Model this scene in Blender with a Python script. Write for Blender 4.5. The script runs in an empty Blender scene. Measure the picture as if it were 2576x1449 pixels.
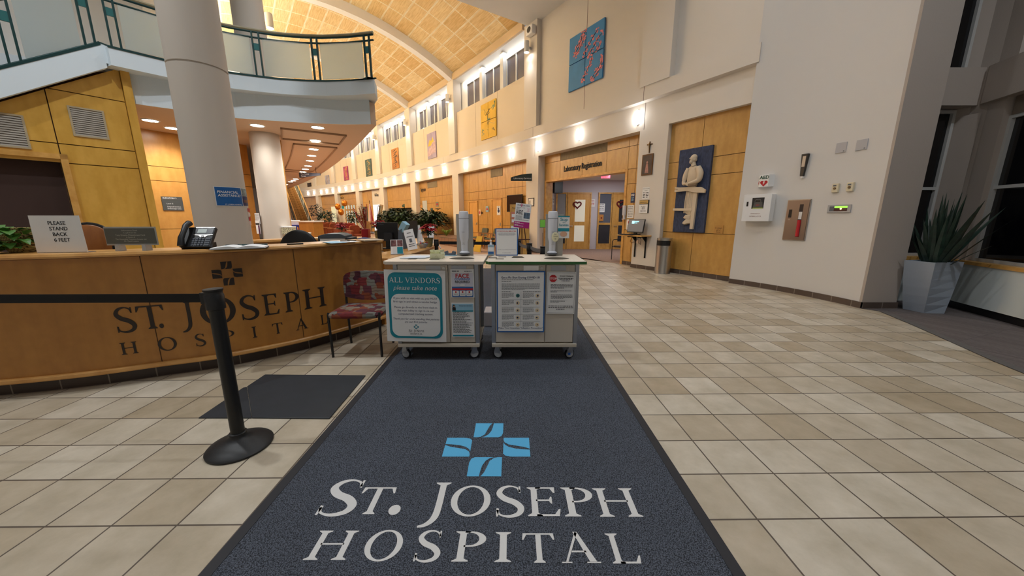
import bpy, bmesh, math, random
from mathutils import Matrix, Vector
random.seed(7)
C = bpy.context.scene.collection
SC = bpy.context.scene
PI = math.pi
rad = math.radians
# ---------------------------------------------------------------- camera
FPX, PITCH, CAMZ = 876.0, rad(11.6), 1.40
cam = bpy.data.cameras.new('camera'); camo = bpy.data.objects.new('camera', cam); C.objects.link(camo)
cam.sensor_fit = 'HORIZONTAL'; cam.sensor_width = 36.0; cam.lens = 36.0 * FPX / 2576
cam.clip_start = 0.05; cam.clip_end = 300
camo.location = (0, 0, CAMZ); camo.rotation_euler = (PI / 2 - PITCH, 0, 0)
SC.camera = camo
# ---------------------------------------------------------------- world, exposure
w = bpy.data.worlds.new('world'); SC.world = w; w.use_nodes = True
bg = w.node_tree.nodes['Background']; bg.inputs[0].default_value = (0.55, 0.60, 0.70, 1); bg.inputs[1].default_value = 0.16
vs = SC.view_settings
vs.view_transform = 'Standard'; vs.look = 'None'; vs.gamma = 1.0; vs.use_curve_mapping = False
vs.exposure = 1.5
try:
    SC.cycles.max_bounces = 8; SC.cycles.diffuse_bounces = 4; SC.cycles.glossy_bounces = 3
    SC.cycles.transparent_max_bounces = 12; SC.cycles.sample_clamp_indirect = 6.0; SC.cycles.caustics_reflective = False
    SC.cycles.caustics_refractive = False
except Exception:
    pass
# light budget of the hall's lamps and the added entry fill (watts), tuned here
L_ENTRY_FILL, L_VAULT, L_SCONCE, L_COVE, L_DOWN, L_PILASTER, L_ROOM = 112.0, 215.0, 0.85, 9.0, 20.0, 12.0, 15.0
WARM, NEUT, COOL = (1.0, 0.96, 0.90), (0.93, 0.97, 1.0), (0.93, 0.97, 1.0)

def lamp(name, kind, loc, energy, col=NEUT, size=0.1, rot=(0, 0, 0), parent=None, spot=None, size_y=None, blend=0.6):
    d = bpy.data.lights.new(name, kind); d.energy = energy; d.color = col
    if kind == 'AREA':
        d.size = size
        if size_y: d.shape = 'RECTANGLE'; d.size_y = size_y
        else: d.shape = 'DISK'
    else:
        d.shadow_soft_size = size
    if kind == 'SPOT':
        d.spot_size = spot or rad(120); d.spot_blend = blend
    o = bpy.data.objects.new(name, d); C.objects.link(o); o.location = loc; o.rotation_euler = rot
    if parent: o.parent = parent
    return o
# ---------------------------------------------------------------- geometry of the hall
CX, CY, R = -100.7, -52.6, 121.3                    # centre and radius of the long curved wall
cp, sp = math.cos(PITCH), math.sin(PITCH)
def ray(px, py):
    u, v = px - 1288, py - 724.5
    return (u, FPX * cp - v * sp, -(FPX * sp + v * cp))
def on_z(px, py, z=0.0):
    r = ray(px, py); t = (z - CAMZ) / r[2]; return Vector((r[0] * t, r[1] * t, z))
def on_y(px, py, y):
    r = ray(px, py); t = y / r[1]; return Vector((r[0] * t, y, CAMZ + r[2] * t))
def on_line(px, py, a, b):
    r = ray(px, py); dx, dy = b[0] - a[0], b[1] - a[1]
    t = (a[0] * dy - a[1] * dx) / (r[0] * dy - r[1] * dx)
    return Vector((r[0] * t, r[1] * t, CAMZ + r[2] * t))
def on_circle(px, py, cx, cy, rr):
    r = ray(px, py); a = r[0] ** 2 + r[1] ** 2; b = -2 * (r[0] * cx + r[1] * cy); c = cx * cx + cy * cy - rr * rr
    t = (-b + math.sqrt(max(b * b - 4 * a * c, 0))) / (2 * a)
    return Vector((r[0] * t, r[1] * t, CAMZ + r[2] * t))
def on_wall(px, py, dr=0.0):                         # -> (phi in degrees, z)
    p = on_circle(px, py, CX, CY, R + dr)
    return math.degrees(math.atan2(p.y - CY, p.x - CX)), p.z
def wp(phi, dr=0.0, z=0.0):
    a = rad(phi); return Vector((CX + (R + dr) * math.cos(a), CY + (R + dr) * math.sin(a), z))
def wrot(phi): return rad(phi - 90)
DEG = 180 / PI / R                                   # degrees of phi per metre of wall
# ---------------------------------------------------------------- materials
def lin(c):
    return tuple(((x / 255) / 12.92 if x / 255 <= 0.04045 else ((x / 255 + 0.055) / 1.055) ** 2.4) for x in c) + (1,)
MATS = {}
def mat(name, col, rough=0.5, metal=0.0, vary=0.0, scale=8.0, bump=0.0, emit=0.0, alpha=1.0, trans=0.0, stretch=None, spec=0.5, coat=0.0, ecol=None):
    if name in MATS: return MATS[name]
    m = bpy.data.materials.new(name); m.use_nodes = True; nt = m.node_tree; b = nt.nodes['Principled BSDF']
    c = lin(col); b.inputs['Base Color'].default_value = c; b.inputs['Roughness'].default_value = rough; b.inputs['Metallic'].default_value = metal
    b.inputs['Specular IOR Level'].default_value = spec; b.inputs['Coat Weight'].default_value = coat
    if emit: b.inputs['Emission Color'].default_value = lin(ecol) if ecol else c; b.inputs['Emission Strength'].default_value = emit
    if alpha < 1: b.inputs['Alpha'].default_value = alpha
    if trans: b.inputs['Transmission Weight'].default_value = trans
    if vary or bump:
        tc = nt.nodes.new('ShaderNodeTexCoord'); mp = nt.nodes.new('ShaderNodeMapping'); nz = nt.nodes.new('ShaderNodeTexNoise')
        nt.links.new(tc.outputs['Object'], mp.inputs[0]); nt.links.new(mp.outputs[0], nz.inputs['Vector'])
        if stretch: mp.inputs['Scale'].default_value = stretch
        nz.inputs['Scale'].default_value = scale; nz.inputs['Detail'].default_value = 5
        if vary:
            rp = nt.nodes.new('ShaderNodeValToRGB'); nt.links.new(nz.outputs['Fac'], rp.inputs[0])
            rp.color_ramp.elements[0].position = 0.3; rp.color_ramp.elements[1].position = 0.7
            rp.color_ramp.elements[0].color = tuple(x * (1 - vary) for x in c[:3]) + (1,)
            rp.color_ramp.elements[1].color = tuple(min(1, x * (1 + vary)) for x in c[:3]) + (1,)
            nt.links.new(rp.outputs[0], b.inputs['Base Color'])
        if bump:
            bp = nt.nodes.new('ShaderNodeBump'); bp.inputs['Strength'].default_value = bump; bp.inputs['Distance'].default_value = 0.01
            nt.links.new(nz.outputs['Fac'], bp.inputs['Height']); nt.links.new(bp.outputs[0], b.inputs['Normal'])
    MATS[name] = m
    return m
def nodes_of(name, rough=0.6):
    m = bpy.data.materials.new(name); m.use_nodes = True; MATS[name] = m
    nt = m.node_tree; b = nt.nodes['Principled BSDF']; b.inputs['Roughness'].default_value = rough
    return m, nt, b
def brick_mat(name, c1, c2, mortar, bw, bh, loc=(0, 0, 0), rot=0.0, msize=0.012, rough=0.5, coord='Object', offset=0.0, fine=0.12, bump=0.15, nscale=5.0, vert=False):
    m, nt, b = nodes_of(name, rough); N = nt.nodes.new; K = nt.links.new
    tc = N('ShaderNodeTexCoord'); mp = N('ShaderNodeMapping'); mp.vector_type = 'TEXTURE'; br = N('ShaderNodeTexBrick'); nz = N('ShaderNodeTexNoise')
    mp.inputs['Location'].default_value = loc; mp.inputs['Rotation'].default_value = (rad(90) if vert else 0, 0, rot)
    K(tc.outputs[coord], mp.inputs[0]); K(mp.outputs[0], br.inputs['Vector'])
    br.offset = offset; br.squash = 1.0; br.inputs['Scale'].default_value = 1.0
    br.inputs['Brick Width'].default_value = bw; br.inputs['Row Height'].default_value = bh; br.inputs['Mortar Size'].default_value = msize
    br.inputs['Mortar Smooth'].default_value = 0.1
    br.inputs['Color1'].default_value = lin(c1); br.inputs['Color2'].default_value = lin(c2); br.inputs['Mortar'].default_value = lin(mortar)
    K(tc.outputs[coord], nz.inputs['Vector']); nz.inputs['Scale'].default_value = nscale; nz.inputs['Detail'].default_value = 6; nz.inputs['Roughness'].default_value = 0.65
    rp = N('ShaderNodeValToRGB'); rp.color_ramp.elements[0].position = 0.3; rp.color_ramp.elements[1].position = 0.72
    rp.color_ramp.elements[0].color = (1 - fine, 1 - fine * 1.1, 1 - fine * 1.4, 1); rp.color_ramp.elements[1].color = (1 + fine * .5, 1 + fine * .5, 1 + fine * .5, 1)
    K(nz.outputs['Fac'], rp.inputs[0])
    mx = N('ShaderNodeMix'); mx.data_type = 'RGBA'; mx.blend_type = 'MULTIPLY'; mx.inputs[0].default_value = 1.0
    K(br.outputs['Color'], mx.inputs[6]); K(rp.outputs[0], mx.inputs[7]); K(mx.outputs[2], b.inputs['Base Color'])
    if bump:
        bp = N('ShaderNodeBump'); bp.inputs['Strength'].default_value = bump; bp.inputs['Distance'].default_value = 0.004; bp.invert = True
        K(br.outputs['Fac'], bp.inputs['Height']); K(bp.outputs[0], b.inputs['Normal'])
    return m
def wood_mat(name, dark, light, rough=0.35, scale=2.2, stretch=(6, 6, 0.8), coat=0.25, fleck=0.5):
    m, nt, b = nodes_of(name, rough); N = nt.nodes.new; K = nt.links.new
    tc = N('ShaderNodeTexCoord'); mp = N('ShaderNodeMapping'); mp.inputs['Scale'].default_value = stretch
    n1 = N('ShaderNodeTexNoise'); n2 = N('ShaderNodeTexNoise')
    K(tc.outputs['Object'], mp.inputs[0]); K(mp.outputs[0], n1.inputs['Vector']); K(tc.outputs['Object'], n2.inputs['Vector'])
    n1.inputs['Scale'].default_value = scale; n1.inputs['Detail'].default_value = 6; n2.inputs['Scale'].default_value = 14.0; n2.inputs['Detail'].default_value = 3
    ad = N('ShaderNodeMath'); ad.operation = 'MULTIPLY_ADD'; ad.inputs[1].default_value = fleck * .5; K(n2.outputs['Fac'], ad.inputs[0])
    ml = N('ShaderNodeMath'); ml.operation = 'MULTIPLY'; ml.inputs[1].default_value = 1 - fleck * .5; K(n1.outputs['Fac'], ml.inputs[0]); K(ml.outputs[0], ad.inputs[2])
    rp = N('ShaderNodeValToRGB'); K(ad.outputs[0], rp.inputs[0])
    rp.color_ramp.elements[0].position = 0.34; rp.color_ramp.elements[1].position = 0.66
    rp.color_ramp.elements[0].color = lin(dark); rp.color_ramp.elements[1].color = lin(light)
    K(rp.outputs[0], b.inputs['Base Color']); b.inputs['Coat Weight'].default_value = coat; b.inputs['Coat Roughness'].default_value = 0.25
    return m
# ---------------------------------------------------------------- mesh builder
class MB:
    def __init__(s): s.v = []; s.f = []; s.mi = []; s.uv = []; s.cur = 0; s.M = None
    def add(s, vs_, fs, uv=None):
        b = len(s.v)
        for p in vs_:
            p = Vector(p)
            s.v.append(tuple(s.M @ p) if s.M else tuple(p))
        for i, f in enumerate(fs):
            s.f.append(tuple(b + k for k in f)); s.mi.append(s.cur); s.uv.append(uv[i] if uv else None)
        return s
    def box(s, x0, x1, y0, y1, z0, z1):
        return s.add([(x0, y0, z0), (x1, y0, z0), (x1, y1, z0), (x0, y1, z0), (x0, y0, z1), (x1, y0, z1), (x1, y1, z1), (x0, y1, z1)],
                     [(0, 3, 2, 1), (4, 5, 6, 7), (0, 1, 5, 4), (1, 2, 6, 5), (2, 3, 7, 6), (3, 0, 4, 7)])
    def cyl(s, p0, p1, r0, r1=None, n=16, caps=True):
        p0, p1 = Vector(p0), Vector(p1); r1 = r0 if r1 is None else r1
        d = (p1 - p0).normalized(); a = d.orthogonal().normalized(); b = d.cross(a)
        vs_ = []
        for p, r in ((p0, r0), (p1, r1)):
            for k in range(n):
                t = 2 * PI * k / n; vs_.append(p + a * (r * math.cos(t)) + b * (r * math.sin(t)))
        fs = [(k, (k + 1) % n, n + (k + 1) % n, n + k) for k in range(n)]
        if caps: fs += [tuple(range(n - 1, -1, -1)), tuple(range(n, 2 * n))]
        return s.add(vs_, fs)
    def tube(s, pts, r, n=8, caps=True):
        pts = [Vector(p) for p in pts]; rs = r if isinstance(r, (list, tuple)) else [r] * len(pts)
        vs_ = []; prev = None
        for i, p in enumerate(pts):
            d = (pts[min(i + 1, len(pts) - 1)] - pts[max(i - 1, 0)]).normalized()
            a = (prev - d * prev.dot(d)) if prev else d.orthogonal()
            if a.length < 1e-5: a = d.orthogonal()
            a.normalize(); prev = a; b = d.cross(a)
            for k in range(n):
                t = 2 * PI * k / n; vs_.append(p + (a * math.cos(t) + b * math.sin(t)) * rs[i])
        fs = []
        for i in range(len(pts) - 1):
            for k in range(n):
                fs.append((i * n + k, i * n + (k + 1) % n, (i + 1) * n + (k + 1) % n, (i + 1) * n + k))
        if caps: fs += [tuple(range(n - 1, -1, -1)), tuple(range((len(pts) - 1) * n, len(pts) * n))]
        return s.add(vs_, fs)
    def lathe(s, prof, c=(0, 0, 0), n=24, caps=True):
        c = Vector(c); vs_ = []
        for r, z in prof:
            for k in range(n):
                t = 2 * PI * k / n; vs_.append(c + Vector((r * math.cos(t), r * math.sin(t), z)))
        fs = []
        for i in range(len(prof) - 1):
            for k in range(n): fs.append((i * n + k, i * n + (k + 1) % n, (i + 1) * n + (k + 1) % n, (i + 1) * n + k))
        if caps: fs += [tuple(range(n - 1, -1, -1)), tuple(range((len(prof) - 1) * n, len(prof) * n))]
        return s.add(vs_, fs)
    def prism(s, poly, z0, z1, M=None):
        n = len(poly); vs_ = [Vector((p[0], p[1], z0)) for p in poly] + [Vector((p[0], p[1], z1)) for p in poly]
        if M: vs_ = [M @ p for p in vs_]
        return s.add(vs_, [tuple(range(n - 1, -1, -1)), tuple(range(n, 2 * n))] + [(k, (k + 1) % n, n + (k + 1) % n, n + k) for k in range(n)])
    def ell(s, c, r, n=12, m=8):
        c = Vector(c); vs_ = []
        if not isinstance(r, (tuple, list)): r = (r, r, r)
        for i in range(m + 1):
            t = PI * i / m
            for k in range(n):
                a = 2 * PI * k / n; vs_.append(c + Vector((r[0] * math.sin(t) * math.cos(a), r[1] * math.sin(t) * math.sin(a), -r[2] * math.cos(t))))
        return s.add(vs_, [(i * n + k, i * n + (k + 1) % n, (i + 1) * n + (k + 1) % n, (i + 1) * n + k) for i in range(m) for k in range(n)])
    def quad(s, a, b, c, d): return s.add([a, b, c, d], [(0, 1, 2, 3)])
    def leaf(s, p, d, L, W, bend=0.3, up=Vector((0, 0, 1)), seg=3, shape=(0.35, 1.0, 0.75, 0.0)):
        p = Vector(p); d = Vector(d).normalized(); sd = d.cross(up)
        if sd.length < 1e-4: sd = Vector((1, 0, 0))
        sd.normalize(); nn = sd.cross(d); vs_ = []
        for i in range(seg + 1):
            t = i / seg; q = p + d * (L * t) - Vector((0, 0, 1)) * (bend * L * t * t); ww = W * 0.5 * shape[min(i, len(shape) - 1)]
            vs_ += [q - sd * ww + nn * ww * .25, q, q + sd * ww + nn * ww * .25]
        fs = []
        for i in range(seg):
            a = i * 3; fs += [(a, a + 1, a + 4, a + 3), (a + 1, a + 2, a + 5, a + 4)]
        return s.add(vs_, fs)
    def sweep(s, prof, phis, closed=False):
        # prof: list of (dr, z) on the curved wall, carried along phi; uv in metres
        n = len(prof); vs_ = [wp(ph, dr, z) for ph in phis for dr, z in prof]; fs = []; uv = []
        ln = [0.0]
        for i in range(1, n): ln.append(ln[-1] + math.hypot(prof[i][0] - prof[i - 1][0], prof[i][1] - prof[i - 1][1]))
        m = n if closed else n - 1
        for i in range(len(phis) - 1):
            for k in range(m):
                k2 = (k + 1) % n
                fs.append((i * n + k, i * n + k2, (i + 1) * n + k2, (i + 1) * n + k))
                u0, u1 = rad(phis[i]) * R, rad(phis[i + 1]) * R; v1 = ln[k2] if k2 else ln[-1]
                uv.append(((u0, ln[k]), (u0, v1), (u1, v1), (u1, ln[k])))
        if closed:
            fs += [tuple(range(n)), tuple(range((len(phis) - 1) * n + n - 1, (len(phis) - 1) * n - 1, -1))]; uv += [None, None]
        return s.add(vs_, fs, uv)
    def path(s, pts, prof, closed=False):
        # prof (offset to the viewer's side, z) along a plan path; offset positive = outward (to the path's right-hand side)
        n = len(prof); P = [Vector((p[0], p[1], 0)) for p in pts]; vs_ = []
        for i, p in enumerate(P):
            d = (P[min(i + 1, len(P) - 1)] - P[max(i - 1, 0)]).normalized(); nn = Vector((d.y, -d.x, 0))
            for o, z in prof: vs_.append(p + nn * o + Vector((0, 0, z)))
        m = n if closed else n - 1
        fs = [(i * n + k, (i + 1) * n + k, (i + 1) * n + (k + 1) % n, i * n + (k + 1) % n) for i in range(len(P) - 1) for k in range(m)]
        if closed: fs += [tuple(range(n)), tuple(range((len(P) - 1) * n + n - 1, (len(P) - 1) * n - 1, -1))]
        return s.add(vs_, fs)
    def build(s, name, mats, parent=None, smooth=False, bevel=0.0, loc=None, rotz=None, recalc=True, zmin=None):
        if zmin is not None: s.v = [(x, y, max(z, zmin)) for x, y, z in s.v]
        me = bpy.data.meshes.new(name); me.from_pydata(s.v, [], s.f)
        for m in (mats if isinstance(mats, (list, tuple)) else [mats]): me.materials.append(m)
        for p, i in zip(me.polygons, s.mi): p.material_index = i
        if any(u for u in s.uv):
            ul = me.uv_layers.new(name='UVMap')
            for p, u in zip(me.polygons, s.uv):
                if u:
                    for k, li in enumerate(p.loop_indices): ul.data[li].uv = u[k]
        if recalc:
            bm = bmesh.new(); bm.from_mesh(me); bmesh.ops.recalc_face_normals(bm, faces=bm.faces); bm.to_mesh(me); bm.free()
        if smooth: me.shade_smooth() if hasattr(me, 'shade_smooth') else None
        me.update()
        o = bpy.data.objects.new(name, me); C.objects.link(o)
        if parent: o.parent = parent
        if loc is not None: o.location = loc
        if rotz is not None: o.rotation_euler = (0, 0, rotz)
        if bevel:
            b = o.modifiers.new('bevel', 'BEVEL'); b.width = bevel; b.segments = 2; b.limit_method = 'ANGLE'; b.angle_limit = rad(40)
        if smooth:
            try: me.set_sharp_from_angle(angle=rad(40))
            except Exception: pass
        return o
def tag(o, label, cat, group=None):
    o['label'] = label; o['category'] = cat
    if group: o['group'] = group
    return o
def thing(name, label, cat, loc=(0, 0, 0), rotz=0.0, group=None):
    o = bpy.data.objects.new(name, None); C.objects.link(o); o.location = loc; o.rotation_euler = (0, 0, rotz); o.empty_display_size = 0.1
    return tag(o, label, cat, group)
def struct(o): o['kind'] = 'structure'; return o
def stuff(o): o['kind'] = 'stuff'; return o
def dup(root, loc, rotz, label=None, group=None, sc=None):
    def cp_(o, par):
        c = o.copy(); C.objects.link(c)
        if par: c.parent = par
        for ch in list(o.children): cp_(ch, c)
        return c
    r = cp_(root, None); r.location = loc; r.rotation_euler = (0, 0, rotz)
    if sc: r.scale = sc
    if label: r['label'] = label
    if group: r['group'] = group
    return r
# ---------------------------------------------------------------- lettering
def _font_mesh(s, size, align='CENTER', shear=0.0, bold=0.0, space=1.0):
    cu = bpy.data.curves.new('t', 'FONT'); cu.body = s; cu.size = size; cu.align_x = align; cu.shear = shear; cu.offset = bold * size; cu.space_character = space
    cu.resolution_u = 2
    o = bpy.data.objects.new('t', cu); C.objects.link(o); me = bpy.data.meshes.new_from_object(o)
    vs_ = [tuple(v.co) for v in me.vertices]; fs = [tuple(p.vertices) for p in me.polygons]
    bpy.data.objects.remove(o); bpy.data.curves.remove(cu); bpy.data.meshes.remove(me)
    return vs_, fs
def letters(lines, material, parent=None, y=0.0, name='lettering', flat=False, M=None, thick=0.0):
    # lines: (string, x, z, cap size, align, shear, bold); upright facing -Y in the parent's frame (flat: lying on the floor)
    if len(lines) > 1 and not M:
        return [letters([ln], material, parent, y, name, flat, M, thick) for ln in lines][0]
    mb = MB()
    for ln in lines:
        s, x, z, size = ln[:4]; al = ln[4] if len(ln) > 4 else 'CENTER'; sh = ln[5] if len(ln) > 5 else 0.0; bo = ln[6] if len(ln) > 6 else 0.0; spc = ln[7] if len(ln) > 7 else 1.0
        vs_, fs = _font_mesh(s, size, al, sh, bo, spc)
        vs2 = [((x + a, z + b, y) if flat else (x + a, y, z + b)) for a, b, _ in vs_]
        if M: vs2 = [M @ Vector(p) for p in vs2]
        mb.add(vs2, fs)
    o = mb.build(name, material, parent, recalc=False)
    if thick:
        md = o.modifiers.new('solid', 'SOLIDIFY'); md.thickness = thick; md.offset = 0
    return o
def bars(mb, x0, x1, z, h, y, jit=0.0, words=True, rnd=None):
    # one line of small print, seen as word-long dashes
    rnd = rnd or random; x = x0
    while x < x1:
        wl = min(x1 - x, h * rnd.uniform(2.0, 5.5)) if words else x1 - x0
        mb.quad((x, y, z), (x + wl, y, z), (x + wl, y, z + h), (x, y, z + h)); x += wl + h * 0.8
# serif capitals, cap height 1, origin at the lower left of the letter
def _stem(x, w, s=0.09, h=0.05, z0=0.0, z1=1.0):
    return [[(x - s, z0), (x + w + s, z0), (x + w + s, z0 + h * .6), (x + w, z0 + h * 1.9), (x + w, z1 - h * 1.9), (x + w + s, z1 - h * .6), (x + w + s, z1), (x - s, z1), (x - s, z1 - h * .6), (x, z1 - h * 1.9), (x, z0 + h * 1.9), (x - s, z0 + h * .6)]]
def _ring(cx, cy, rx, ry, ix, iy, a0=0, a1=360, n=28, icx=None):
    out = []; icx = cx if icx is None else icx
    for k in range(n):
        t0, t1 = rad(a0 + (a1 - a0) * k / n), rad(a0 + (a1 - a0) * (k + 1) / n)
        out.append([(cx + rx * math.cos(t0), cy + ry * math.sin(t0)), (cx + rx * math.cos(t1), cy + ry * math.sin(t1)), (icx + ix * math.cos(t1), cy + iy * math.sin(t1)), (icx + ix * math.cos(t0), cy + iy * math.sin(t0))])
    return out
def _r(x0, y0, x1, y1): return [[(x0, y0), (x1, y0), (x1, y1), (x0, y1)]]
def _stroke(pts, ws):
    out = []; P = [Vector(p) for p in pts]; L_ = []
    for i, p in enumerate(P):
        d = (P[min(i + 1, len(P) - 1)] - P[max(i - 1, 0)]).normalized(); n = Vector((-d.y, d.x)); L_.append((p + n * ws[i] / 2, p - n * ws[i] / 2))
    for i in range(len(P) - 1): out.append([tuple(L_[i][0]), tuple(L_[i][1]), tuple(L_[i + 1][1]), tuple(L_[i + 1][0])])
    return out
def _spl(P, n=6):
    P = [Vector(p) for p in P]; Q = [2 * P[0] - P[1]] + P + [2 * P[-1] - P[-2]]; out = []
    for i in range(1, len(Q) - 2):
        for k in range(n):
            t = k / n; a, b, c, d = Q[i - 1:i + 3]
            out.append(.5 * ((2 * b) + (c - a) * t + (2 * a - 5 * b + 4 * c - d) * t * t + (3 * b - a - 3 * c + d) * t ** 3))
    return out + [P[-1]]
def glyph(ch):
    w = 0.145
    if ch == 'I': return _stem(.09, w), .33
    if ch == 'H': return _stem(.09, w) + _stem(.72, w) + _r(.2, .5, .75, .555), .96
    if ch == 'L': return _stem(.09, w) + [[(.2, 0), (.70, 0), (.74, .25), (.70, .25), (.60, .06), (.2, .06)]], .76
    if ch == 'E': return _stem(.09, w) + [[(.2, 0), (.70, 0), (.74, .23), (.70, .23), (.60, .06), (.2, .06)], [(.2, 1), (.66, 1), (.66, .79), (.62, .79), (.55, .945), (.2, .945)], [(.2, .5), (.50, .5), (.54, .41), (.57, .41), (.57, .65), (.54, .65), (.50, .555), (.2, .555)]], .78
    if ch == 'F': return _stem(.09, w) + [[(.2, 1), (.66, 1), (.66, .79), (.62, .79), (.55, .945), (.2, .945)]] + _r(.2, .5, .52, .555), .7
    if ch == 'T': return [[(.30, 0), (.60, 0), (.60, .03), (.525, .1), (.525, .95), (.375, .95), (.375, .1), (.30, .03)], [(.02, 1), (.88, 1), (.90, .76), (.86, .76), (.78, .945), (.12, .945), (.04, .76), (0, .76)]], .92
    if ch == 'P': return _stem(.09, w) + _ring(.30, .73, .36, .27, .21, .215, -90, 90, 14) + _r(.2, .945, .30, 1) + _r(.2, .46, .30, .515), .70
    if ch == 'R': return _stem(.09, w) + _ring(.30, .74, .36, .26, .21, .205, -90, 90, 14) + _r(.2, .945, .30, 1) + _r(.2, .48, .34, .535) + [[(.33, .5), (.47, .52), (.86, .06), (.92, .04), (.92, 0), (.72, 0)]], .88
    if ch == 'D': return _stem(.09, w) + _ring(.34, .5, .54, .5, .38, .445, -90, 90, 20) + _r(.2, .945, .34, 1) + _r(.2, 0, .34, .055), .96
    if ch == 'O': return _ring(.5, .5, .5, .52, .335, .46, 0, 360, 40), 1.02
    if ch == 'A': return [[(.08, .03), (.14, .03), (.50, .98), (.44, 1.02)], [(.38, 1.02), (.50, 1.02), (.88, .03), (.70, .03)], [(.24, .33), (.66, .33), (.64, .385), (.26, .385)], [(-.02, 0), (.24, 0), (.24, .04), (-.02, .04)], [(.62, 0), (.97, 0), (.97, .04), (.62, .04)]], .96
    if ch == 'V': return [[(.86, .97), (.80, .97), (.46, .02), (.50, -.02)], [(.56, -.02), (.44, -.02), (.06, .97), (.24, .97)], [(.70, 1), (.96, 1), (.96, .96), (.70, .96)], [(-.03, 1), (.32, 1), (.32, .96), (-.03, .96)]], .94
    if ch == 'N': return _stem(.12, .06) + _stem(.80, .06) + [[(.02, 1), (.22, 1), (.86, .02), (.80, -.02), (.76, .02)]], 1.0
    if ch == 'S':
        P = _spl([(.04, .20), (.10, .06), (.30, .0), (.52, .08), (.58, .26), (.44, .44), (.20, .57), (.07, .75), (.15, .93), (.33, 1.0), (.50, .94), (.56, .80)], 5)
        n = len(P) - 1; ws = [0.05 + 0.125 * math.sin(PI * min(1, max(0, (i / n - .12) / .72))) ** 1.1 for i in range(n + 1)]
        return _stroke(P, ws) + [[(.02, .0), (.06, .0), (.08, .24), (.02, .26)], [(.58, 1.0), (.54, 1.0), (.53, .78), (.58, .76)]], .66
    if ch == 'J':
        P = _spl([(.245, .9), (.245, .2), (.20, -.08), (.06, -.24), (-.10, -.29)], 6); n = len(P) - 1
        return _stroke(P, [.15 - .10 * max(0, (i / n - .45) / .55) for i in range(n + 1)]) + [[(.06, 1), (.42, 1), (.42, .97), (.32, .9), (.17, .9), (.06, .97)]], .42
    if ch == '.': return _ring(.09, .07, .085, .085, .0, .0, 0, 360, 16), .2
    return [], .4
def serif(items):
    """items: (char, x0, x1, y0, y1) letter boxes -> polygons"""
    out = []
    for ch, x0, x1, y0, y1 in items:
        g, _ = glyph(ch); xs = [p[0] for q in g for p in q]; a, b = min(xs), max(xs); ky = 1 / .155 if ch == '.' else 1
        for q in g: out.append([(x0 + (p[0] - a) / (b - a) * (x1 - x0), y0 + (p[1] + (.015 if ch == '.' else 0)) * ky * (y1 - y0)) for p in q])
    return out
def serif_line(s, x, y, cap, small=0.8, track=0.04, center=True, sxl=1.0):
    """small-capitals line; big letters are the ones marked with ^ before them"""
    seq = []; big = False; cx = 0.0
    for ch in s:
        if ch == '^': big = True; continue
        if ch == ' ': cx += cap * .38; continue
        k = cap * (1.0 if big or small == 1 else small); big = False
        g, wd = glyph(ch); seq.append((g, cx, k)); cx += (wd + track) * k * sxl
    off = x - (cx / 2 if center else 0); out = []
    for g, c0, k in seq:
        for q in g: out.append([(off + c0 + p[0] * k * sxl, y + p[1] * k) for p in q])
    return out
def emblem(cx, cy, hx, hy):
    """the four-armed cross with a curved slot in each arm"""
    A = [[(-1, 1), (.2, 1), (.02, .8), (-.12, .5), (-.25, .2), (-.5, .04), (-.75, 0), (-1, 0)], [(1, 1), (.3, 1), (.26, .75), (.18, .45), (0, .2), (-.25, .05), (-.5, 0), (.7, 0), (.9, .08), (1, .3)]]
    out = []
    for k in range(4):
        c_, s_ = math.cos(k * PI / 2), math.sin(k * PI / 2)
        for q in A:
            P = []
            for u, v in q:
                a, b = u * .36, .38 + v * .62; P.append((cx + (a * c_ - b * s_) * hx, cy + (a * s_ + b * c_) * hy))
            out.append(P)
    return out
ORD = ['first', 'second', 'third', 'fourth', 'fifth', 'sixth', 'seventh', 'eighth', 'ninth', 'tenth', 'eleventh', 'twelfth', 'thirteenth', 'fourteenth', 'fifteenth', 'sixteenth', 'seventeenth', 'eighteenth', 'nineteenth', 'twentieth', 'twenty-first', 'twenty-second', 'twenty-third', 'twenty-fourth', 'twenty-fifth', 'twenty-sixth']
# ================================================================ materials of the place
M_tile = brick_mat('floor_tile', (206, 196, 180), (176, 160, 136), (96, 84, 74), 0.301, 0.295, loc=(1.158, 1.391, 0), rot=rad(0.7), msize=0.0045, rough=0.42, fine=0.2, bump=0.3, nscale=4.5)
M_lounge = mat('lounge_carpet', (176, 146, 124), 0.95, vary=0.10, scale=30, bump=0.2)
M_vest = brick_mat('vestibule_carpet', (104, 96, 96), (92, 84, 84), (84, 78, 78), 0.05, 0.9, rot=rad(20), msize=0.004, rough=0.95, fine=0.2, bump=0.2, nscale=30)
M_edge = mat('carpet_border', (92, 88, 86), 0.9, vary=0.1, scale=20)
M_base = brick_mat('base_tile', (92, 78, 70), (84, 70, 62), (140, 130, 122), 0.305, 4.0, msize=0.006, rough=0.4, coord='UV')
M_wood = wood_mat('maple_panel', (190, 144, 74), (208, 162, 90), stretch=(4, 4, 1.2))
M_woodL = wood_mat('maple_panel_amber', (204, 156, 62), (220, 172, 78), stretch=(4, 4, 1.2))
M_trim = wood_mat('maple_trim', (196, 142, 66), (226, 176, 98), stretch=(3, 3, 3))
M_desk = wood_mat('desk_maple', (160, 106, 40), (180, 124, 52), rough=0.4, scale=1.6, fleck=0.7)
M_desktop = wood_mat('desk_edge_maple', (196, 140, 74), (220, 168, 100), stretch=(3, 3, 3))
M_gap = mat('joint_shadow_gap', (70, 44, 20), 0.9)
M_cream = mat('cream_paint', (222, 215, 206), 0.75)
M_cream2 = mat('cream_panel', (222, 210, 192), 0.7)
M_white = mat('white_paint', (226, 226, 224), 0.7)
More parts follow.
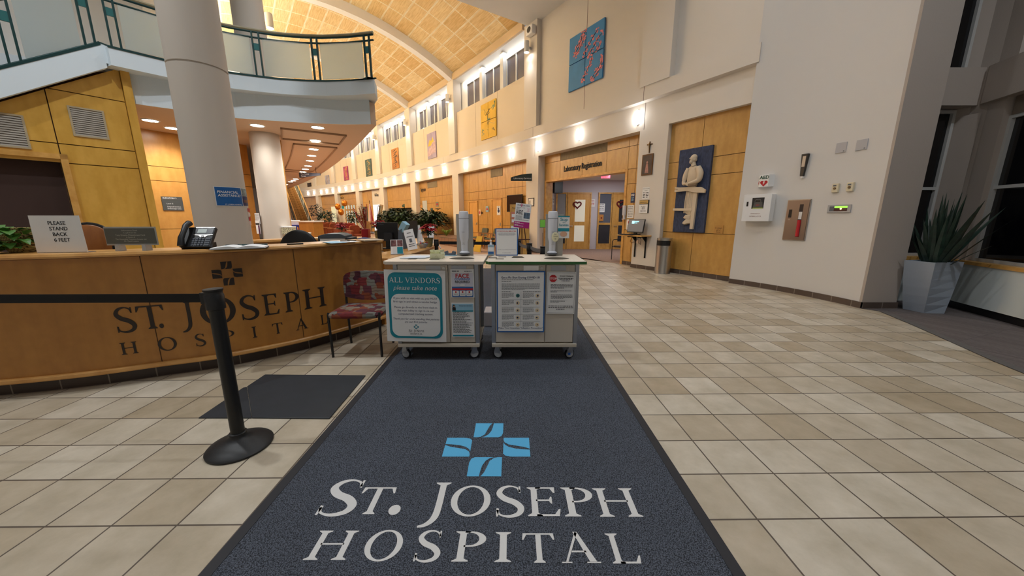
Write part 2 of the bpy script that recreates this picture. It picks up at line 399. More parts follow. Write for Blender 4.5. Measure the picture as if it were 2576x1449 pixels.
M_greyw = mat('entry_wall_paint', (214, 212, 210), 0.8, bump=0.03, scale=60)
M_taupe = mat('taupe_plaster', (176, 166, 158), 0.85, bump=0.12, scale=45)
M_lowwall = mat('low_wall_paint', (212, 220, 220), 0.7)
M_fascia = mat('fascia_paint', (222, 234, 242), 0.6)
M_soffit = mat('soffit_paint', (214, 186, 160), 0.75)
M_column = mat('column_plaster', (206, 196, 184), 0.7, bump=0.02, scale=80)
M_pane = mat('night_glass', (10, 10, 14), 0.06, spec=0.5)
M_clear = mat('clerestory_glass', (96, 96, 108), 0.08, spec=0.8)
M_alu = mat('window_aluminium', (200, 202, 202), 0.5, 0.2)
M_black = mat('black_plastic', (16, 16, 18), 0.4)
M_blackm = mat('black_metal', (20, 20, 22), 0.35, 0.5)
M_steel = mat('brushed_steel', (190, 188, 184), 0.28, 1.0, vary=0.06, scale=6, stretch=(30, 30, 0.5))
M_chrome = mat('chrome', (210, 210, 212), 0.15, 1.0)
M_paper = mat('white_paper', (236, 236, 236), 0.6)
M_ink = mat('black_ink', (24, 24, 28), 0.7)
M_green = mat('dark_green_metal', (24, 62, 62), 0.4, 0.3)
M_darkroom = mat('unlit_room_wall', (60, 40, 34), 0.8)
def _vault():
    m = brick_mat('vault_panels', (240, 218, 174), (224, 190, 132), (244, 234, 214), 1.22, 0.62, msize=0.035, rough=0.5, coord='UV', fine=0.05, bump=0.1)
    nt = m.node_tree; b = nt.nodes['Principled BSDF']; N = nt.nodes.new; K = nt.links.new
    tc = N('ShaderNodeTexCoord'); mp = N('ShaderNodeMapping'); mp.inputs['Scale'].default_value = (1.2, 16, 1); nz = N('ShaderNodeTexNoise')
    K(tc.outputs['UV'], mp.inputs[0]); K(mp.outputs[0], nz.inputs['Vector']); nz.inputs['Scale'].default_value = 1.6; nz.inputs['Detail'].default_value = 5
    rp = N('ShaderNodeValToRGB'); K(nz.outputs['Fac'], rp.inputs[0]); rp.color_ramp.elements[0].position = 0.35; rp.color_ramp.elements[1].position = 0.6
    rp.color_ramp.elements[0].color = (0.86, 0.78, 0.62, 1); rp.color_ramp.elements[1].color = (1.04, 1.04, 1.04, 1)
    mx = N('ShaderNodeMix'); mx.data_type = 'RGBA'; mx.blend_type = 'MULTIPLY'; mx.inputs[0].default_value = 1
    old = b.inputs['Base Color'].links[0].from_socket; K(old, mx.inputs[6]); K(rp.outputs[0], mx.inputs[7]); K(mx.outputs[2], b.inputs['Base Color'])
    return m
M_vault = _vault()

def frange(a, b, n): return [a + (b - a) * i / n for i in range(n + 1)]
def fan(mb, pts, z0, z1=None):
    if z1 is None: mb.add([(p[0], p[1], z0) for p in pts], [tuple(range(len(pts)))])
    else: mb.prism([(p[0], p[1]) for p in pts], z0, z1)
    return mb
# ---------------------------------------------------------------- floors
struct(fan(MB(), [(-32, -2.6), (9.5, -2.6), (9.5, 16), (-2, 32), (-32, 52)], -0.2, 0.0).build('floor', M_tile))
pts = [wp(p, 0.35) for p in frange(31.2, 33.0, 4)]
lounge = [(3.36, 10.80), (2.49, 11.42), (1.0, 11.9), (-0.5, 11.75), (-2.2, 10.9), (-4.2, 9.2), (-5.2, 8.9)] + [tuple(wp(p, -7.9))[:2] for p in frange(33.2, 53, 20)] + [tuple(wp(p, 0.28))[:2] for p in frange(53, 31.25, 24)]
struct(fan(MB(), lounge, 0.004).build('lounge_carpet_floor', M_lounge))
struct(fan(MB(), [(3.36, 10.5), (1.36, 13.55), (1.75, 15.4), (6.6, 15.4), (6.6, 10.8)], 0.005).build('laboratory_carpet_floor', mat('lab_carpet', (150, 124, 112), 0.95, vary=0.15, scale=22, bump=0.2)))
bd = [(5.40, 5.25), (5.53, 5.07), (5.25, 4.36), (4.96, 3.70), (4.74, 3.21), (4.60, 2.80), (4.42, 2.0), (4.35, 1.0), (4.5, -1.5)]
struct(fan(MB(), bd + [(9, -1.5), (9, 6.2), (5.4, 6.2)], 0.004).build('vestibule_carpet_floor', M_vest))
struct(MB().path(bd[1:], [(0.0, 0.006), (-0.10, 0.006)]).build('trim_1', M_edge))
# ---------------------------------------------------------------- the long curved wall: pillars, band, clerestory
PIL = [(30.53, 30.93), (33.05, 33.41), (36.21, 36.53), (38.93, 39.28), (41.58, 41.93), (44.03, 44.38), (46.48, 46.83), (48.85, 49.2)]
PHEND = 53.0
for i, (a, b) in enumerate(PIL):
    mb = MB().sweep([(0.45, 0.1), (0.0, 0.1), (0.0, 3.6), (0.45, 3.6)], [a, b], closed=True)
    struct(mb.build('pillar', M_cream))
    struct(MB().sweep([(0.46, 0.0), (-0.012, 0.0), (-0.012, 0.1), (0.46, 0.1)], [a - .006, b + .006], closed=True).build('baseboard_pillar', M_base))
    struct(MB().sweep([(0.3, 4.6), (-0.13, 4.6), (-0.13, 8.06), (0.3, 8.06)], [a, b], closed=True).build('upper_pillar', M_cream))
mb = MB().sweep([(0.46, 3.59), (0.0, 3.59), (0.0, 4.24), (-0.10, 4.27), (-0.10, 4.6), (0.46, 4.6)], frange(29.62, PHEND, 60), closed=True)
struct(mb.build('wall_band', M_cream))
gm = MB()
for ph in (30.87, 33.15, 36.9, 39.7):
    gm.sweep([(-0.002, 3.6), (-0.002, 4.24)], [ph, ph + .006]); gm.sweep([(-0.102, 4.27), (-0.102, 4.6)], [ph, ph + .006])
struct(gm.build('wall_band_joint_line', M_gap))
# upper wall beside the entry, with the flush panel joints
mb = MB().sweep([(0.05, 4.55), (0.05, 8.1)], frange(29.6, 33.3, 8))
struct(mb.build('wall_upper_entry', M_cream))
jm = MB()
for ph in (31.98,): jm.sweep([(0.047, 4.6), (0.047, 8.05)], [ph, ph + .007])
struct(jm.build('wall_upper_joint_line', M_gap))
mb = MB().sweep([(0.05, 4.55), (0.05, 6.57), (0.34, 6.64), (0.34, 7.98), (0.0, 8.06)], frange(33.2, PHEND, 50))
struct(mb.build('wall_clerestory', M_white))
mb = MB().sweep([(0.03, 4.58), (0.03, 6.56), (0.06, 6.57)], frange(33.3, PHEND, 50))
struct(mb.build('wall_upper_gallery', M_cream2))
jm = MB()
for i in range(1, 6):
    a, b = PIL[i][1], PIL[i + 1][0] if i + 1 < len(PIL) else PHEND
    for k in (0.36, 0.68): ph = a + (b - a) * k; jm.sweep([(0.026, 4.6), (0.026, 6.55)], [ph, ph + .006])
struct(jm.build('wall_gallery_joint_line', M_gap))
# eave beam under the vault
struct(MB().sweep([(0.02, 8.06), (-0.10, 8.06), (-0.10, 8.36), (0.02, 8.36)], frange(33.5, PHEND, 50), closed=True).build('eave_beam', mat('eave_paint', (204, 180, 146), 0.7)))
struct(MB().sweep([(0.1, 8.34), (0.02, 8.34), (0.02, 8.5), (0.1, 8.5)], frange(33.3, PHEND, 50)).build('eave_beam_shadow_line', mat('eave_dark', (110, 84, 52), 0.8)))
# clerestory windows: three two-light windows in each bay
nwin = 0
for i in range(1, len(PIL) - 1):
    a, b = PIL[i][1], PIL[i + 1][0]; W_ = (b - a)
    for k in range(3):
        c = a + W_ * (0.19 + 0.29 * k); hw = W_ * 0.12; nwin += 1
        root = bpy.data.objects.new('window_%d' % nwin, None); C.objects.link(root); struct(root); root.location = wp(c, 0.325, 6.70); root.rotation_euler = (0, 0, wrot(c))
        h = rad(hw) * R; fr = MB()
        fr.box(-h, -h + .05, -.05, .02, 0, 1.0); fr.box(h - .05, h, -.05, .02, 0, 1.0); fr.box(-.03, .03, -.05, .02, 0, 1.0); fr.box(-h, h, -.06, .02, -.05, .0); fr.box(-h, h, -.06, .02, 1.0, 1.05)
        fr.build('window_frame', M_white, root)
        MB().box(-h, h, -.01, .01, 0, 1.0).build('window_pane', M_clear, root)
    pm = MB()
    for k in range(2):
        c = a + W_ * (0.335 + 0.29 * k); hw = W_ * 0.02
        pm.sweep([(0.36, 6.55), (0.14, 6.55), (0.14, 7.98), (0.36, 7.98)], [c - hw, c + hw], closed=True)
    struct(pm.build('wall_window_pier', M_white))
    # cove lamps of the bay, on the head of the recess
    pm_ = wp((a + b) / 2, 0.12, 7.92)
    lamp('cove_lamp', 'AREA', pm_, L_COVE, COOL, size=rad(W_) * R * .92, size_y=0.06, rot=(rad(28), 0, wrot((a + b) / 2)))
# ---------------------------------------------------------------- vault, ribs, flat entry ceiling
def zv(d): return 8.42 + 0.55 * d - 0.045 * d * d
struct(MB().sweep([(-d * 12.4 / 24, zv(d * 12.4 / 24)) for d in range(25)], frange(32.6, PHEND, 60)).build('ceiling_vault', M_vault, smooth=True))
for (a, b) in PIL[2:]:
    c = (a + b) / 2; prof = [(-d * 12.4 / 20, zv(d * 12.4 / 20) - 0.37) for d in range(21)] + [(-d * 12.4 / 20, zv(d * 12.4 / 20) + 0.03) for d in range(20, -1, -1)]
    struct(MB().sweep(prof, [c - .09, c + .09], closed=True).build('vault_rib_beam', mat('rib_paint', (238, 238, 242), .7)))
fc = [tuple(wp(33.33, 0.3))[:2], tuple(wp(33.33, -13))[:2], (-14, 2), (-12, -2.6), (9.5, -2.6), (9.5, 7.4)]
struct(fan(MB(), fc, 8.03, 8.25).build('ceiling', M_white))
g0, g1 = wp(33.33, .3), wp(33.33, -12.6)
struct(MB().quad((g0.x, g0.y, 8.2), (g1.x, g1.y, 8.2), (g1.x, g1.y, 10.4), (g0.x, g0.y, 10.4)).build('wall_gable', M_white))
# ---------------------------------------------------------------- wood panelled bays under the band
def wood_bay(name, phs, zs, dr=0.30, holes=(), m=None, gap=0.012, z0=0.1):
    b = MB(); b.cur = 1
    g = gap * DEG / 2
    for i in range(len(phs) - 1):
        for k in range(len(zs) - 1):
            pc, zc = (phs[i] + phs[i + 1]) / 2, (zs[k] + zs[k + 1]) / 2
            if any(h[0] <= pc <= h[1] and h[2] <= zc <= h[3] for h in holes): continue
            b.cur = 0; b.sweep([(dr + .03, zs[k] + gap / 2), (dr, zs[k] + gap / 2), (dr, zs[k + 1] - gap / 2), (dr + .03, zs[k + 1] - gap / 2)], [phs[i] + g, phs[i + 1] - g], closed=True)
            b.cur = 1; b.sweep([(dr + .02, zs[k]), (dr + .02, zs[k + 1])], [phs[i], phs[i + 1]])
    o = struct(b.build(name, [m or M_wood, M_gap])); return o
def base_run(phs, dr): struct(MB().sweep([(dr + .05, 0.0), (dr - .01, 0.0), (dr - .01, 0.1), (dr + .05, 0.1)], phs, closed=False).build('baseboard_concourse', M_base))
# niche with the relief
wood_bay('wall_relief_niche', [29.69, 30.14, 30.53], [0.1, 1.02, 2.31, 2.69, 3.6], 0.12); base_run([29.69, 30.53], .12)
# laboratory registration bay
LO = (31.24, 32.985, 2.66)
lw = wood_bay('wall_laboratory_front', [30.93, 31.07, LO[0] - .03, 31.6, 32.1, 32.63, LO[1] + .03, 33.05], [0.1, 1.02, 2.31, 2.72, 3.33, 3.6], 0.30, holes=[(LO[0] - .03, LO[1] + .03, 0, 2.72), (31.6, 32.63, 3.33, 3.6)])
base_run([30.93, LO[0]], .30); base_run([LO[1], 33.05], .30)
tm = MB()
for a, b in ((LO[0] - .035, LO[0]), (LO[1], LO[1] + .035)): tm.sweep([(0.6, 0), (0.28, 0), (0.28, 2.72), (0.6, 2.72)], [a, b], closed=True)
tm.sweep([(0.6, 2.66), (0.28, 2.66), (0.28, 2.73), (0.6, 2.73)], [LO[0], LO[1]], closed=True)
struct(tm.build('doorway_trim', M_trim))
# services / restroom bay, registration bay, waterfall bay, ...
wood_bay('wall_services_bay', [33.41, 33.72, 33.98, 34.35, 34.63, 34.85, 35.1, 35.48, 35.9, 36.21], [0.1, 1.0, 2.22, 2.62, 3.6], 0.3, m=M_wood); base_run([33.41, 36.21], .3)
wood_bay('wall_registration_bay', [36.53, 36.95, 37.4, 37.85, 38.3, 38.62, 38.93], [0.1, 1.0, 2.22, 2.62, 3.6], 0.3); base_run([36.53, 38.93], .3)
wood_bay('wall_waterfall_head', [39.28, 39.9, 40.6, 41.1, 41.58], [2.0, 2.55, 3.6], 0.3)
struct(MB().sweep([(0.6, 0.0), (0.6, 2.0), (0.3, 2.0)], frange(39.28, 41.58, 4)).build('wall_waterfall', brick_mat('ledge_stone', (196, 172, 136), (150, 120, 84), (90, 72, 52), 0.3, 0.07, msize=0.02, coord='UV', offset=0.5, vert=False, fine=0.3, bump=0.6, nscale=9)))
wood_bay('wall_flag_bay', [43.05, 43.5, 44.03], [0.1, 1.0, 2.22, 2.62, 3.6], 0.3)
struct(MB().sweep([(0.3, 0.0), (0.3, 3.6)], frange(41.93, 43.05, 3)).build('wall_gift_bay', M_cream))
wood_bay('wall_shop_bay', [44.38, 45.0, 45.6, 46.48], [0.1, 2.45, 3.0, 3.6], 0.3, holes=[(44.38, 46.48, 0, 2.45)])
struct(MB().sweep([(0.34, 0.0), (0.34, 2.45)], frange(44.38, 46.48, 3)).build('wall_shop_front', M_cream))
wood_bay('wall_balloon_bay', [46.83, 47.6, 48.2, 48.85], [0.1, 1.0, 2.22, 2.62, 3.6], 0.3)
wood_bay('wall_stair_bay', [49.2, 50.2, 51.2, 53.0], [0.1, 1.0, 2.22, 2.62, 3.6], 0.3)
# ---------------------------------------------------------------- laboratory room behind the opening
def vwall(name, pts, z0, z1, m): return struct(MB().path(pts, [(0, z0), (0, z1)]).build(name, m))
LB = 15.30
vwall('wall_laboratory', [(1.30, 13.62), (1.72, LB), (6.6, LB), (6.6, 10.9), (3.40, 10.40)], 0, 2.95, mat('lab_paint', (206, 200, 206), 0.8))
struct(fan(MB(), [(1.44, 13.72), (1.7, LB + .1), (6.7, LB + .1), (6.7, 10.7), (3.46, 10.52)], 2.9, 3.0).build('ceiling_laboratory', M_white))
lamp('lab_ceiling_lamp', 'AREA', (3.9, 13.4, 2.87), L_ROOM, NEUT, size=0.9)
# ---------------------------------------------------------------- entry wall with the cabinets, taupe corner column, window side
W2, W1, W0 = Vector((4.655, 7.351)), Vector((5.21, 6.256)), Vector((5.419, 5.238))
def circ3(a, b, c):
    A = Matrix(((2 * (b.x - a.x), 2 * (b.y - a.y)), (2 * (c.x - a.x), 2 * (c.y - a.y)))); v = Vector((b.length_squared - a.length_squared, c.length_squared - a.length_squared))
    p = A.inverted() @ v; return p.x, p.y, (a - p).length
EX, EY, ER = circ3(W2, W1, W0)
ea0, ea1 = math.atan2(W0.y - EY, W0.x - EX), math.atan2(W2.y - EY, W2.x - EX)
def ewp(a, d=0.0, z=0.0): return Vector((EX + (ER + d) * math.cos(a), EY + (ER + d) * math.sin(a), z))
epath = [ewp(a) for a in frange(ea1, ea0, 14)]
struct(MB().path(epath, [(0, 0.1), (0, 8.05), (-0.25, 8.05), (-0.25, 0.1)], closed=True).build('wall_entry', M_greyw, smooth=True))
def uvpath(name, pts, prof, m):
    mb = MB(); P = [Vector((p[0], p[1], 0)) for p in pts]; L_ = [0]
    for i in range(1, len(P)): L_.append(L_[-1] + (P[i] - P[i - 1]).length)
    mb.path(pts, prof); n = len(prof) - 1; k = 0
    for i in range(len(P) - 1):
        for j in range(n):
            mb.uv[k] = ((L_[i], prof[j][1]), (L_[i + 1], prof[j][1]), (L_[i + 1], prof[j + 1][1]), (L_[i], prof[j + 1][1])); k += 1
    return struct(mb.build(name, m))
uvpath('baseboard_entry', epath, [(0.014, 0), (0.014, 0.1), (0, 0.1)], M_base)
struct(MB().box(5.415, 5.95, 5.235, 5.9, 0.1, 8.05).build('corner_column', M_taupe))
uvpath('baseboard_corner', [(5.415, 5.23), (5.96, 5.23), (5.96, 5.9)], [(0.012, 0), (0.012, 0.1), (0, 0.1)], M_base)
# window recess: a narrow window facing the hall, then the long window wall coming forward
# window wall line in plan: (6.98,5.66) -> (6.5,4.22) -> (5.9,2.4)
wd = Vector((-0.34, -1.04)).normalized(); wn = Vector((wd.y, -wd.x))   # wn points into the room
wc = Vector((6.95, 5.62))
def wl(s, o=0.0): p = wc + wd * s + wn * o; return (p.x, p.y)
if wn.x > 0: wn = -wn
struct(MB().path([wl(-.05), wl(7)], [(0, 0.12), (0, 0.70), (-.3, 0.70), (-.3, .12)], closed=True).build('wall_low', M_lowwall))
struct(MB().path([wl(-.05), wl(7)], [(-.06, 0.0), (-.06, 0.12)]).build('wall_low_toe', M_black))  # black face stands in for the shadow in the toe recess
struct(MB().path([wl(-.1), wl(7)], [(0.02, 0.70), (0.02, 0.75), (-.3, 0.75), (-.3, .70)], closed=True).build('window_sill_1', M_trim))
struct(MB().box(5.95, 6.98, 5.74, 5.95, 0.0, 0.72).build('wall_low_back', M_lowwall))
struct(MB().box(5.95, 6.98, 5.68, 5.95, 0.70, 0.76).build('window_sill_2', M_trim))
struct(MB().path([(5.95, 5.66), (6.95, 5.66), wl(0.08, -.0), wl(7)], [(0.04, 3.02), (0.04, 3.53), (-.3, 3.53), (-.3, 3.02)], closed=True).build('wall_transom', M_taupe))
# splayed pier in the corner and the reveals
struct(MB().prism([(6.84, 6.0), (6.84, 5.83), (6.93, 5.70), wl(0.12, -.02), wl(.36, -.04), wl(.36, -.3), (7.2, 6.0)], 0.7, 8.05).build('wall_splayed_pier', M_taupe))
struct(MB().prism([(6.86, 5.80), (6.90, 5.68), wl(0.10, .02)], 0.75, 2.9).build('wall_pier_edge', M_taupe))
def window(name, M, w_, h_, mull=(), trans=(), fr=0.045):
    root = bpy.data.objects.new(name, None); C.objects.link(root); struct(root); root.matrix_world = M
    f = MB(); f.box(0, fr, -.05, .05, 0, h_); f.box(w_ - fr, w_, -.05, .05, 0, h_); f.box(fr, w_ - fr, -.049, .049, 0, fr); f.box(fr, w_ - fr, -.049, .049, h_ - fr, h_)
    for x in mull: f.box(x - fr / 2, x + fr / 2, -.048, .048, fr, h_ - fr)
    for z in trans: f.box(fr, w_ - fr, -.046, .046, z - fr / 2, z + fr / 2)
    f.build('window_frame', M_alu, root); MB().box(.01, w_ - .01, -.008, .008, .01, h_ - .01).build('window_pane', M_pane, root)
    return root
def wM(s, z):
    p = wl(s, -.16); a = math.atan2(wd.y, wd.x); return Matrix.Translation((p[0], p[1], z)) @ Matrix.Rotation(a, 4, 'Z')
window('window_41', Matrix.Translation((6.10, 5.84, 0.76)), 0.74, 2.24, trans=(1.08,))
window('window_42', Matrix.Translation((6.10, 5.84, 3.5)), 0.74, 4.5)
window('window_43', wM(0.36, 0.75), 3.3, 2.03, mull=(1.75,), trans=(1.06,))
window('window_44', wM(3.7, 0.75), 3.2, 2.03, mull=(1.6,), trans=(1.06,))
window('window_45', wM(0.40, 3.5), 6.2, 4.5, mull=(1.7, 3.4))
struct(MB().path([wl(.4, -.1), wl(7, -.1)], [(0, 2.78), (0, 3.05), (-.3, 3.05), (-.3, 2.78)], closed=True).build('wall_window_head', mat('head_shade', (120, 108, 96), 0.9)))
# ---------------------------------------------------------------- maple wall under the stair, with the dark doorway
wa = Vector((-6.6, 5.354)); wv = Vector((0.565, 0.825)).normalized(); wnn = Vector((wv.y, -wv.x))
def wlp(px, py, o=0.0):
    a = wa + wnn * o; p = on_line(px, py, a, a + wv); return (Vector((p.x, p.y)) - a).dot(wv), p.z
def WM(s=0.0, z=0.0, o=0.0):
    p = wa + wv * s + wnn * o; return Matrix.Translation((p.x, p.y, z)) @ Matrix.Rotation(math.atan2(wv.y, wv.x), 4, 'Z')
SE = (Vector((-6.09, 6.10)) - wa).dot(wv)
sl = 0.66; zt = lambda s: min(3.66, 3.62 + (s - 0.72) * sl)
sD = wlp(152, 402)[0]; zD = 2.22
def maple():
    b = MB(); b.M = WM(); cuts = [-3.4, sD - 1.05, sD, sD + .06, SE - .10]; zs = [0.1, 1.19, 2.17, 2.44, 3.18, 3.7]
    sj = wlp(145, 359)[0]
    cuts = [-3.4, -2.2, sj - 1.25, sj, SE - .10]
    for i in range(len(cuts) - 1):
        for k in range(len(zs) - 1):
            s0, s1, z0, z1 = cuts[i] + .006, cuts[i + 1] - .006, zs[k] + .006, zs[k + 1] - .006
            if s1 <= sj + .01 and z1 < 2.2 and s0 > sD - 1.3: continue
            t0, t1 = min(z1, zt(s0)), min(z1, zt(s1))
            if t1 <= z0: continue
            b.cur = 0
            if t0 <= z0:
                sx = 0.72 + (z0 - 3.62) / sl; b.prism([(sx, z0), (s1, z0), (s1, t1)], -.0, .03, Matrix(((1, 0, 0, 0), (0, 0, 1, 0), (0, 1, 0, 0), (0, 0, 0, 1))))
            else:
                q = [(s0, z0), (s1, z0), (s1, t1)]
                sx = 0.72 + (z1 - 3.62) / sl
                if t1 >= z1 - 1e-6 and t0 < z1 - 1e-6 and s0 < sx < s1: q += [(sx, z1)]
                q += [(s0, t0)]
                b.prism(q, 0, .03, Matrix(((1, 0, 0, 0), (0, 0, 1, 0), (0, 1, 0, 0), (0, 0, 0, 1))))
    b.cur = 1
    mm = Matrix(((1, 0, 0, 0), (0, 0, 1, 0), (0, 1, 0, 0), (0, 0, 0, 1)))
    b.prism([(sD, 0), (SE, 0), (SE, 3.62), (0.72, 3.60), (-3.4, zt(-3.4) - .02), (-3.4, 2.22), (sD, 2.22)], .022, .12, mm)
    b.cur = 0; b.box(SE - .10, SE, -.05, .25, 0, 3.66)
    return struct(b.build('wall_maple', [M_woodL, M_gap]))
maple()
tm = MB(); tm.M = WM(); tm.box(sD, sD + .07, -.03, .14, 0, 2.29); tm.box(sD - 1.25, sD + .07, -.03, .14, 2.22, 2.29); tm.box(sD - 1.25, sD - 1.18, -.03, .14, 0, 2.22)
struct(tm.build('doorway_trim_maple', M_trim))
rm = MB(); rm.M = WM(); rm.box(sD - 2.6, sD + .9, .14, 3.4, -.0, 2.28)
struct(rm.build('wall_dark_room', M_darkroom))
# recessed maple wall behind, with the directory sign
vb0, vb1 = Vector((-7.72, 7.85)), Vector((-7.50, 8.28)); vd = (vb1 - vb0).normalized(); vn = Vector((vd.y, -vd.x))
def VM(s, z, o=0.0): p = vb0 + vd * s + vn * o; return Matrix.Translation((p.x, p.y, z)) @ Matrix.Rotation(math.atan2(vd.y, vd.x), 4, 'Z')
def vlp(px, py): p = on_line(px, py, vb0, vb1); return (Vector((p.x, p.y)) - vb0).dot(vd), p.z
b = MB(); b.M = VM(0, 0)
for z0, z1 in ((0.1, 1.12), (1.13, 2.16), (2.17, 2.46), (2.47, 3.2)): b.box(-2.2, 1.9, 0, .03, z0, z1)
b.cur = 1; b.box(-2.2, 1.9, .02, .1, 0, 3.2)
struct(b.build('wall_recess_maple', [wood_mat('maple_recess', (200, 140, 66), (214, 156, 80), stretch=(4, 4, 1.2)), M_gap]))
# ground-floor side wall along the concourse, and the gallery floor with its soffit
struct(MB().sweep([(-8.05, 0.0), (-8.05, 3.2)], frange(32.95, PHEND, 40)).build('wall_concourse_side', mat('side_wall_paint', (214, 178, 140), 0.6)))
struct(MB().sweep([(-8.0, 0.0), (-8.0, 3.2), (-8.3, 3.2), (-8.3, 0)], [32.90, 32.97], closed=True).build('trim_2', M_trim))
LF = [(-6.30, 5.95), (-6.053, 6.198), (-5.74, 6.45), (-5.42, 6.72), (-5.10, 6.98), (-4.79, 7.09), (-4.47, 7.18), (-3.82, 7.36), (-3.30, 7.43), (-2.79, 7.41)]
UF = [(-6.15, 5.70), (-6.02, 5.80), (-5.61, 6.29), (-5.28, 6.56), (-4.94, 6.79), (-4.60, 6.94), (-4.28, 7.06), (-3.90, 7.13), (-3.50, 7.16), (-3.0, 7.12), (-2.53, 7.03)]
gal = [tuple(wp(p, -6.35))[:2] for p in frange(31.55, 47.0, 34)] + [tuple(wp(p, -12.4))[:2] for p in frange(47.0, 33.5, 26)] + [(-12, 6), (-9.5, 5.0), (-7.2, 6.4), (-6.2, 6.15)]
struct(fan(MB(), LF[1:] + gal, 3.2, 3.6).build('ceiling_soffit', M_soffit))
struct(MB().path(LF, [(0.0, 3.19), (0.012, 3.19), (0.012, 3.64), (0, 3.64)]).build('balcony_fascia_trim', M_fascia))
gal2 = [tuple(wp(p, -6.33))[:2] for p in frange(31.45, 47.0, 34)] + [tuple(wp(p, -12.4))[:2] for p in frange(47.0, 33.5, 26)] + [(-12, 6), (-9.5, 5.0), (-7.2, 6.4), (-6.25, 5.90)]
struct(fan(MB(), UF[1:] + gal2, 3.63, 3.87).build('balcony_slab', M_fascia))
struct(MB().path(UF[1:] + [gal2[3]], [(0.01, 3.87), (0.01, 3.895), (-.12, 3.895), (-.12, 3.87)], closed=True).build('balcony_edge_trim', M_green))
# walls of the upper floor
struct(MB().sweep([(-12.3, 3.6), (-12.3, 8.5)], frange(33.0, PHEND, 30)).build('wall_gallery_side', M_cream2))
vwall('wall_upper_landing', [(-10.2, 1.0), (-8.4, 5.2), (-8.0, 8.6), (-8.6, 11.0)], 3.6, 8.1, M_white)
# columns
for nm, cx, cy, r, z1 in (('column_desk', -3.44, 4.22, 0.262, 8.05), ('column_gallery', -5.53, 8.30, 0.285, 8.05)):
    mb = MB()
    if nm == 'column_desk': mb.lathe([(r, 0), (r, 2.965), (r - .012, 2.968), (r - .012, 2.98), (r, 2.983), (r, z1)], (cx, cy, 0), 48)
    else: mb.lathe([(r, 0), (r, z1)], (cx, cy, 0), 48)
    struct(mb.build(nm, M_column, smooth=True))
struct(MB().sweep([(-11.2, 3.8), (-10.7, 3.8), (-10.7, 8.6), (-11.2, 8.6)], [33.6, 33.9], closed=True).build('upper_gallery_pillar', M_cream2))
# enclosing walls behind and beside the viewer
vwall('wall_front', [(9.4, -2.55), (-12.5, -2.55)], 0, 8.1, M_greyw)
vwall('wall_side', [(-12.5, -2.55), (-10.0, 3.2)], 0, 8.1, M_greyw)
vwall('wall_window_end', [(5.0, -2.5), (4.62, -1.55)], 0, 8.1, M_greyw)
# ================================================================ foreground: mats, carts, desk, chair, barrier
def polys(ps, material, name, parent=None, z0=0.0, z1=0.002, fn=None, vertical=False, y=0.0):
    """flat cut-out marks: 2-D polygons laid on the floor, stood upright (facing -Y) or mapped by fn(a, b)"""
    mb = MB()
    for q in ps:
        if fn: V = [fn(a, b) for a, b in q]
        elif vertical: V = [(a, y, b) for a, b in q]
        else: V = [(a, b, z1) for a, b in q]
        mb.add(V, [tuple(range(len(V)))])
    return mb.build(name, material, parent, recalc=False)
def rrect(x0, x1, z0, z1, r, n=6):
    P = []
    for cx, cz, a in ((x1 - r, z0 + r, -90), (x1 - r, z1 - r, 0), (x0 + r, z1 - r, 90), (x0 + r, z0 + r, 180)):
        for k in range(n + 1): t = rad(a + 90 * k / n); P.append((cx + r * math.cos(t), cz + r * math.sin(t)))
    return P
def panel(parent, x0, x1, z0, z1, material, y=-0.004, name='printed_panel', r=0.0):
    return polys([rrect(x0, x1, z0, z1, r) if r else [(x0, z0), (x1, z0), (x1, z1), (x0, z1)]], material, name, parent, vertical=True, y=y)
def sheet(name, label, cat, loc, rotz, w_, h_, material, thick=0.002, tilt=0.0, group=None, lean=0.0):
    """a board or paper hung with its lower edge centre at loc, front facing local -Y"""
    o = MB().box(-w_ / 2, w_ / 2, -thick, 0, 0, h_).build(name, material)
    o.location = loc; o.rotation_euler = (lean, tilt, rotz)
    return tag(o, label, cat, group)
def smallprint(parent, lines, material, y=-0.005, name='small_print', seed=1):
    mb = MB(); rr = random.Random(seed)
    for x0, x1, z, h in lines: bars(mb, x0, x1, z, h, y, rnd=rr)
    return mb.build(name, material, parent, recalc=False)
def para(x0, x1, ztop, n, pitch, h, last=0.6):
    return [(x0, x1 if i < n - 1 else x0 + (x1 - x0) * last, ztop - pitch * i, h) for i in range(n)]
M_grey = mat('grey_print', (96, 98, 104), 0.7)
M_teal = mat('teal_print', (12, 138, 158), 0.55)
M_red = mat('red_print', (190, 30, 40), 0.55)
M_blue = mat('blue_print', (40, 100, 170), 0.55)
M_navy = mat('navy_print', (34, 44, 90), 0.55)
M_lblue = mat('light_blue_print', (150, 196, 220), 0.6)
M_skin = mat('skin_print', (214, 168, 140), 0.6)
M_silver = mat('silver_print', (222, 222, 222), 0.5)
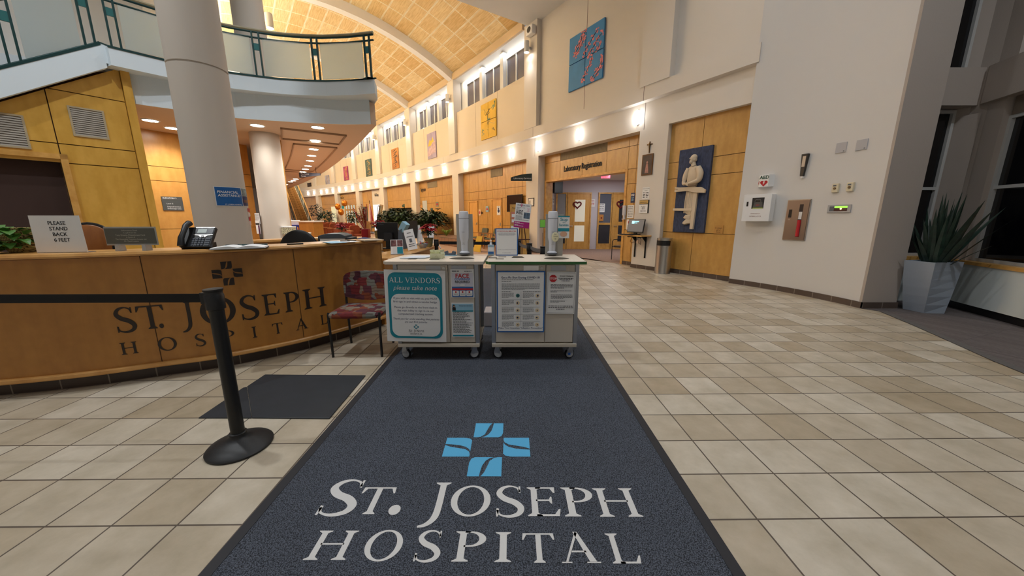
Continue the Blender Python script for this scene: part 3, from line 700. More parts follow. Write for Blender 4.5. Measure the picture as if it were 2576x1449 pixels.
# ---- big entrance mat
def _mat():
    m, nt, b = nodes_of('ribbed_mat', 0.95); N = nt.nodes.new; K = nt.links.new
    tc = N('ShaderNodeTexCoord'); v = N('ShaderNodeTexVoronoi'); v.inputs['Scale'].default_value = 190; K(tc.outputs['Object'], v.inputs['Vector'])
    nz = N('ShaderNodeTexNoise'); nz.inputs['Scale'].default_value = 2.0; nz.inputs['Detail'].default_value = 4; K(tc.outputs['Object'], nz.inputs['Vector'])
    rp = N('ShaderNodeValToRGB'); K(v.outputs['Distance'], rp.inputs[0]); rp.color_ramp.elements[0].color = lin((100, 106, 118)); rp.color_ramp.elements[1].color = lin((26, 29, 36))
    rp.color_ramp.elements[0].position = 0.1; rp.color_ramp.elements[1].position = 0.75
    r2 = N('ShaderNodeValToRGB'); K(nz.outputs['Fac'], r2.inputs[0]); r2.color_ramp.elements[0].color = (.8, .8, .8, 1); r2.color_ramp.elements[1].color = (1.15, 1.15, 1.18, 1)
    mx = N('ShaderNodeMix'); mx.data_type = 'RGBA'; mx.blend_type = 'MULTIPLY'; mx.inputs[0].default_value = 1; K(rp.outputs[0], mx.inputs[6]); K(r2.outputs[0], mx.inputs[7]); K(mx.outputs[2], b.inputs['Base Color'])
    bp = N('ShaderNodeBump'); bp.inputs['Strength'].default_value = 0.5; bp.inputs['Distance'].default_value = 0.003; bp.invert = True; K(v.outputs['Distance'], bp.inputs['Height']); K(bp.outputs[0], b.inputs['Normal'])
    return m
M_mat = _mat()
mo = tag(MB().box(-1.20, 0.885, -0.6, 9.4, 0.001, 0.008).build('entrance_mat', M_mat), 'long charcoal ribbed entrance mat with hospital name in pale letters and blue cross', 'mat')
mb = MB()
for x0, x1 in ((-1.24, -1.19), (0.875, 0.925)): mb.box(x0, x1, -0.6, 9.45, 0.0, 0.010)
mb.box(-1.24, 0.925, 9.38, 9.45, 0, .010)
mb.build('rubber_border', mat('mat_rubber', (30, 30, 36), 0.6), mo)
MT = [('S', -.945, -.765, 1.405, 1.628), ('T', -.772, -.60, 1.41, 1.578), ('.', -.597, -.54, 1.405, 1.46), ('J', -.437, -.322, 1.402, 1.612), ('O', -.305, -.107, 1.40, 1.587), ('S', -.080, .060, 1.397, 1.585), ('E', .077, .236, 1.399, 1.578), ('P', .252, .409, 1.397, 1.577), ('H', .417, .622, 1.395, 1.572),
      ('H', -.866, -.690, 1.184, 1.321), ('O', -.633, -.474, 1.180, 1.322), ('S', -.412, -.302, 1.178, 1.320), ('P', -.250, -.113, 1.177, 1.318), ('I', -.072, -.004, 1.175, 1.313), ('T', .044, .186, 1.172, 1.308), ('A', .206, .366, 1.171, 1.312), ('L', .414, .536, 1.169, 1.307)]
polys(serif(MT), mat('mat_letter', (214, 212, 210), 0.9, bump=0.3, scale=300), 'lettering', mo, z1=0.0095)
polys(emblem(-.153, 1.906, .262, .249), mat('mat_blue', (88, 172, 216), 0.9, bump=0.3, scale=300), 'emblem', mo, z1=0.0095)
# ---- black rubber anti-fatigue mat (two overlapping pieces)
M_rub = mat('rubber_mat', (40, 44, 50), 0.55, vary=0.12, scale=9)
def flp(L): return [tuple(on_z(x, y))[:2] for x, y in L]
tag(MB().prism(flp([(634, 1053), (829, 1055), (920, 946), (667, 944), (622, 974)]), 0, .010).build('rubber_mat', M_rub, bevel=.004), 'large flat black rubber mat on the tiles beside the entrance mat', 'mat')
tag(MB().prism(flp([(500, 1053), (633, 1053), (621, 975), (612, 977)]), 0, .007).build('rubber_mat', M_rub), 'small triangular black rubber mat end showing behind the belt post', 'mat')
# ---- belt barrier post in front
def stanchion(name, label, loc, rotz, belt, group=None, r=.036, h=1.0, ang=0.0, drop=0.0):
    t = thing(name, label, 'barrier post', loc, rotz, group)
    MB().lathe([(.172, 0), (.174, .012), (.165, .022), (.12, .042), (.075, .058), (.052, .072), (.046, .085), (.046, .10), (r, .104)], n=40).build('base', M_stb, t, smooth=True)
    MB().lathe([(r, .09), (r, h - .12)], n=28).build('pole', M_stp, t, smooth=True)
    MB().lathe([(r + .001, h - .12), (r + .010, h - .115), (r + .010, h - .035), (r + .006, h - .03), (r + .006, h - .012), (r + .010, h - .01), (r + .010, h), (r * .6, h + .003)], n=28).build('belt_head', M_black, t, smooth=True)
    if belt:
        mb = MB(); n = 10
        L = belt
        for k in range(n):
            x0, x1 = -r - L * k / n, -r - L * (k + 1) / n; s0, s1 = -drop * math.sin(PI * k / n) , -drop * math.sin(PI * (k + 1) / n)
            mb.add([(x0, -.0015, h - .078 + s0), (x1, -.0015, h - .078 + s1), (x1, -.0015, h - .028 + s1), (x0, -.0015, h - .028 + s0), (x0, .0015, h - .078 + s0), (x1, .0015, h - .078 + s1), (x1, .0015, h - .028 + s1), (x0, .0015, h - .028 + s0)],
                   [(0, 1, 2, 3), (7, 6, 5, 4), (0, 4, 5, 1), (3, 2, 6, 7)])
        mb.build('belt', M_belt, t)
        MB().box(-r - .035, -r + .01, -.012, .012, h - .085, h - .022).build('belt_clip', M_black, t)
    return t
M_stb = mat('post_base_rubber', (26, 26, 28), 0.5, bump=0.1, scale=20); M_stp = mat('post_black', (14, 14, 16), 0.4); M_belt = mat('black_belt', (10, 10, 13), 0.8)
stanchion('belt_post', 'black belt barrier post standing on tiles in front of the maple desk', (-1.69, 1.925, 0), rad(1.0), 2.6)
# ---- reception desk
DC = [(-5.2, 2.42), (-4.6, 2.40), (-4.0, 2.517), (-3.5, 2.67), (-3.084, 2.867), (-2.735, 3.03), (-2.45, 3.24), (-2.2, 3.479), (-1.95, 3.83), (-1.70, 4.25), (-1.64, 4.37)]
def crspl(P, n):
    out = []
    for i in range(1, len(P) - 2):
        p0, p1, p2, p3 = [Vector(P[j]) for j in (i - 1, i, i + 1, i + 2)]
        for k in range(n):
            t = k / n; out.append(.5 * ((2 * p1) + (p2 - p0) * t + (2 * p0 - 5 * p1 + 4 * p2 - p3) * t * t + (3 * p1 - p0 - 3 * p2 + p3) * t ** 3))
    out.append(Vector(P[-2])); return out
dk = crspl([DC[0]] + DC + [(-1.60, 4.5)], 12)
ds = [0.0]
for i in range(1, len(dk)): ds.append(ds[-1] + (dk[i] - dk[i - 1]).length)
def dmap(s, z, o=0.003):
    for i in range(len(ds) - 1):
        if ds[i + 1] >= s or i == len(ds) - 2:
            f = (s - ds[i]) / (ds[i + 1] - ds[i]); p = dk[i].lerp(dk[i + 1], f); d0 = (dk[i + 1] - dk[i]).normalized()
            d1 = (dk[min(i + 2, len(dk) - 1)] - dk[max(i - 1, 0)]).normalized(); d = (d0 + d1).normalized()
            return Vector((p.x + d.y * o, p.y - d.x * o, z))
dpath = dk[8:]                                       # from just beyond the picture edge
rd = thing('reception_desk', 'curved maple reception desk with dark hospital name lettering on its front', 'desk', (0, 0, 0))
MB().path(dpath, [(0.0, 0.12), (0.0, 1.08), (-.09, 1.08), (-.09, 0.12)], closed=True).build('front_panel', M_desk, rd)
jm = MB()
for s in (1.05, 2.205, 3.295): jm.add([dmap(s - .003, .14, .0015), dmap(s + .003, .14, .0015), dmap(s + .003, 1.08, .0015), dmap(s - .003, 1.08, .0015)], [(0, 1, 2, 3)])
jm.build('panel_joint', M_gap, rd)
MB().path(dpath, [(-.02, .112), (.022, .112), (.03, .122), (.03, .143), (.022, .152), (-.02, .152)], closed=True).build('skirt_moulding', M_desktop, rd)
mbb = MB(); mbb.path(dpath, [(-.05, 0.0), (-.05, .115)]); k = 0
for i in range(len(dpath) - 1):
    mbb.uv[k] = ((ds[i + 8], 0), (ds[i + 9], 0), (ds[i + 9], .115), (ds[i + 8], .115)); k += 1
mbb.build('toe_kick', brick_mat('toe_tile', (58, 42, 34), (48, 34, 28), (120, 108, 96), 0.305, 4, msize=.005, rough=.35, coord='UV'), rd)
MB().path(dpath, [(.028, 1.085), (.036, 1.10), (.028, 1.118), (.02, 1.122), (-.30, 1.122), (-.30, 1.085)], closed=True).build('counter_top', M_desktop, rd)
MB().path(dpath[:-14], [(-.28, .72), (-.28, .755), (-1.0, .755), (-1.0, .72)], closed=True).build('work_surface', mat('desk_laminate', (190, 182, 168), 0.5), rd)
e = dpath[-1]; dd = (dpath[-1] - dpath[-2]).normalized(); en = Vector((dd.y, -dd.x))
MB().path([e - dd * .03, e + dd * .005], [(0, 0.02), (0, 1.085), (-.62, 1.085), (-.62, 0.02)], closed=True).build('end_panel', M_desk, rd)
DT = [('S', 1.973, 2.098, .45, .66), ('T', 2.106, 2.283, .455, .66), ('.', 2.236, 2.266, .452, .49), ('J', 2.385, 2.478, .46, .676), ('O', 2.524, 2.776, .435, .684), ('S', 2.811, 2.948, .44, .668), ('E', 2.985, 3.114, .453, .66), ('P', 3.162, 3.293, .453, .656), ('H', 3.334, 3.562, .447, .657),
      ('H', 1.966, 2.071, .256, .361), ('O', 2.200, 2.327, .246, .365), ('S', 2.456, 2.528, .252, .364), ('P', 2.655, 2.737, .25, .362), ('I', 2.870, 2.905, .252, .362), ('T', 3.032, 3.120, .25, .359), ('A', 3.230, 3.349, .244, .360), ('L', 3.482, 3.552, .243, .349)]
M_cut = mat('dark_cut_letters', (38, 26, 18), 0.5)
polys(serif(DT), M_cut, 'lettering', rd, fn=lambda a, b: dmap(a, b))
polys(emblem(2.760, .893, .108, .109), M_cut, 'emblem', rd, fn=lambda a, b: dmap(a, b))
# ---- low wing of the desk and the counter at its back
def zpath(L, z, n=8):
    P = [on_z(x, y, z) for x, y in L]; P = [(p.x, p.y) for p in P]
    return crspl([P[0]] + P + [P[-1]], n)
lo = zpath([(975, 650), (1010, 641), (1050, 631), (1082, 620), (1097, 611), (1093, 604), (1070, 599)], .86)
lc = thing('low_counter', 'low curved maple counter wing holding leaflets and a poinsettia', 'counter', (0, 0, 0))
lo2 = lo
MB().path(lo2, [(0.0, .825), (.012, .842), (0.0, .86), (-.45, .86), (-.45, .825)], closed=True).build('counter_top', M_desktop, lc)
MB().path(lo2, [(-.05, 0.1), (-.05, .825), (-.10, .825), (-.10, .1)], closed=True).build('front_panel', M_desk, lc)
MB().path(lo2, [(-.08, 0), (-.08, .1)]).build('toe_kick', MATS['toe_tile'], lc)
RB = [(-5.05, 5.3), (-4.75, 5.9), (-4.35, 6.45), (-3.85, 6.85), (-3.3, 7.05), (-2.75, 7.05), (-2.35, 6.85)]
rb = crspl([RB[0]] + RB + [RB[-1]], 6); rb = rb[::-1]
rc = thing('rear_counter', 'maple back counter of the reception island, seen past the desk', 'counter', (0, 0, 0))
MB().path(rb, [(.03, .965), (.04, .985), (.03, 1.0), (-.28, 1.0), (-.28, .965)], closed=True).build('counter_top', M_desktop, rc)
MB().path(rb, [(0, 0), (0, .965), (-.08, .965), (-.08, 0)], closed=True).build('back_panel', M_desk, rc)
MB().path(rb, [(-.2, .70), (-.2, .74), (-.85, .74), (-.85, .70)], closed=True).build('work_surface', MATS['desk_laminate'], rc)
# ---- chair beside the desk
def fabric():
    m, nt, b = nodes_of('patterned_fabric', 0.9); N = nt.nodes.new; K = nt.links.new
    tc = N('ShaderNodeTexCoord'); v = N('ShaderNodeTexVoronoi'); v.distance = 'CHEBYCHEV'; v.inputs['Scale'].default_value = 13; K(tc.outputs['Object'], v.inputs['Vector'])
    rp = N('ShaderNodeValToRGB'); rp.color_ramp.interpolation = 'CONSTANT'; sp_ = N('ShaderNodeSeparateColor'); K(v.outputs['Color'], sp_.inputs[0]); K(sp_.outputs[0], rp.inputs[0])
    cs = [(112, 34, 36), (116, 116, 108), (74, 32, 44), (122, 58, 32), (90, 40, 50), (126, 110, 94)]
    for i, c in enumerate(cs):
        e = rp.color_ramp.elements[i] if i < 2 else rp.color_ramp.elements.new(i / 6); e.position = i / 6; e.color = lin(c)
    w_ = N('ShaderNodeTexWave'); w_.wave_type = 'RINGS'; w_.inputs['Scale'].default_value = 9; w_.inputs['Distortion'].default_value = 6; K(tc.outputs['Object'], w_.inputs['Vector'])
    r2 = N('ShaderNodeValToRGB'); K(w_.outputs['Fac'], r2.inputs[0]); r2.color_ramp.elements[0].color = (.6, .5, .5, 1); r2.color_ramp.elements[0].position = .1; r2.color_ramp.elements[1].position = .3
    mx = N('ShaderNodeMix'); mx.data_type = 'RGBA'; mx.blend_type = 'MULTIPLY'; mx.inputs[0].default_value = .8; K(rp.outputs[0], mx.inputs[6]); K(r2.outputs[0], mx.inputs[7]); K(mx.outputs[2], b.inputs['Base Color'])
    return m
M_fab = fabric()
ch = thing('visitor_chair', 'black framed visitor chair in red patchwork fabric beside the maple desk', 'chair', (-1.575, 3.53, 0), rad(1.5))
mb = MB(); n = 12
def cush(w_, d_, z0, z1, pw=0.03):
    V = []; F = []
    N_ = 12
    for k, zz in enumerate((z0, z0 + .01, z1 - .018, z1, z1 + .006)):
        sc_ = (0.96, 1.0, 1.0, .93, .5)[k]
        P = rrect(-w_ / 2 * sc_, w_ / 2 * sc_, -d_ / 2 * sc_, d_ / 2 * sc_, .06 * sc_, 5)
        V += [(x, y - (.035 * math.cos(x / w_ * PI) if y < 0 else 0), zz) for x, y in P]
    m_ = len(P)
    for k in range(4):
        for i in range(m_): F.append((k * m_ + i, k * m_ + (i + 1) % m_, (k + 1) * m_ + (i + 1) % m_, (k + 1) * m_ + i))
    F += [tuple(range(m_ - 1, -1, -1)), tuple(range(4 * m_, 5 * m_))]
    return V, F
V, F = cush(.52, .46, .415, .465); MB().add(V, F).build('seat', M_fab, ch, smooth=True)
mb = MB(); nx, nz_ = 12, 8; V = []
for side in (0, 1):
    for j in range(nz_ + 1):
        v = j / nz_
        for i in range(nx + 1):
            u = i / nx * 2 - 1; z = .545 + .265 * v - (1 - v) * .05 * (1 - u * u); z -= .02 * (abs(u) ** 6) * v
            hw = .265 - .02 * (1 - v) ** 3 - .03 * max(0, v - .85) / .15
            V.append((u * hw, .205 + .05 * v - .035 * (1 - u * u) * 0 + (.0 if side == 0 else .045) + (.035 * (1 - u * u) if 1 else 0) - .02, z))
F = []; m_ = (nx + 1) * (nz_ + 1)
for s_ in (0, 1):
    for j in range(nz_):
        for i in range(nx): a = s_ * m_ + j * (nx + 1) + i; F.append((a, a + 1, a + nx + 2, a + nx + 1))
for j in range(nz_):
    for i in (0, nx): a = j * (nx + 1) + i; F.append((a, a + nx + 1, m_ + a + nx + 1, m_ + a))
for i in range(nx):
    for j in (0, nz_): a = j * (nx + 1) + i; F.append((a, a + 1, m_ + a + 1, m_ + a))
mb.add(V, F).build('backrest', M_fab, ch, smooth=True)
for sx in (-1, 1):
    MB().tube([(sx * .245, -.20, .0), (sx * .25, -.205, .44), (sx * .25, -.19, .462)], .0125, 10).build('leg', M_black, ch, smooth=True)
    MB().tube([(sx * .235, .21, .0), (sx * .24, .20, .43), (sx * .25, .225, .62), (sx * .252, .25, .70)], .0125, 10).build('leg', M_black, ch, smooth=True)
    MB().tube([(sx * .25, -.20, .425), (sx * .245, .20, .425)], .011, 8).build('side_rail', M_black, ch, smooth=True)
MB().tube([(-.245, .20, .42), (.245, .20, .42)], .011, 8).build('cross_rail', M_black, ch)
# ---- two wheeled screening carts
M_cart = mat('cart_laminate', (208, 199, 186), 0.55); M_ctop = mat('cart_top_laminate', (218, 206, 190), 0.35); M_cpost = mat('cart_aluminium', (168, 172, 180), 0.35, 0.7); M_hole = mat('cart_dark_opening', (70, 60, 44), 0.7)
M_wheel = mat('grey_wheel', (176, 178, 180), 0.5); M_edgeg = mat('green_edging', (50, 104, 52), 0.5); M_shelf = mat('cart_bottom_edge', (206, 196, 180), 0.4)
def cart(label, cx, wb, tx0, tx1, edge, div, green):
    t = thing('screening_cart', label, 'cart', (cx, 3.24, .009)); h = wb / 2
    MB().box(-h + .035, h - .035, .02, .56, .175, .95).build('cabinet_body', M_cart, t)
    for sx in (-1, 1):
        for y in (.0, .55): MB().box(sx * (h - .018) - .018, sx * (h - .018) + .018, y, y + .04, .17, .955).build('corner_post', M_cpost, t)
    d0 = -h + .042; d1 = h - .042; dv = div - cx
    for a, b_, k in ((d0, dv - .004, 0), (dv + .004, d1, 1)):
        dr = MB().box(a, b_, .0, .02, .185, .945).build('door', M_cart, t, bevel=.002)
        hx = (a + b_) / 2 + (.1 if k == 0 else -.02)
        MB().box(hx - .07, hx + .07, -.002, .012, .892, .94).build('pull_recess', M_cpost if not (green and k == 0) else M_chrome, dr)
        if k == 0: MB().cyl((b_ - .035, -.008, .915), (b_ - .035, .0, .915), .014, n=20).build('lock', M_steel, dr)
    MB().box(-h, h, -.012, .59, .135, .17).build('bottom_shelf', M_shelf, t, bevel=.004)
    # top with softened corner toward the desk
    P = [(tx1, -.04), (tx1, .58), (tx0 + .10, .58)] + [(tx0 + .10 - .10 * math.sin(k * PI / 16), .58 - .62 * (1 - math.cos(k * PI / 16)) * .92) for k in range(1, 9)] + [(tx0 + .03, -.04)]
    P = [(x - cx, y) for x, y in P]
    MB().prism(P, .955, .984).build('top', M_ctop, t, bevel=.004)
    ed = MB()
    for i in range(len(P)):
        a, b_ = Vector(P[i]), Vector(P[(i + 1) % len(P)]); d = (b_ - a)
        if d.length < 1e-4: continue
        nn = Vector((d.y, -d.x)).normalized() * .003
        if (a + b_).dot(nn) < 0 and False: nn = -nn
        ed.add([(a.x + nn.x, a.y + nn.y, .957), (b_.x + nn.x, b_.y + nn.y, .957), (b_.x + nn.x, b_.y + nn.y, .982), (a.x + nn.x, a.y + nn.y, .982)], [(0, 1, 2, 3)])
    ed.build('edge_band', edge, t)
    hx = (-.497 if not green else .442) - cx
    MB().lathe([(.125, 0), (.115, .002), (.10, .0015)], (0, 0, 0), 32).build('waste_opening', M_hole, t).matrix_local = Matrix.Translation((hx, .20, .984)) @ Matrix.Diagonal((1, .72, 1, 1))
    qs = ((-.75, .10, .10, .16), ) if not green else ((.06, .24, .13, .15), )
    for x, y, w_, d_ in qs: MB().prism([(x - cx - w_ / 2, y), (x - cx + w_ / 2, y), (x - cx + w_ / 2 - .02, y + d_), (x - cx - w_ / 2 + .02, y + d_)], .983, .9855).build('glove_opening', M_hole, t)
    sm = MB()
    for x, y in (((-.97, .12),) if not green else ((-.12, .13), (-.10, .30), (-.19, .22))): sm.box(x - cx - .04, x - cx + .04, y, y + .05, .983, .986)
    sm.build('slot_opening', M_hole, t)
    for sx in (-1, 1):
        for y in (.045, .53):
            w0 = MB().cyl((0, -.011, .052), (0, .011, .052), .05, n=24).build('caster', M_black, t, loc=(sx * (h - .06), y, 0), rotz=rad(sx * 24))
            for q in (-1, 1): MB().cyl((0, q * .011, .052), (0, q * .019, .052), .042, .036, n=24).build('wheel', M_wheel, w0)
            MB().prism([(-.04, .06), (.03, .06), (.02, .126), (-.02, .126)], -.022, .022, Matrix(((1, 0, 0, 0), (0, 0, 1, 0), (0, 1, 0, 0), (0, 0, 0, 1)))).build('caster_fork', M_cpost, w0)
    return t
cart('wheeled beige cart with cream top carrying the vendor notice', -.718, .80, -1.205, -.262, M_ctop, -.602, False)
cart('wheeled beige cart with green edged top carrying the flu shot poster', .218, .83, -.245, .69, M_edgeg, .318, True)
tag(MB().box(.556, .580, 3.252, 3.2555, .055, .075).build('blue_tape', mat('blue_tape', (30, 100, 200), .6)), 'scrap of blue tape on a front caster of the green edged cart', 'tape')
CY0 = 3.236
# vendor notice
p = sheet('vendor_notice', 'large white and teal notice headed ALL VENDORS taped to the cart', 'poster', (-.927, CY0 - .012, .205), rad(0), .575, .705, M_paper, tilt=rad(1.2))
panel(p, -.255, .255, .035, .68, M_teal, r=.07); panel(p, -.232, .232, .055, .475, M_paper, y=-.0055, r=.075)
polys(serif_line('ALL VENDORS', 0, .585, .0485, 1, .08), M_paper, 'heading', p, vertical=True, y=-.006)
letters([('please take note', 0, .515, .062, 'CENTER', .25)], M_silver, p, y=-.006, name='subheading')
letters([('If you wish to visit with us, you MUST', 0, .425, .027), ('first sign in and obtain a vendor badge.', 0, .392, .027), ('Please go directly to the front desk in', 0, .337, .027), ('the main lobby to sign in via our', 0, .304, .027), ('computerized tracking system.', 0, .271, .027), ('Thank you for understanding that patients', 0, .222, .026, 'CENTER', .25), ('are our first priority.', 0, .192, .026, 'CENTER', .25)], M_navy, p, y=-.0065)
polys(emblem(0, .152, .024, .024), M_teal, 'emblem', p, vertical=True, y=-.0065)
polys(serif_line('^ST. ^JOSEPH', 0, .100, .024, .82, .05) + serif_line('HOSPITAL', 0, .072, .016, 1, .14), M_ink, 'hospital_name', p, vertical=True, y=-.0065)
# face coverings sheet
p = sheet('mask_notice', 'small FACE COVERINGS REQUIRED sheet in red white and blue on cart door', 'poster', (-.468, CY0 - .004, .645), 0, .222, .272, M_paper)
panel(p, -.10, .10, .105, .235, mat('pale_grey_print', (214, 214, 226), .6)); panel(p, -.10, .10, .005, .105, M_blue, y=-.005); panel(p, -.10, .10, .072, .09, M_red, y=-.006)
for i in range(3): panel(p, -.093 + i * .064, -.035 + i * .064, .016, .068, M_paper, y=-.0065, r=.008, name='pictogram_panel')
letters([('FACE', 0, .19, .056, 'CENTER', 0, .02)], M_red, p, y=-.0065, name='heading'); letters([('COVERINGS', 0, .168, .027, 'CENTER', 0, .02)], M_blue, p, y=-.0065, name='heading'); letters([('REQUIRED', 0, .142, .03, 'CENTER', 0, .02)], M_ink, p, y=-.0065, name='heading')
mb = MB()
for i in range(3): mb.ell((-.064 + i * .064, -.0075, .054), (.008, .001, .009), 10, 6)
mb.build('pictogram', M_red, p); panel(p, -.022, .022, .112, .128, M_paper, y=-.0065, r=.007, name='face_mask_print')
smallprint(p, [(-.085, -.045, .025, .003), (-.02, .02, .025, .003), (.043, .085, .025, .003), (-.085, -.045, .034, .003), (-.02, .02, .034, .003), (.043, .085, .034, .003), (-.095, -.03, .25, .008), (.02, .09, .25, .006)], M_grey, y=-.007)
# interpreter sheet
p = sheet('interpreter_notice', 'Interpreter Services sheet with teal bands below the mask notice on cart', 'poster', (-.474, CY0 - .004, .248), 0, .215, .345, M_paper)
panel(p, -.1, .1, .27, .335, M_lblue); panel(p, -.1, .1, .257, .27, M_teal); panel(p, -.1, .1, .008, .024, M_teal)
mb = MB(); mb.ell((-.082, -.006, .312), (.012, .002, .016), 10, 6); mb.box(-.097, -.065, -.006, -.004, .27, .30); mb.build('picture_of_a_person', M_ink, p)
MB().ell((-.08, -.008, .311), (.006, .001, .009), 10, 6).build('picture_of_a_face', M_skin, p)
letters([('Interpreter Services', .028, .312, .0150, 'CENTER', 0, .02)], M_navy, p, y=-.006, name='heading')
rr = random.Random(3); smallprint(p, [(-.095, -.095 + rr.uniform(.11, .19), .25 - i * .0108, .0045) for i in range(20)], M_ink, y=-.005)
# flu shot poster
p = sheet('flu_shot_poster', 'blue bordered white poster headed Get a Flu Shot on the cart', 'poster', (.083, CY0 - .006, .30), 0, .457, .60, M_blue, thick=.006)
panel(p, -.217, .217, .012, .588, M_paper, y=-.0065)
letters([('Get a Flu Shot During COVID-19!', -.185, .53, .0262, 'LEFT', 0, .02)], M_navy, p, y=-.0075, name='heading'); letters([('Make Your Intention "Infection Prevention"', 0, .035, .0245)], M_navy, p, y=-.0075, name='closing_line')
ln = [(-.18, .12, .515, .005), (-.18, -.09, .50, .005)] + para(-.18, .18, .475, 6, .0105, .004) + [(-.18, -.09, .40, .005), (.02, .19, .40, .005)]
for i in range(5):
    zt_ = .385 - i * .072
    ln += para(-.18, -.065, zt_, 5, .0098, .0038) + para(.02, .125, zt_, 5, .0098, .0038)
smallprint(p, ln, M_grey, y=-.0075)
mb = MB(); mb.box(.0025, .0040, -.0075, -.007, .07, .405)
for i in range(1, 5): mb.box(-.18, .185, -.0075, -.007, .397 - i * .072, .3985 - i * .072)
mb.build('ruled_line', M_grey, p)
ic = MB(); rr = random.Random(5)
M_icon = [mat('icon_sand', (226, 206, 170), .6), mat('icon_green', (60, 120, 110), .6)]
for i in range(5):
    for x in (-.028, .158): ic.cur = 0 if (i + (x > 0)) else 1; ic.ell((x, -.0075, .365 - i * .072), (.019, .0006, .019), 16, 6)
ic.build('round_icon', M_icon, p)
ic = MB()
for i in range(5):
    for x in (-.028, .158): ic.ell((x + rr.uniform(-.004, .004), -.0085, .365 - i * .072), (rr.uniform(.004, .009), .0006, rr.uniform(.006, .01)), 8, 6)
ic.build('icon_figure', M_navy, p)
# stop sheet
p = sheet('screening_notice', 'white laminated sheet with red STOP sign on the cart', 'poster', (.462, CY0 - .004, .483), 0, .272, .41, M_paper, tilt=rad(.8))
oc = [(-.080 + .037 * math.cos(rad(22.5 + 45 * k)), .345 + .037 * math.sin(rad(22.5 + 45 * k))) for k in range(8)]
polys([oc], M_red, 'stop_octagon', p, vertical=True, y=-.005); letters([('STOP', -.080, .335, .0285, 'CENTER', 0, .02)], M_paper, p, y=-.006)
letters([('Screening Checkpoint', .046, .365, .0145, 'CENTER', 0, .03)], M_ink, p, y=-.005, name='heading')
smallprint(p, [(-.03, .11, .345, .005), (-.02, .10, .333, .005), (.0, .08, .321, .005)] + para(-.1, .11, .285, 4, .011, .0045) + para(-.1, .10, .225, 2, .011, .0045, .3) + para(-.095, .11, .185, 4, .011, .0045) + para(-.1, .04, .125, 2, .011, .0045) + [(-.115, .115, .075, .006), (-.115, .12, .06, .006), (-.04, .04, .045, .006)], M_ink, y=-.005)
ol = MB()
for a in ((-.128, -.1265, .01, .40), (.1265, .128, .01, .40)): ol.box(a[0], a[1], -.0052, -.0045, a[2], a[3])
for z in (.01, .3985): ol.box(-.1264, .1264, -.0052, -.0045, z, z + .0015)
ol.build('printed_border', M_grey, p)
# hand sanitiser stands
M_disp = mat('dispenser_white', (212, 214, 222), 0.35); M_board = mat('stand_board', (168, 164, 156), 0.5)
def stand(label, x, dx, w_, extra):
    t = thing('sanitizer_stand', label, 'sanitizer dispenser', (x, 3.70, .9945))
    MB().box(-w_ / 2, w_ / 2, 0, .016, 0, .43).build('back_board', M_board, t)
    V = []; F = []; n = 20
    pr = [(.0, .052, .05), (.005, .052, .05), (.02, .034, .035), (.11, .036, .045), (.16, .048, .07), (.235, .05, .075), (.36, .05, .07), (.40, .05, .065), (.425, .046, .055), (.43, .036, .04)]
    for z, hw, d in pr:
        for k in range(n):
            a = PI * k / (n - 1); V.append((dx + hw * math.cos(a) * (1 if abs(math.cos(a)) < .9 else 1), -d * math.sin(a) ** .7, z + .03))
    for i in range(len(pr) - 1):
        for k in range(n - 1): F.append((i * n + k, i * n + k + 1, (i + 1) * n + k + 1, (i + 1) * n + k))
    F += [tuple(range((len(pr) - 1) * n, len(pr) * n)), tuple(range(n))]
    MB().add(V, F).build('dispenser_body', M_disp, t, smooth=True)
    MB().prism([(dx + .056 * math.cos(PI * k / 12), -.075 * math.sin(PI * k / 12)) for k in range(13)], .018, .026).build('drip_tray', M_grey, t)
    sb = MB(); sb.prism([(dx + .052 * math.cos(PI * k / 12), -.0705 * math.sin(PI * k / 12) ** .7) for k in range(13)], .385, .388); sb.build('cover_seam', M_grey, t)
    letters([('PURELL' if False else 'PUSH', dx, .245, .012), ('hand', dx, .135, .010), ('sanitizer', dx, .122, .010)], M_grey, t, y=-.079, name='printed_words')
    return t
stand('white hand sanitizer dispenser on grey board above the vendor notice cart', -.497, -.005, .172, 0)
s2 = stand('white hand sanitizer dispenser with yellow note and Stop and Sanitize card', .445, -.02, .185, 1)
mb = MB(); mb.ell((-.02 + .02, -.083, .2), (.038, .004, .05), 20, 8); mb.build('paper_note', mat('cream_note', (232, 226, 190), .7), s2)
letters([('Pull', -.002, .222, .016, 'CENTER', .2), ('Towels', .002, .20, .016, 'CENTER', .2), ('up', 0, .178, .016, 'CENTER', .2)], M_ink, s2, y=-.0885, name='handwriting')
cd = MB().box(.03, .148, -.052, -.048, .185, .412).build('hand_card', M_paper, s2)
panel(cd, .03, .148, .40, .412, M_teal, y=-.053); panel(cd, .03, .148, .255, .288, M_teal, y=-.053)
letters([('Stop', .089, .362, .042, 'CENTER', 0, .015), ('and', .089, .34, .022, 'CENTER', .2), ('Sanitize', .089, .31, .0325, 'CENTER', 0, .015)], M_teal, cd, y=-.0535)
MB().ell((.089, -.054, .228), (.036, .001, .028), 16, 8).build('picture_of_hands', M_skin, cd)
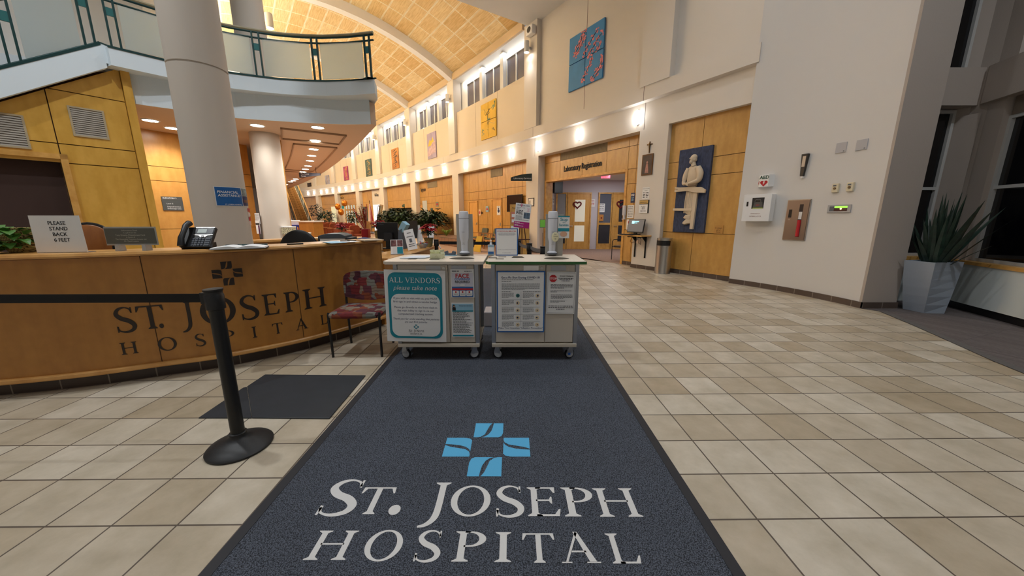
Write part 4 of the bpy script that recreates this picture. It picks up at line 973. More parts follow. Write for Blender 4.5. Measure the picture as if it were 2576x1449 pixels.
# frame with the employees notice (code square left out)
p = sheet('employee_notice', 'blue edged upright notice headed ATTENTION ALL EMPLOYEES on the cart top', 'sign', (-.056, 3.70, .9945), 0, .236, .285, M_blue, thick=.012)
panel(p, -.108, .108, .01, .275, M_paper, y=-.0125)
letters([('ATTENTION ALL EMPLOYEES', 0, .25, .0152, 'CENTER', 0, .02)], M_red, p, y=-.013, name='heading')
letters([('YOU MUST COMPLETE THIS DAILY SELF', 0, .232, .0098), ('SCREENING TOOL EACH TIME YOU ENTER', 0, .222, .0098), ('THE BUILDING TO BEGIN YOUR SHIFT', 0, .212, .0098), ('YOU MAY ALSO COMPLETE THIS FROM HOME', 0, .058, .0092), ('ST. JOSEPH HOSPITAL', 0, .025, .0095)], M_navy, p, y=-.013)
# pump bottle
t = thing('sanitizer_bottle', 'clear pump bottle of blue hand gel beside the employee notice', 'bottle', (-.222, 3.69, .9945))
MB().prism(rrect(-.034, .034, -.02, .02, .014), 0, .115).build('bottle_body', mat('gel_plastic', (176, 206, 226), .15, trans=.3), t, bevel=.006)
panel(t, -.03, .03, .045, .09, M_paper, y=-.0215, name='bottle_label'); panel(t, -.028, .028, .02, .042, M_blue, y=-.0215, name='bottle_label')
mb = MB(); mb.lathe([(.013, .115), (.013, .135), (.005, .137), (.005, .16)], n=16); mb.box(-.008, .008, -.035, .008, .155, .166); mb.build('pump', M_paper, t)
# things lying on the cream cart top
tag(MB().prism([(-1.10, 3.40), (-.86, 3.42), (-.80, 3.62), (-1.02, 3.60)], .996, 1.003).build('paper_pad', mat('pad_white', (214, 222, 234), .6)), 'white paper pad lying on the cream cart top', 'paper')
t = thing('glove_box', 'tuft of pale yellow paper gloves pulled from the cream cart top', 'gloves', (-.745, 3.42, .9955)); rr = random.Random(4)
M_glove = mat('pale_yellow_paper', (226, 226, 190), .8)
mb = MB()
for i in range(7):
    x = -.055 + i * .0175; V = []
    for k in range(5):
        z = k * .021; V += [(x + rr.uniform(-.006, .006), -.03 + rr.uniform(-.006, .006), z), (x + .024 + rr.uniform(-.006, .006), .03 + rr.uniform(-.01, .01), z + rr.uniform(-.004, .004))]
    mb.add(V, [(2 * k, 2 * k + 1, 2 * k + 3, 2 * k + 2) for k in range(4)])
mb.box(-.055, .06, -.03, .03, 0, .05); stuff(mb.build('glove_tuft', M_glove, t))
t = thing('thermometer_holder', 'small grey forked holder on a blue card on the cart top', 'holder', (-.66, 3.72, .9945), rad(-4))
MB().box(-.07, .07, -.05, .05, 0, .004).build('card', M_lblue, t)
mb = MB(); mb.prism([(-.055, 0), (.055, 0), (.062, .035), (.03, .045), (.02, .02), (-.02, .02), (-.03, .045), (-.062, .035)], -.025, .025, Matrix(((1, 0, 0, 0), (0, 0, 1, 0), (0, 1, 0, .004), (0, 0, 0, 1)))); mb.build('cradle', mat('slate_plastic', (92, 98, 110), .5), t, bevel=.003)
# grey carton standing on the mat between the carts
tag(MB().box(-.36, -.02, 4.3, 4.6, .01, .20).build('storage_bin', mat('pale_bin', (150, 146, 148), .5, trans=.0), bevel=.01), 'low pale grey storage bin on the mat in the gap between carts', 'bin')
# ================================================================ things on the desk and its wings
DZ = 1.123
def foliage(parent, name, material, n, c, spread, L, W, seed=1, droop=.5, upw=.6, stem_m=None):
    rr = random.Random(seed); mb = MB()
    for i in range(n):
        a = rr.uniform(0, 2 * PI); el = rr.uniform(-.1, 1.2); r0 = rr.uniform(0, 1) ** .6
        d = Vector((math.cos(a) * math.cos(el), math.sin(a) * math.cos(el), math.sin(el) * upw))
        p = Vector(c) + Vector((math.cos(a) * spread[0] * r0, math.sin(a) * spread[1] * r0, rr.uniform(-.5, 1) * spread[2] * (1.1 - r0 * .6)))
        mb.leaf(p, d, L * rr.uniform(.6, 1.15), W * rr.uniform(.7, 1.1), droop * rr.uniform(.4, 1.3))
    return mb.build(name, material, parent, zmin=.006)
M_leaf = mat('pothos_leaf', (74, 120, 46), 0.45, vary=.35, scale=12); M_dleaf = mat('dark_leaf', (44, 66, 36), 0.45, vary=.4, scale=8)
M_poin = mat('poinsettia_red', (176, 26, 36), 0.6, vary=.2, scale=20); M_basket = brick_mat('basket_weave', (206, 186, 124), (176, 150, 86), (90, 70, 40), .018, .012, msize=.002, offset=.5, vert=True, rough=.8, bump=.5)
# trailing plant in a woven pot
t = thing('potted_plant', 'trailing green plant in a yellow woven pot on the desk', 'plant', (-4.02, 2.80, DZ))
MB().lathe([(.07, 0), (.085, .03), (.105, .16), (.11, .19), (.098, .19), (.09, .15)], (.1, 0, 0), 24).build('pot', M_basket, t)
foliage(t, 'foliage', M_leaf, 120, (-.02, -.05, .10), (.26, .10, .12), .11, .075, 11, .6)
foliage(t, 'trailing_foliage', M_leaf, 26, (.14, -.10, .05), (.08, .05, .04), .09, .06, 12, .8)
# PLEASE STAND BACK sign
t = thing('distance_sign', 'upright white sign saying PLEASE STAND BACK 6 FEET on desk', 'sign', (-3.53, 2.735, DZ), rad(8))
MB().prism([(-.17, 0), (.17, 0), (.165, .285), (-.165, .285)], -.03, -.022, Matrix(((1, 0, 0, 0), (0, 0, 1, .03), (0, 1, 0, 0), (0, 0, 0, 1)))).build('face', M_paper, t)
M_acr = mat('clear_acrylic', (210, 214, 220), .15, trans=.4); MB().box(-.168, .168, .0, .07, 0, .004).build('foot', M_acr, t)
letters([('PLEASE', .01, .215, .038, 'CENTER', 0, .015), ('STAND', .015, .172, .038, 'CENTER', 0, .015), ('BACK', .015, .129, .038, 'CENTER', 0, .015), ('6 FEET', .02, .086, .038, 'CENTER', 0, .015)], M_ink, t, y=-.0012)
# grey name plaque on clear feet
t = thing('donor_plaque', 'grey engraved dedication plaque standing on two clear feet', 'plaque', (-3.14, 2.90, DZ), rad(6))
MB().box(-.19, .19, -.006, .006, .045, .195).build('rim', mat('plaque_rim', (168, 166, 160), .4), t); MB().box(-.186, .186, -.0075, -.006, .057, .183).build('plaque_face', mat('plaque_grey', (88, 88, 80), .5), t)
for x in (-.10, .10): MB().prism([(-.016, 0), (.016, 0), (.012, .05), (-.012, .05)], -.03, .03, Matrix(((1, 0, 0, x), (0, 0, 1, 0), (0, 1, 0, 0), (0, 0, 0, 1)))).build('foot', MATS['clear_acrylic'], t)
M_plt = mat('plaque_lettering', (190, 188, 176), .6)
letters([('Information Desk', 0, .160, .0165), ('is a gift from the', 0, .142, .0145), ('Tony Disanto Philanthropic Fund', 0, .122, .0165), ('in honor of', 0, .106, .0145), ('The Honorable Francesca Lozano and', 0, .089, .0150), ('Mr. David Lozano', 0, .073, .0150)], M_plt, t, y=-.0082)
# desk telephone
t = thing('desk_telephone', 'black office telephone with grey screen and keys on desk', 'telephone', (-2.78, 3.03, DZ), rad(10))
TX = Matrix.Translation((0, 0, .012)) @ Matrix.Rotation(rad(52), 4, 'X')
b = MB(); b.M = TX; b.box(-.085, .145, 0, .21, -.02, .012); bo = b.build('body', M_black, t, bevel=.006)
b = MB(); b.box(-.09, .12, 0.02, .13, 0, .05); b.prism([(0.02, .0), (.13, 0), (.13, .12)], -.06, .1, Matrix(((0, 0, 1, 0), (1, 0, 0, 0), (0, 1, 0, 0), (0, 0, 0, 1)))); b.build('stand', M_black, t)
b = MB(); b.M = TX; b.box(-.005, .135, .135, .195, .012, .0145); b.build('screen_bezel', mat('phone_dark', (30, 34, 42), .25), t)
b = MB(); b.M = TX; b.box(.015, .085, .145, .185, .0145, .016); b.build('screen', mat('lcd_grey', (140, 150, 146), .3, emit=.12), t)
b = MB(); b.M = TX; b.prism([(-.01, .128), (.142, .128), (.142, .122), (.10, .116), (.085, .098), (.05, .098), (.035, .116), (-.01, .122)], .012, .016); b.box(-.008, .142, .198, .206, .010, .016); b.build('silver_bar', M_steel, t)
b = MB(); b.M = TX; b.cyl((.067, .108, .012), (.067, .108, .019), .012, n=20); b.build('navigation_button', M_chrome, t)
b = MB(); b.M = TX
for i in range(4):
    for k in range(3): b.box(.022 + k * .024, .040 + k * .024, .012 + i * .021, .027 + i * .021, .012, .017)
for i in range(4):
    b.box(-.006, .012, .012 + i * .021, .025 + i * .021, .012, .016); b.box(.098, .135, .012 + i * .021, .027 + i * .021, .012, .016)
b.build('keypad_button', mat('phone_keys', (52, 58, 70), .45), t)
b = MB(); P = [(-.058, -.005, .035), (-.058, .06, .062), (-.058, .12, .06), (-.058, .185, .062), (-.058, .235, .035)]
b.tube([TX @ Vector(p) for p in P], [.026, .022, .019, .022, .027], 12); b.build('handset', M_black, t, smooth=True)
# open visitor book
t = thing('open_book', 'open white paged visitor book on the desk by the column', 'book', (-2.44, 3.14, DZ), rad(28))
for sx in (-1, 1):
    V = []; n = 8
    for k in range(n + 1):
        u = k / n; z = .012 + .016 * math.sin(PI * min(1, u * 1.1)) * (1 - u * .5)
        V += [(sx * u * .19, -.12, z), (sx * u * .19, .12, z), (sx * u * .195, -.122, 0), (sx * u * .195, .122, 0)]
    F = []
    for k in range(n): a = 4 * k; F += [(a, a + 4, a + 5, a + 1), (a, a + 2, a + 6, a + 4), (a + 1, a + 5, a + 7, a + 3)]
    F += [(4 * n, 4 * n + 2, 4 * n + 3, 4 * n + 1)]
    MB().add(V, F).build('page_block', M_paper, t)
MB().box(-.20, .20, -.125, .125, -.001, .002).build('cover', mat('book_cover', (60, 70, 74), .6), t)
tag(MB().box(-.16, .16, -.02, .02, 0, .022).build('patterned_folder', brick_mat('folder_pattern', (60, 120, 130), (150, 180, 180), (30, 70, 80), .03, .012, msize=.004, offset=.5, vert=True)), 'teal patterned folder lying behind the open visitor book', 'folder').matrix_world = Matrix.Translation((-2.50, 3.30, DZ)) @ Matrix.Rotation(rad(30), 4, 'Z')
tag(MB().box(-.07, .07, -.03, .03, 0, .012).build('pen_tray', M_black), 'small black tray beside the open visitor book', 'tray').matrix_world = Matrix.Translation((-2.20, 3.55, DZ)) @ Matrix.Rotation(rad(35), 4, 'Z')
def paper(name, label, px, py, z, w_, d_, rot, m=None, th=.002, cat='paper', up=0.0):
    p = on_z(px, py, z); o = MB().box(-w_ / 2, w_ / 2, -d_ / 2, d_, 0, th).build(name, m or M_paper); o.location = (p.x, p.y, z + up); o.rotation_euler = (0, 0, rad(rot)); return tag(o, label, cat)
paper('paper_sheet', 'white paper sheet on the desk top near its end', 872, 608, DZ, .20, .22, 50)
paper('paper_sheet', 'pale paper sheet under the pens on the desk top', 845, 611, DZ, .16, .2, 46, M_lblue, up=.0035)
paper('clipboard', 'thin tan clipboard lying at the end of the desk top', 935, 605, DZ, .22, .17, 44, mat('tan_board', (206, 186, 160), .6), .012, 'clipboard')
for px, py, lb in ((868, 606, 'black pen lying on the paper sheet at the desk end'), (885, 605, 'black pen on the desk nearer the tan clipboard')):
    p = on_z(px, py, DZ + .006); tag(MB().cyl((-.05, 0, 0), (.05, .0, 0), .005, n=8).build('pen', M_black), lb, 'pen').matrix_world = Matrix.Translation(p) @ Matrix.Rotation(rad(10), 4, 'Z')
# printer on the inner work surface
pr = on_y(838, 620, 5.05)
t = thing('printer', 'white and dark grey desktop printer behind the desk top', 'printer', (on_y(848, 600, 5.05).x, 5.05, .757), rad(8)); t.scale = (.74, .8, .95)
MB().box(-.24, .20, -.2, .2, 0, .40).build('case', M_paper, t, bevel=.012)
b = MB(); b.prism([(-.26, .36), (.22, .36), (.22, .40), (.12, .43), (-.12, .43), (-.26, .40)], -.21, .21, Matrix(((1, 0, 0, 0), (0, 0, 1, 0), (0, 1, 0, 0), (0, 0, 0, 1)))); b.build('lid', mat('printer_grey', (70, 78, 86), .5), t, bevel=.006)
b = MB(); b.box(-.27, -.24, -.2, .2, .1, .39); b.box(.20, .31, -.15, .2, .05, .37); b.build('side_cover', mat('printer_dark', (42, 46, 52), .5), t, bevel=.01); MB().box(-.17, -.06, -.205, -.2, .26, .33).build('printed_sticker', M_grey, t)
# office chair behind the desk
t = thing('office_chair', 'black office chair with round back behind the maple desk', 'chair', (-2.92, 4.72, 0), rad(200))
V = []; F = []; n = 24
b = MB(); b.M = Matrix.Translation((0, -.22, .92)) @ Matrix.Diagonal((1, .28, 1, 1)); b.ell((0, 0, 0), (.25, .2, .30), 24, 14); b.build('backrest', M_black, t, smooth=True)
b = MB(); b.M = Matrix.Translation((0, 0, .48)); b.ell((0, 0, 0), (.26, .25, .06), 24, 10); b.build('seat', M_black, t, smooth=True)
MB().tube([(0, -.1, .45), (0, -.24, .5), (0, -.26, .75)], .02, 8).build('back_bar', M_black, t); MB().cyl((0, 0, .08), (0, 0, .45), .028).build('gas_column', M_black, t)
for k in range(5):
    a = 2 * PI * k / 5; q = MB().tube([(0, 0, .1), (.3 * math.cos(a), .3 * math.sin(a), .07)], [.025, .018], 8).build('base_arm', M_black, t); MB().ell((.3 * math.cos(a), .3 * math.sin(a), .032), .03, 10, 8).build('caster', M_black, q)
# on the rear counter: woven baskets, tissue pack, leaflet box, blue packets
def fabric_box(label, px, py, w_, h_, z=1.0, rot=0):
    p = on_z(px, py, z); t = thing('fabric_basket', label, 'basket', (p.x, p.y, z), rad(rot))
    b = MB(); b.prism(rrect(-w_ / 2, w_ / 2, -w_ * .3, w_ * .3, .02, 3), 0, h_); b.build('woven_side', M_spot, t)
    b = MB(); b.prism(rrect(-w_ / 2 - .004, w_ / 2 + .004, -w_ * .3 - .004, w_ * .3 + .004, .02, 3), h_ - .005, h_ + .02); b.build('rolled_rim', M_paper, t)
M_spot = mat('spotted_weave', (150, 140, 110), .9)
nt = M_spot.node_tree; vo = nt.nodes.new('ShaderNodeTexVoronoi'); vo.inputs['Scale'].default_value = 45; tc = nt.nodes.new('ShaderNodeTexCoord'); rp = nt.nodes.new('ShaderNodeValToRGB')
nt.links.new(tc.outputs['Object'], vo.inputs['Vector']); nt.links.new(vo.outputs['Distance'], rp.inputs[0]); nt.links.new(rp.outputs[0], nt.nodes['Principled BSDF'].inputs['Base Color'])
rp.color_ramp.elements[0].color = lin((40, 38, 34)); rp.color_ramp.elements[1].color = lin((196, 188, 156)); rp.color_ramp.elements[0].position = .25; rp.color_ramp.elements[1].position = .4
fabric_box('spotted fabric basket on the rear work surface beside the office chair', 762, 601, .33, .13, .875, 8)
fabric_box('smaller spotted fabric basket on the back counter near the wall trim', 728, 589, .26, .16, 1.0, 0)
p = on_z(770, 603, .742); tag(MB().box(-.2, .2, -.15, .15, 0, .13).build('desk_shelf_box', M_desk), 'low maple riser box under the spotted basket', 'box').location = (on_z(762, 601, .875).x, on_z(762, 601, .875).y, .742)
p = on_z(672, 607, .86)
t = thing('tissue_pack', 'blue packet of wipes on the rear work surface', 'packet', (on_y(672, 604, 5.2).x, 5.2, .745), rad(12))
MB().box(-.13, .13, -.09, .09, 0, .12).build('box_body', M_lblue, t); b = MB(); b.ell((0, 0, .14), (.11, .08, .055), 12, 8); b.build('blue_pouch', mat('royal_blue', (30, 60, 170), .4), t)
# poster on the big column and papers hung on the far column
sgn = Vector((-3.44, 4.22)); 
def on_col(px, py, c, r): return on_circle_near(px, py, c[0], c[1], r)
def on_circle_near(px, py, cx, cy, rr):
    r = ray(px, py); a = r[0] ** 2 + r[1] ** 2; b = -2 * (r[0] * cx + r[1] * cy); c = cx * cx + cy * cy - rr * rr
    t = (-b - math.sqrt(max(b * b - 4 * a * c, 0))) / (2 * a); return Vector((r[0] * t, r[1] * t, CAMZ + r[2] * t))
def colwrap(name, label, cat, cx, cy, r, L, m):
    """a sheet stuck round a column: pixel corners (left, right, top, bottom)"""
    p0, p1, p2 = on_circle_near(L[0], L[2], cx, cy, r), on_circle_near(L[1], L[2], cx, cy, r), on_circle_near((L[0] + L[1]) / 2, L[3], cx, cy, r)
    a0, a1 = math.atan2(p0.y - cy, p0.x - cx), math.atan2(p1.y - cy, p1.x - cx); z1, z0 = (p0.z + p1.z) / 2, p2.z
    def cell(u0, u1, v0, v1, m_, nm, o, par=None):
        b = MB(); n = 8
        for k in range(n):
            A = [a0 + (a1 - a0) * (u0 + (u1 - u0) * q / n) for q in (k, k + 1)]
            b.add([(cx + (r + o) * math.cos(A[0]), cy + (r + o) * math.sin(A[0]), z0 + (z1 - z0) * v0), (cx + (r + o) * math.cos(A[1]), cy + (r + o) * math.sin(A[1]), z0 + (z1 - z0) * v0), (cx + (r + o) * math.cos(A[1]), cy + (r + o) * math.sin(A[1]), z0 + (z1 - z0) * v1), (cx + (r + o) * math.cos(A[0]), cy + (r + o) * math.sin(A[0]), z0 + (z1 - z0) * v1)], [(0, 1, 2, 3)])
        return b.build(nm, m_, par)
    o = tag(cell(0, 1, 0, 1, m, name, .002), label, cat); f = lambda s, u, v, size, mm, sh=0: _wrap(s, u, v, size, mm, sh)
    def _wrap(s, u, v, size, mm, sh):
        vs_, fs = _font_mesh(s, size, 'LEFT', sh, .01); b = MB(); W_ = abs(a1 - a0) * r
        b.add([(cx + (r + .005) * math.cos(a0 + (a1 - a0) * (u + x / W_)), cy + (r + .005) * math.sin(a0 + (a1 - a0) * (u + x / W_)), z0 + (z1 - z0) * v + y) for x, y, _ in vs_], fs); b.build('lettering', mm, o, recalc=False)
    return o, cell, f
o, cell, tx = colwrap('assistance_poster', 'blue FINANCIAL ASSISTANCE poster stuck on the big column', 'poster', -3.44, 4.22, .262, (537, 618, 472, 518), M_paper)
cell(.015, .62, .02, .98, mat('poster_blue', (16, 92, 160), .5), 'printed_panel', .0035, o); cell(.64, .99, .58, .98, mat('photo_grey', (120, 130, 130), .6, vary=.8, scale=14), 'printed_photograph', .0035, o); cell(.64, .99, .03, .56, M_navy, 'printed_panel', .0035, o); cell(.67, .97, .2, .36, mat('photo_brown', (110, 74, 60), .6), 'printed_strip', .0045, o)
tx('FINANCIAL', .05, .66, .040, M_paper, .15); tx('ASSISTANCE?', .06, .49, .038, M_paper, .15); tx('ST. JOSEPH HOSPITAL', .18, .05, .018, M_paper)
t = thing('column_notice_strip', 'narrow strip of red pictogram stickers low on the big column edge', 'sticker')
for i in range(4):
    q0, q1 = on_circle_near(622 + i * 1.6, 524 + i * 11, -3.44, 4.22, .264), on_circle_near(629 + i * 1.2, 533 + i * 11, -3.44, 4.22, .264)
    b = MB(); b.add([(q0.x, q0.y, q1.z), (q1.x, q1.y, q1.z), (q1.x, q1.y, q0.z), (q0.x, q0.y, q0.z)], [(0, 1, 2, 3)]); b.build('sticker', [M_red, mat('sticker_pale', (226, 200, 196), .6)][i % 2], t)
q = on_circle_near(652, 588, -5.53, 8.30, .286)
t = sheet('column_leaflet', 'white leaflet with dark purple panel on the far lit column', 'leaflet', (q.x, q.y - .004, q.z), rad(-32), .20, .30, M_paper); panel(t, -.09, .09, .2, .24, M_ink, y=-.004); panel(t, .01, .085, .0, .19, mat('plum_print', (80, 40, 84), .6), y=-.004)
q = on_circle_near(650, 562, -5.53, 8.30, .286)
t = sheet('column_letter', 'pale printed letter above the purple leaflet on the far column', 'paper', (q.x, q.y - .006, q.z - .01), rad(-32), .22, .24, M_silver); smallprint(t, para(-.09, .09, .20, 5, .03, .008), M_grey, y=-.004)
# directory sign on the recessed wall
s0, za = vlp(404, 494); s1, zb = vlp(463, 530)
o = MB().box(0, s1 - s0, -.015, 0, 0, za - zb).build('directory_sign', mat('sign_slate', (74, 76, 74), .5)); o.matrix_world = VM(s0, zb, .0); tag(o, 'dark slate directory sign with white words on the recessed maple wall', 'sign')
hh = za - zb; ww = s1 - s0
b = MB(); b.box(.0, ww, -.017, -.015, hh * .78, hh * .8); b.build('silver_line', M_steel, o)
letters([('ELEVATORS 2', ww * .06, hh * .85, hh * .13, 'LEFT', 0, .02), ('Level G', ww * .2, hh * .46, hh * .12, 'LEFT'), ('Surgical Services', ww * .2, hh * .24, hh * .12, 'LEFT'), ('Endoscopy Suite', ww * .2, hh * .10, hh * .12, 'LEFT')], M_paper, o, y=-.0165)
# round wood stool back seen in the doorway
t = thing('round_back_chair', 'wooden chair with round back behind the desk by the dark doorway', 'chair', (-4.35, 3.62, 0), rad(20))
b = MB(); b.M = Matrix.Translation((0, 0, 1.12)) @ Matrix.Diagonal((1, .12, 1, 1)); b.ell((0, 0, 0), (.19, .2, .20), 24, 14); b.build('backrest', wood_mat('chair_cherry', (130, 74, 30), (164, 100, 44)), t, smooth=True)
MB().tube([(.2 * math.cos(k * PI / 16), .01, 1.12 + .21 * math.sin(k * PI / 16)) for k in range(-3, 20)], .014, 8).build('back_hoop', M_black, t); MB().box(-.2, .2, -.35, .02, .62, .66).build('seat', M_black, t)
for x in (-.17, .17):
    for y in (-.32, .0): MB().cyl((x, y, 0), (x, y, .64 if y < 0 else 1.1), .014).build('leg', M_black, t)
# low counter things
LZ = .862
def at_lo(px, py, z=LZ): return on_z(px, py, z)
q = at_lo(1000, 641); t = thing('leaflet_holder', 'clear leaflet holder with teal and white leaflets on low counter', 'leaflet holder', (q.x - .02, q.y + .06, LZ), rad(14)); t.scale = (.78, .9, .9)
MB().box(-.12, .12, -.03, .05, 0, .012).build('base', MATS['clear_acrylic'], t)
for i, x in enumerate((-.06, .05)):
    b = MB(); b.M = Matrix.Translation((x, 0, .01)) @ Matrix.Rotation(rad(-14), 4, 'X'); b.box(-.055, .055, 0, .02, 0, .23); k = b.build('leaflet', M_paper, t)
    b = MB(); b.M = Matrix.Translation((x, 0, .01)) @ Matrix.Rotation(rad(-14), 4, 'X'); b.box(-.02 if i == 0 else -.05, .05, -.002, 0, .0, .11); b.build('printed_panel', M_teal if i else M_silver, k)
    b = MB(); b.M = Matrix.Translation((x, 0, .01)) @ Matrix.Rotation(rad(-14), 4, 'X'); b.box(-.045, .05, -.002, 0, .12, .22); b.build('printed_photograph', mat('leaflet_photo', (120, 80, 80), .6, vary=.6, scale=20), k)
q = at_lo(1040, 632); t = thing('leaning_card', 'tall white printed card leaning on the low counter', 'card', (q.x - .02, q.y + .05, LZ + .022), rad(10))
b = MB(); b.M = Matrix.Rotation(rad(-16), 4, 'X') @ Matrix.Rotation(rad(-12), 4, 'Y'); b.box(-.075, .075, 0, .006, 0, .33); k = b.build('card', M_paper, t)
b = MB(); b.M = Matrix.Rotation(rad(-16), 4, 'X') @ Matrix.Rotation(rad(-12), 4, 'Y')
for z0, z1, x in ((.27, .28, .03), (.21, .22, .05), (.12, .18, .02), (.085, .095, .045), (.055, .065, .045)): b.box(-x, x, -.002, 0, z0, z1)
b.build('printed_line', M_grey, k)
q = at_lo(1060, 625); t = thing('sweet_bowl', 'clear bowl of wrapped sweets on the low counter', 'bowl', (q.x, q.y + .10, LZ))
MB().lathe([(.05, 0), (.085, .05), (.095, .08), (.09, .08), (.06, .02)], n=20).build('bowl', MATS['clear_acrylic'], t)
rr = random.Random(2); cols = [M_red, M_teal, mat('sweet_amber', (196, 140, 60), .4), M_navy, M_paper]; b = MB()
for i in range(26): b.cur = i % 5; b.ell((rr.uniform(-.06, .06), rr.uniform(-.06, .06), .05 + rr.uniform(0, .07)), (.018, .012, .01), 6, 4)
stuff(b.build('wrapped_sweets', cols, t))
def poinsettia(label, loc, s=1.0, pot=None, rot=0):
    t = thing('poinsettia', label, 'plant', loc, rad(rot))
    MB().lathe([(.06 * s, 0), (.075 * s, .12 * s), (.085 * s, .15 * s), (.075 * s, .15 * s), (.06 * s, .1 * s)], n=20).build('pot', pot or M_basket, t)
    b = MB(); rr = random.Random(int(loc[0] * 100)); b.tube([(0, 0, .1 * s), (.01, 0, .26 * s)], .008 * s, 6)
    b.build('stem', M_dleaf, t); foliage(t, 'foliage', M_dleaf, 34, (0, 0, .23 * s), (.07 * s, .07 * s, .06 * s), .12 * s, .06 * s, 3, .5)
    b = MB()
    for h in range(9):
        a = h * 2.4; q_ = .09 * s * (h > 0) * (.7 + .5 * (h % 2)); c = Vector((math.cos(a) * q_, math.sin(a) * q_, (.36 - .035 * (h % 3)) * s))
        for k in range(11):
            an = k * 2 * PI / 11 + h; b.leaf(c, (math.cos(an) + math.cos(a) * .4, math.sin(an) + math.sin(a) * .4, rr.uniform(-.1, .9)), .105 * s * rr.uniform(.8, 1.1), .058 * s, .45)
    b.build('red_bracts', M_poin, t)
    return t
q = at_lo(1076, 622); poinsettia('red poinsettia in a gold pot at the tip of the low counter', (q.x - .02, q.y + .18, LZ), 1.05)
q = at_lo(1085, 612); t = thing('white_strap', 'curled white paper strip hanging over the low counter tip', 'strap')
MB().tube([(q.x - .25, q.y + .25, LZ + .02), (q.x - .02, q.y + .1, LZ + .03), (q.x + .12, q.y, LZ + .01), (q.x + .2, q.y - .05, LZ - .1)], .012, 6).build('strip', M_paper, t)
# computer on the desk wing, seen from behind, and a second screen edge-on
q = on_y(974, 580, 6.0)
t = thing('computer_monitor', 'black computer monitor seen from behind on the low desk wing', 'monitor', (q.x, 6.0, LZ), rad(-6))
MB().box(-.185, .185, 0, .03, .135, .44).build('back_cover', M_black, t, bevel=.008); MB().box(-.04, .10, -.05, 0, .13, .27).build('stand_block', mat('monitor_grey', (34, 34, 38), .4), t); MB().box(-.02, .07, -.04, -.01, 0, .15).build('stand_neck', M_black, t); MB().box(-.11, .13, -.10, .09, 0, .015).build('foot', M_black, t)
letters([('HP' if False else 'Lenovo', -.10, .40, .03)], M_grey, t, y=-.002)
q = on_y(1033, 590, 6.75); t = thing('computer_monitor', 'thin dark screen seen edge-on beyond the leaning card', 'monitor', (q.x + .02, 6.75, LZ), rad(72))
MB().box(-.22, .22, 0, .03, .12, .46).build('back_cover', M_black, t); MB().box(-.03, .03, 0, .02, 0, .14).build('stand_neck', M_black, t); MB().box(-.1, .1, -.1, .1, 0, .012).build('foot', M_black, t)
q = on_y(1011, 590, 6.1); t = thing('paper_tray', 'grey upright paper sorter beside the black monitor', 'sorter', (q.x + .04, 6.0, LZ), rad(-20))
MB().prism([(-.05, 0), (.05, 0), (.06, .34), (-.02, .30)], -.08, .08, Matrix(((1, 0, 0, 0), (0, 0, 1, 0), (0, 1, 0, 0), (0, 0, 0, 1)))).build('tray_side', mat('sorter_grey', (92, 102, 116), .5), t); b = MB(); b.M = Matrix.Translation((.02, -.03, .30)) @ Matrix.Rotation(rad(35), 4, 'Y'); b.box(-.05, .05, -.05, .05, 0, .16); b.build('paper_stack', M_lblue, t)
q = on_y(1022, 600, 6.35); tag(MB().cyl((0, 0, 0), (0, 0, .30), .035, n=16).build('green_bottle', mat('bottle_green', (90, 150, 50), .3)), 'tall green bottle beside the paper sorter', 'bottle').location = (q.x, 6.35, LZ)
q = on_y(948, 605, 5.6); tag(MB().lathe([(.035, 0), (.04, .10), (.042, .11), (.03, .112), (.028, 0.02)], n=20).build('steel_cup', M_steel), 'steel cup standing before the black monitor', 'cup').location = (q.x + .03, 5.65, LZ)
q = on_y(1068, 590, 6.9); t = thing('paper_stand', 'slanted white paper holder near the tip of the low counter', 'holder', (q.x, 6.9, LZ + .02), rad(0))
for i, x in enumerate((-.08, .10)):
    b = MB(); b.M = Matrix.Translation((x, 0, .0)) @ Matrix.Rotation(rad(-12), 4, 'X') @ Matrix.Rotation(rad(-14 + 18 * i), 4, 'Y'); b.box(-.06, .06, 0, .01, 0, .36 - .02 * i); b.build('held_sheet', M_paper, t)
# flowers on the rear counter
def on_rc(px, py): return on_z(px, py, 1.0)
poinsettia('small faded poinsettia in a gold pot on the back counter', (-3.30, 6.83, 1.0), .72)
poinsettia('red poinsettia behind the black monitor', (-2.58, 6.78, 1.0), .85)
q = on_y(921, 590, 6.9); t = thing('flower_vase', 'square red vase of tall dried red and gold stems', 'vase', (q.x, 6.9, 1.0))
MB().prism([(-.065, -.065), (.065, -.065), (.065, .065), (-.065, .065)], 0, .165).build('vase', mat('vase_red', (160, 18, 26), .3), t, bevel=.008)
rr = random.Random(9); b = MB()
for i in range(22):
    a = rr.uniform(0, 6.28); r_ = rr.uniform(.03, .17); hgt = rr.uniform(.25, .52); e_ = Vector((math.cos(a) * r_ - .04, math.sin(a) * r_ * .6, .15 + hgt)); b.cur = i % 3
    b.tube([(0, 0, .12), e_ * .6, e_], .004, 5)
    for k in range(7): b.leaf(Vector((0, 0, .12)).lerp(e_, .45 + k * .08), (math.cos(a + k * 2), math.sin(a + k * 2), .8), .05, .02, .1)
b.build('dried_stems', [M_poin, mat('gold_stem', (190, 140, 70), .6), mat('rust_stem', (150, 50, 30), .6)], t)
q = on_y(912, 603, 5.9); t = thing('blue_bag', 'navy cloth bag lying on the low desk wing', 'bag', (q.x + .03, 5.9, .98)); b = MB(); b.M = Matrix.Diagonal((1, .7, 1, 1)); b.ell((0, 0, .03), (.13, .1, .05), 14, 8); b.build('cloth', mat('navy_cloth', (44, 52, 96), .8), t)
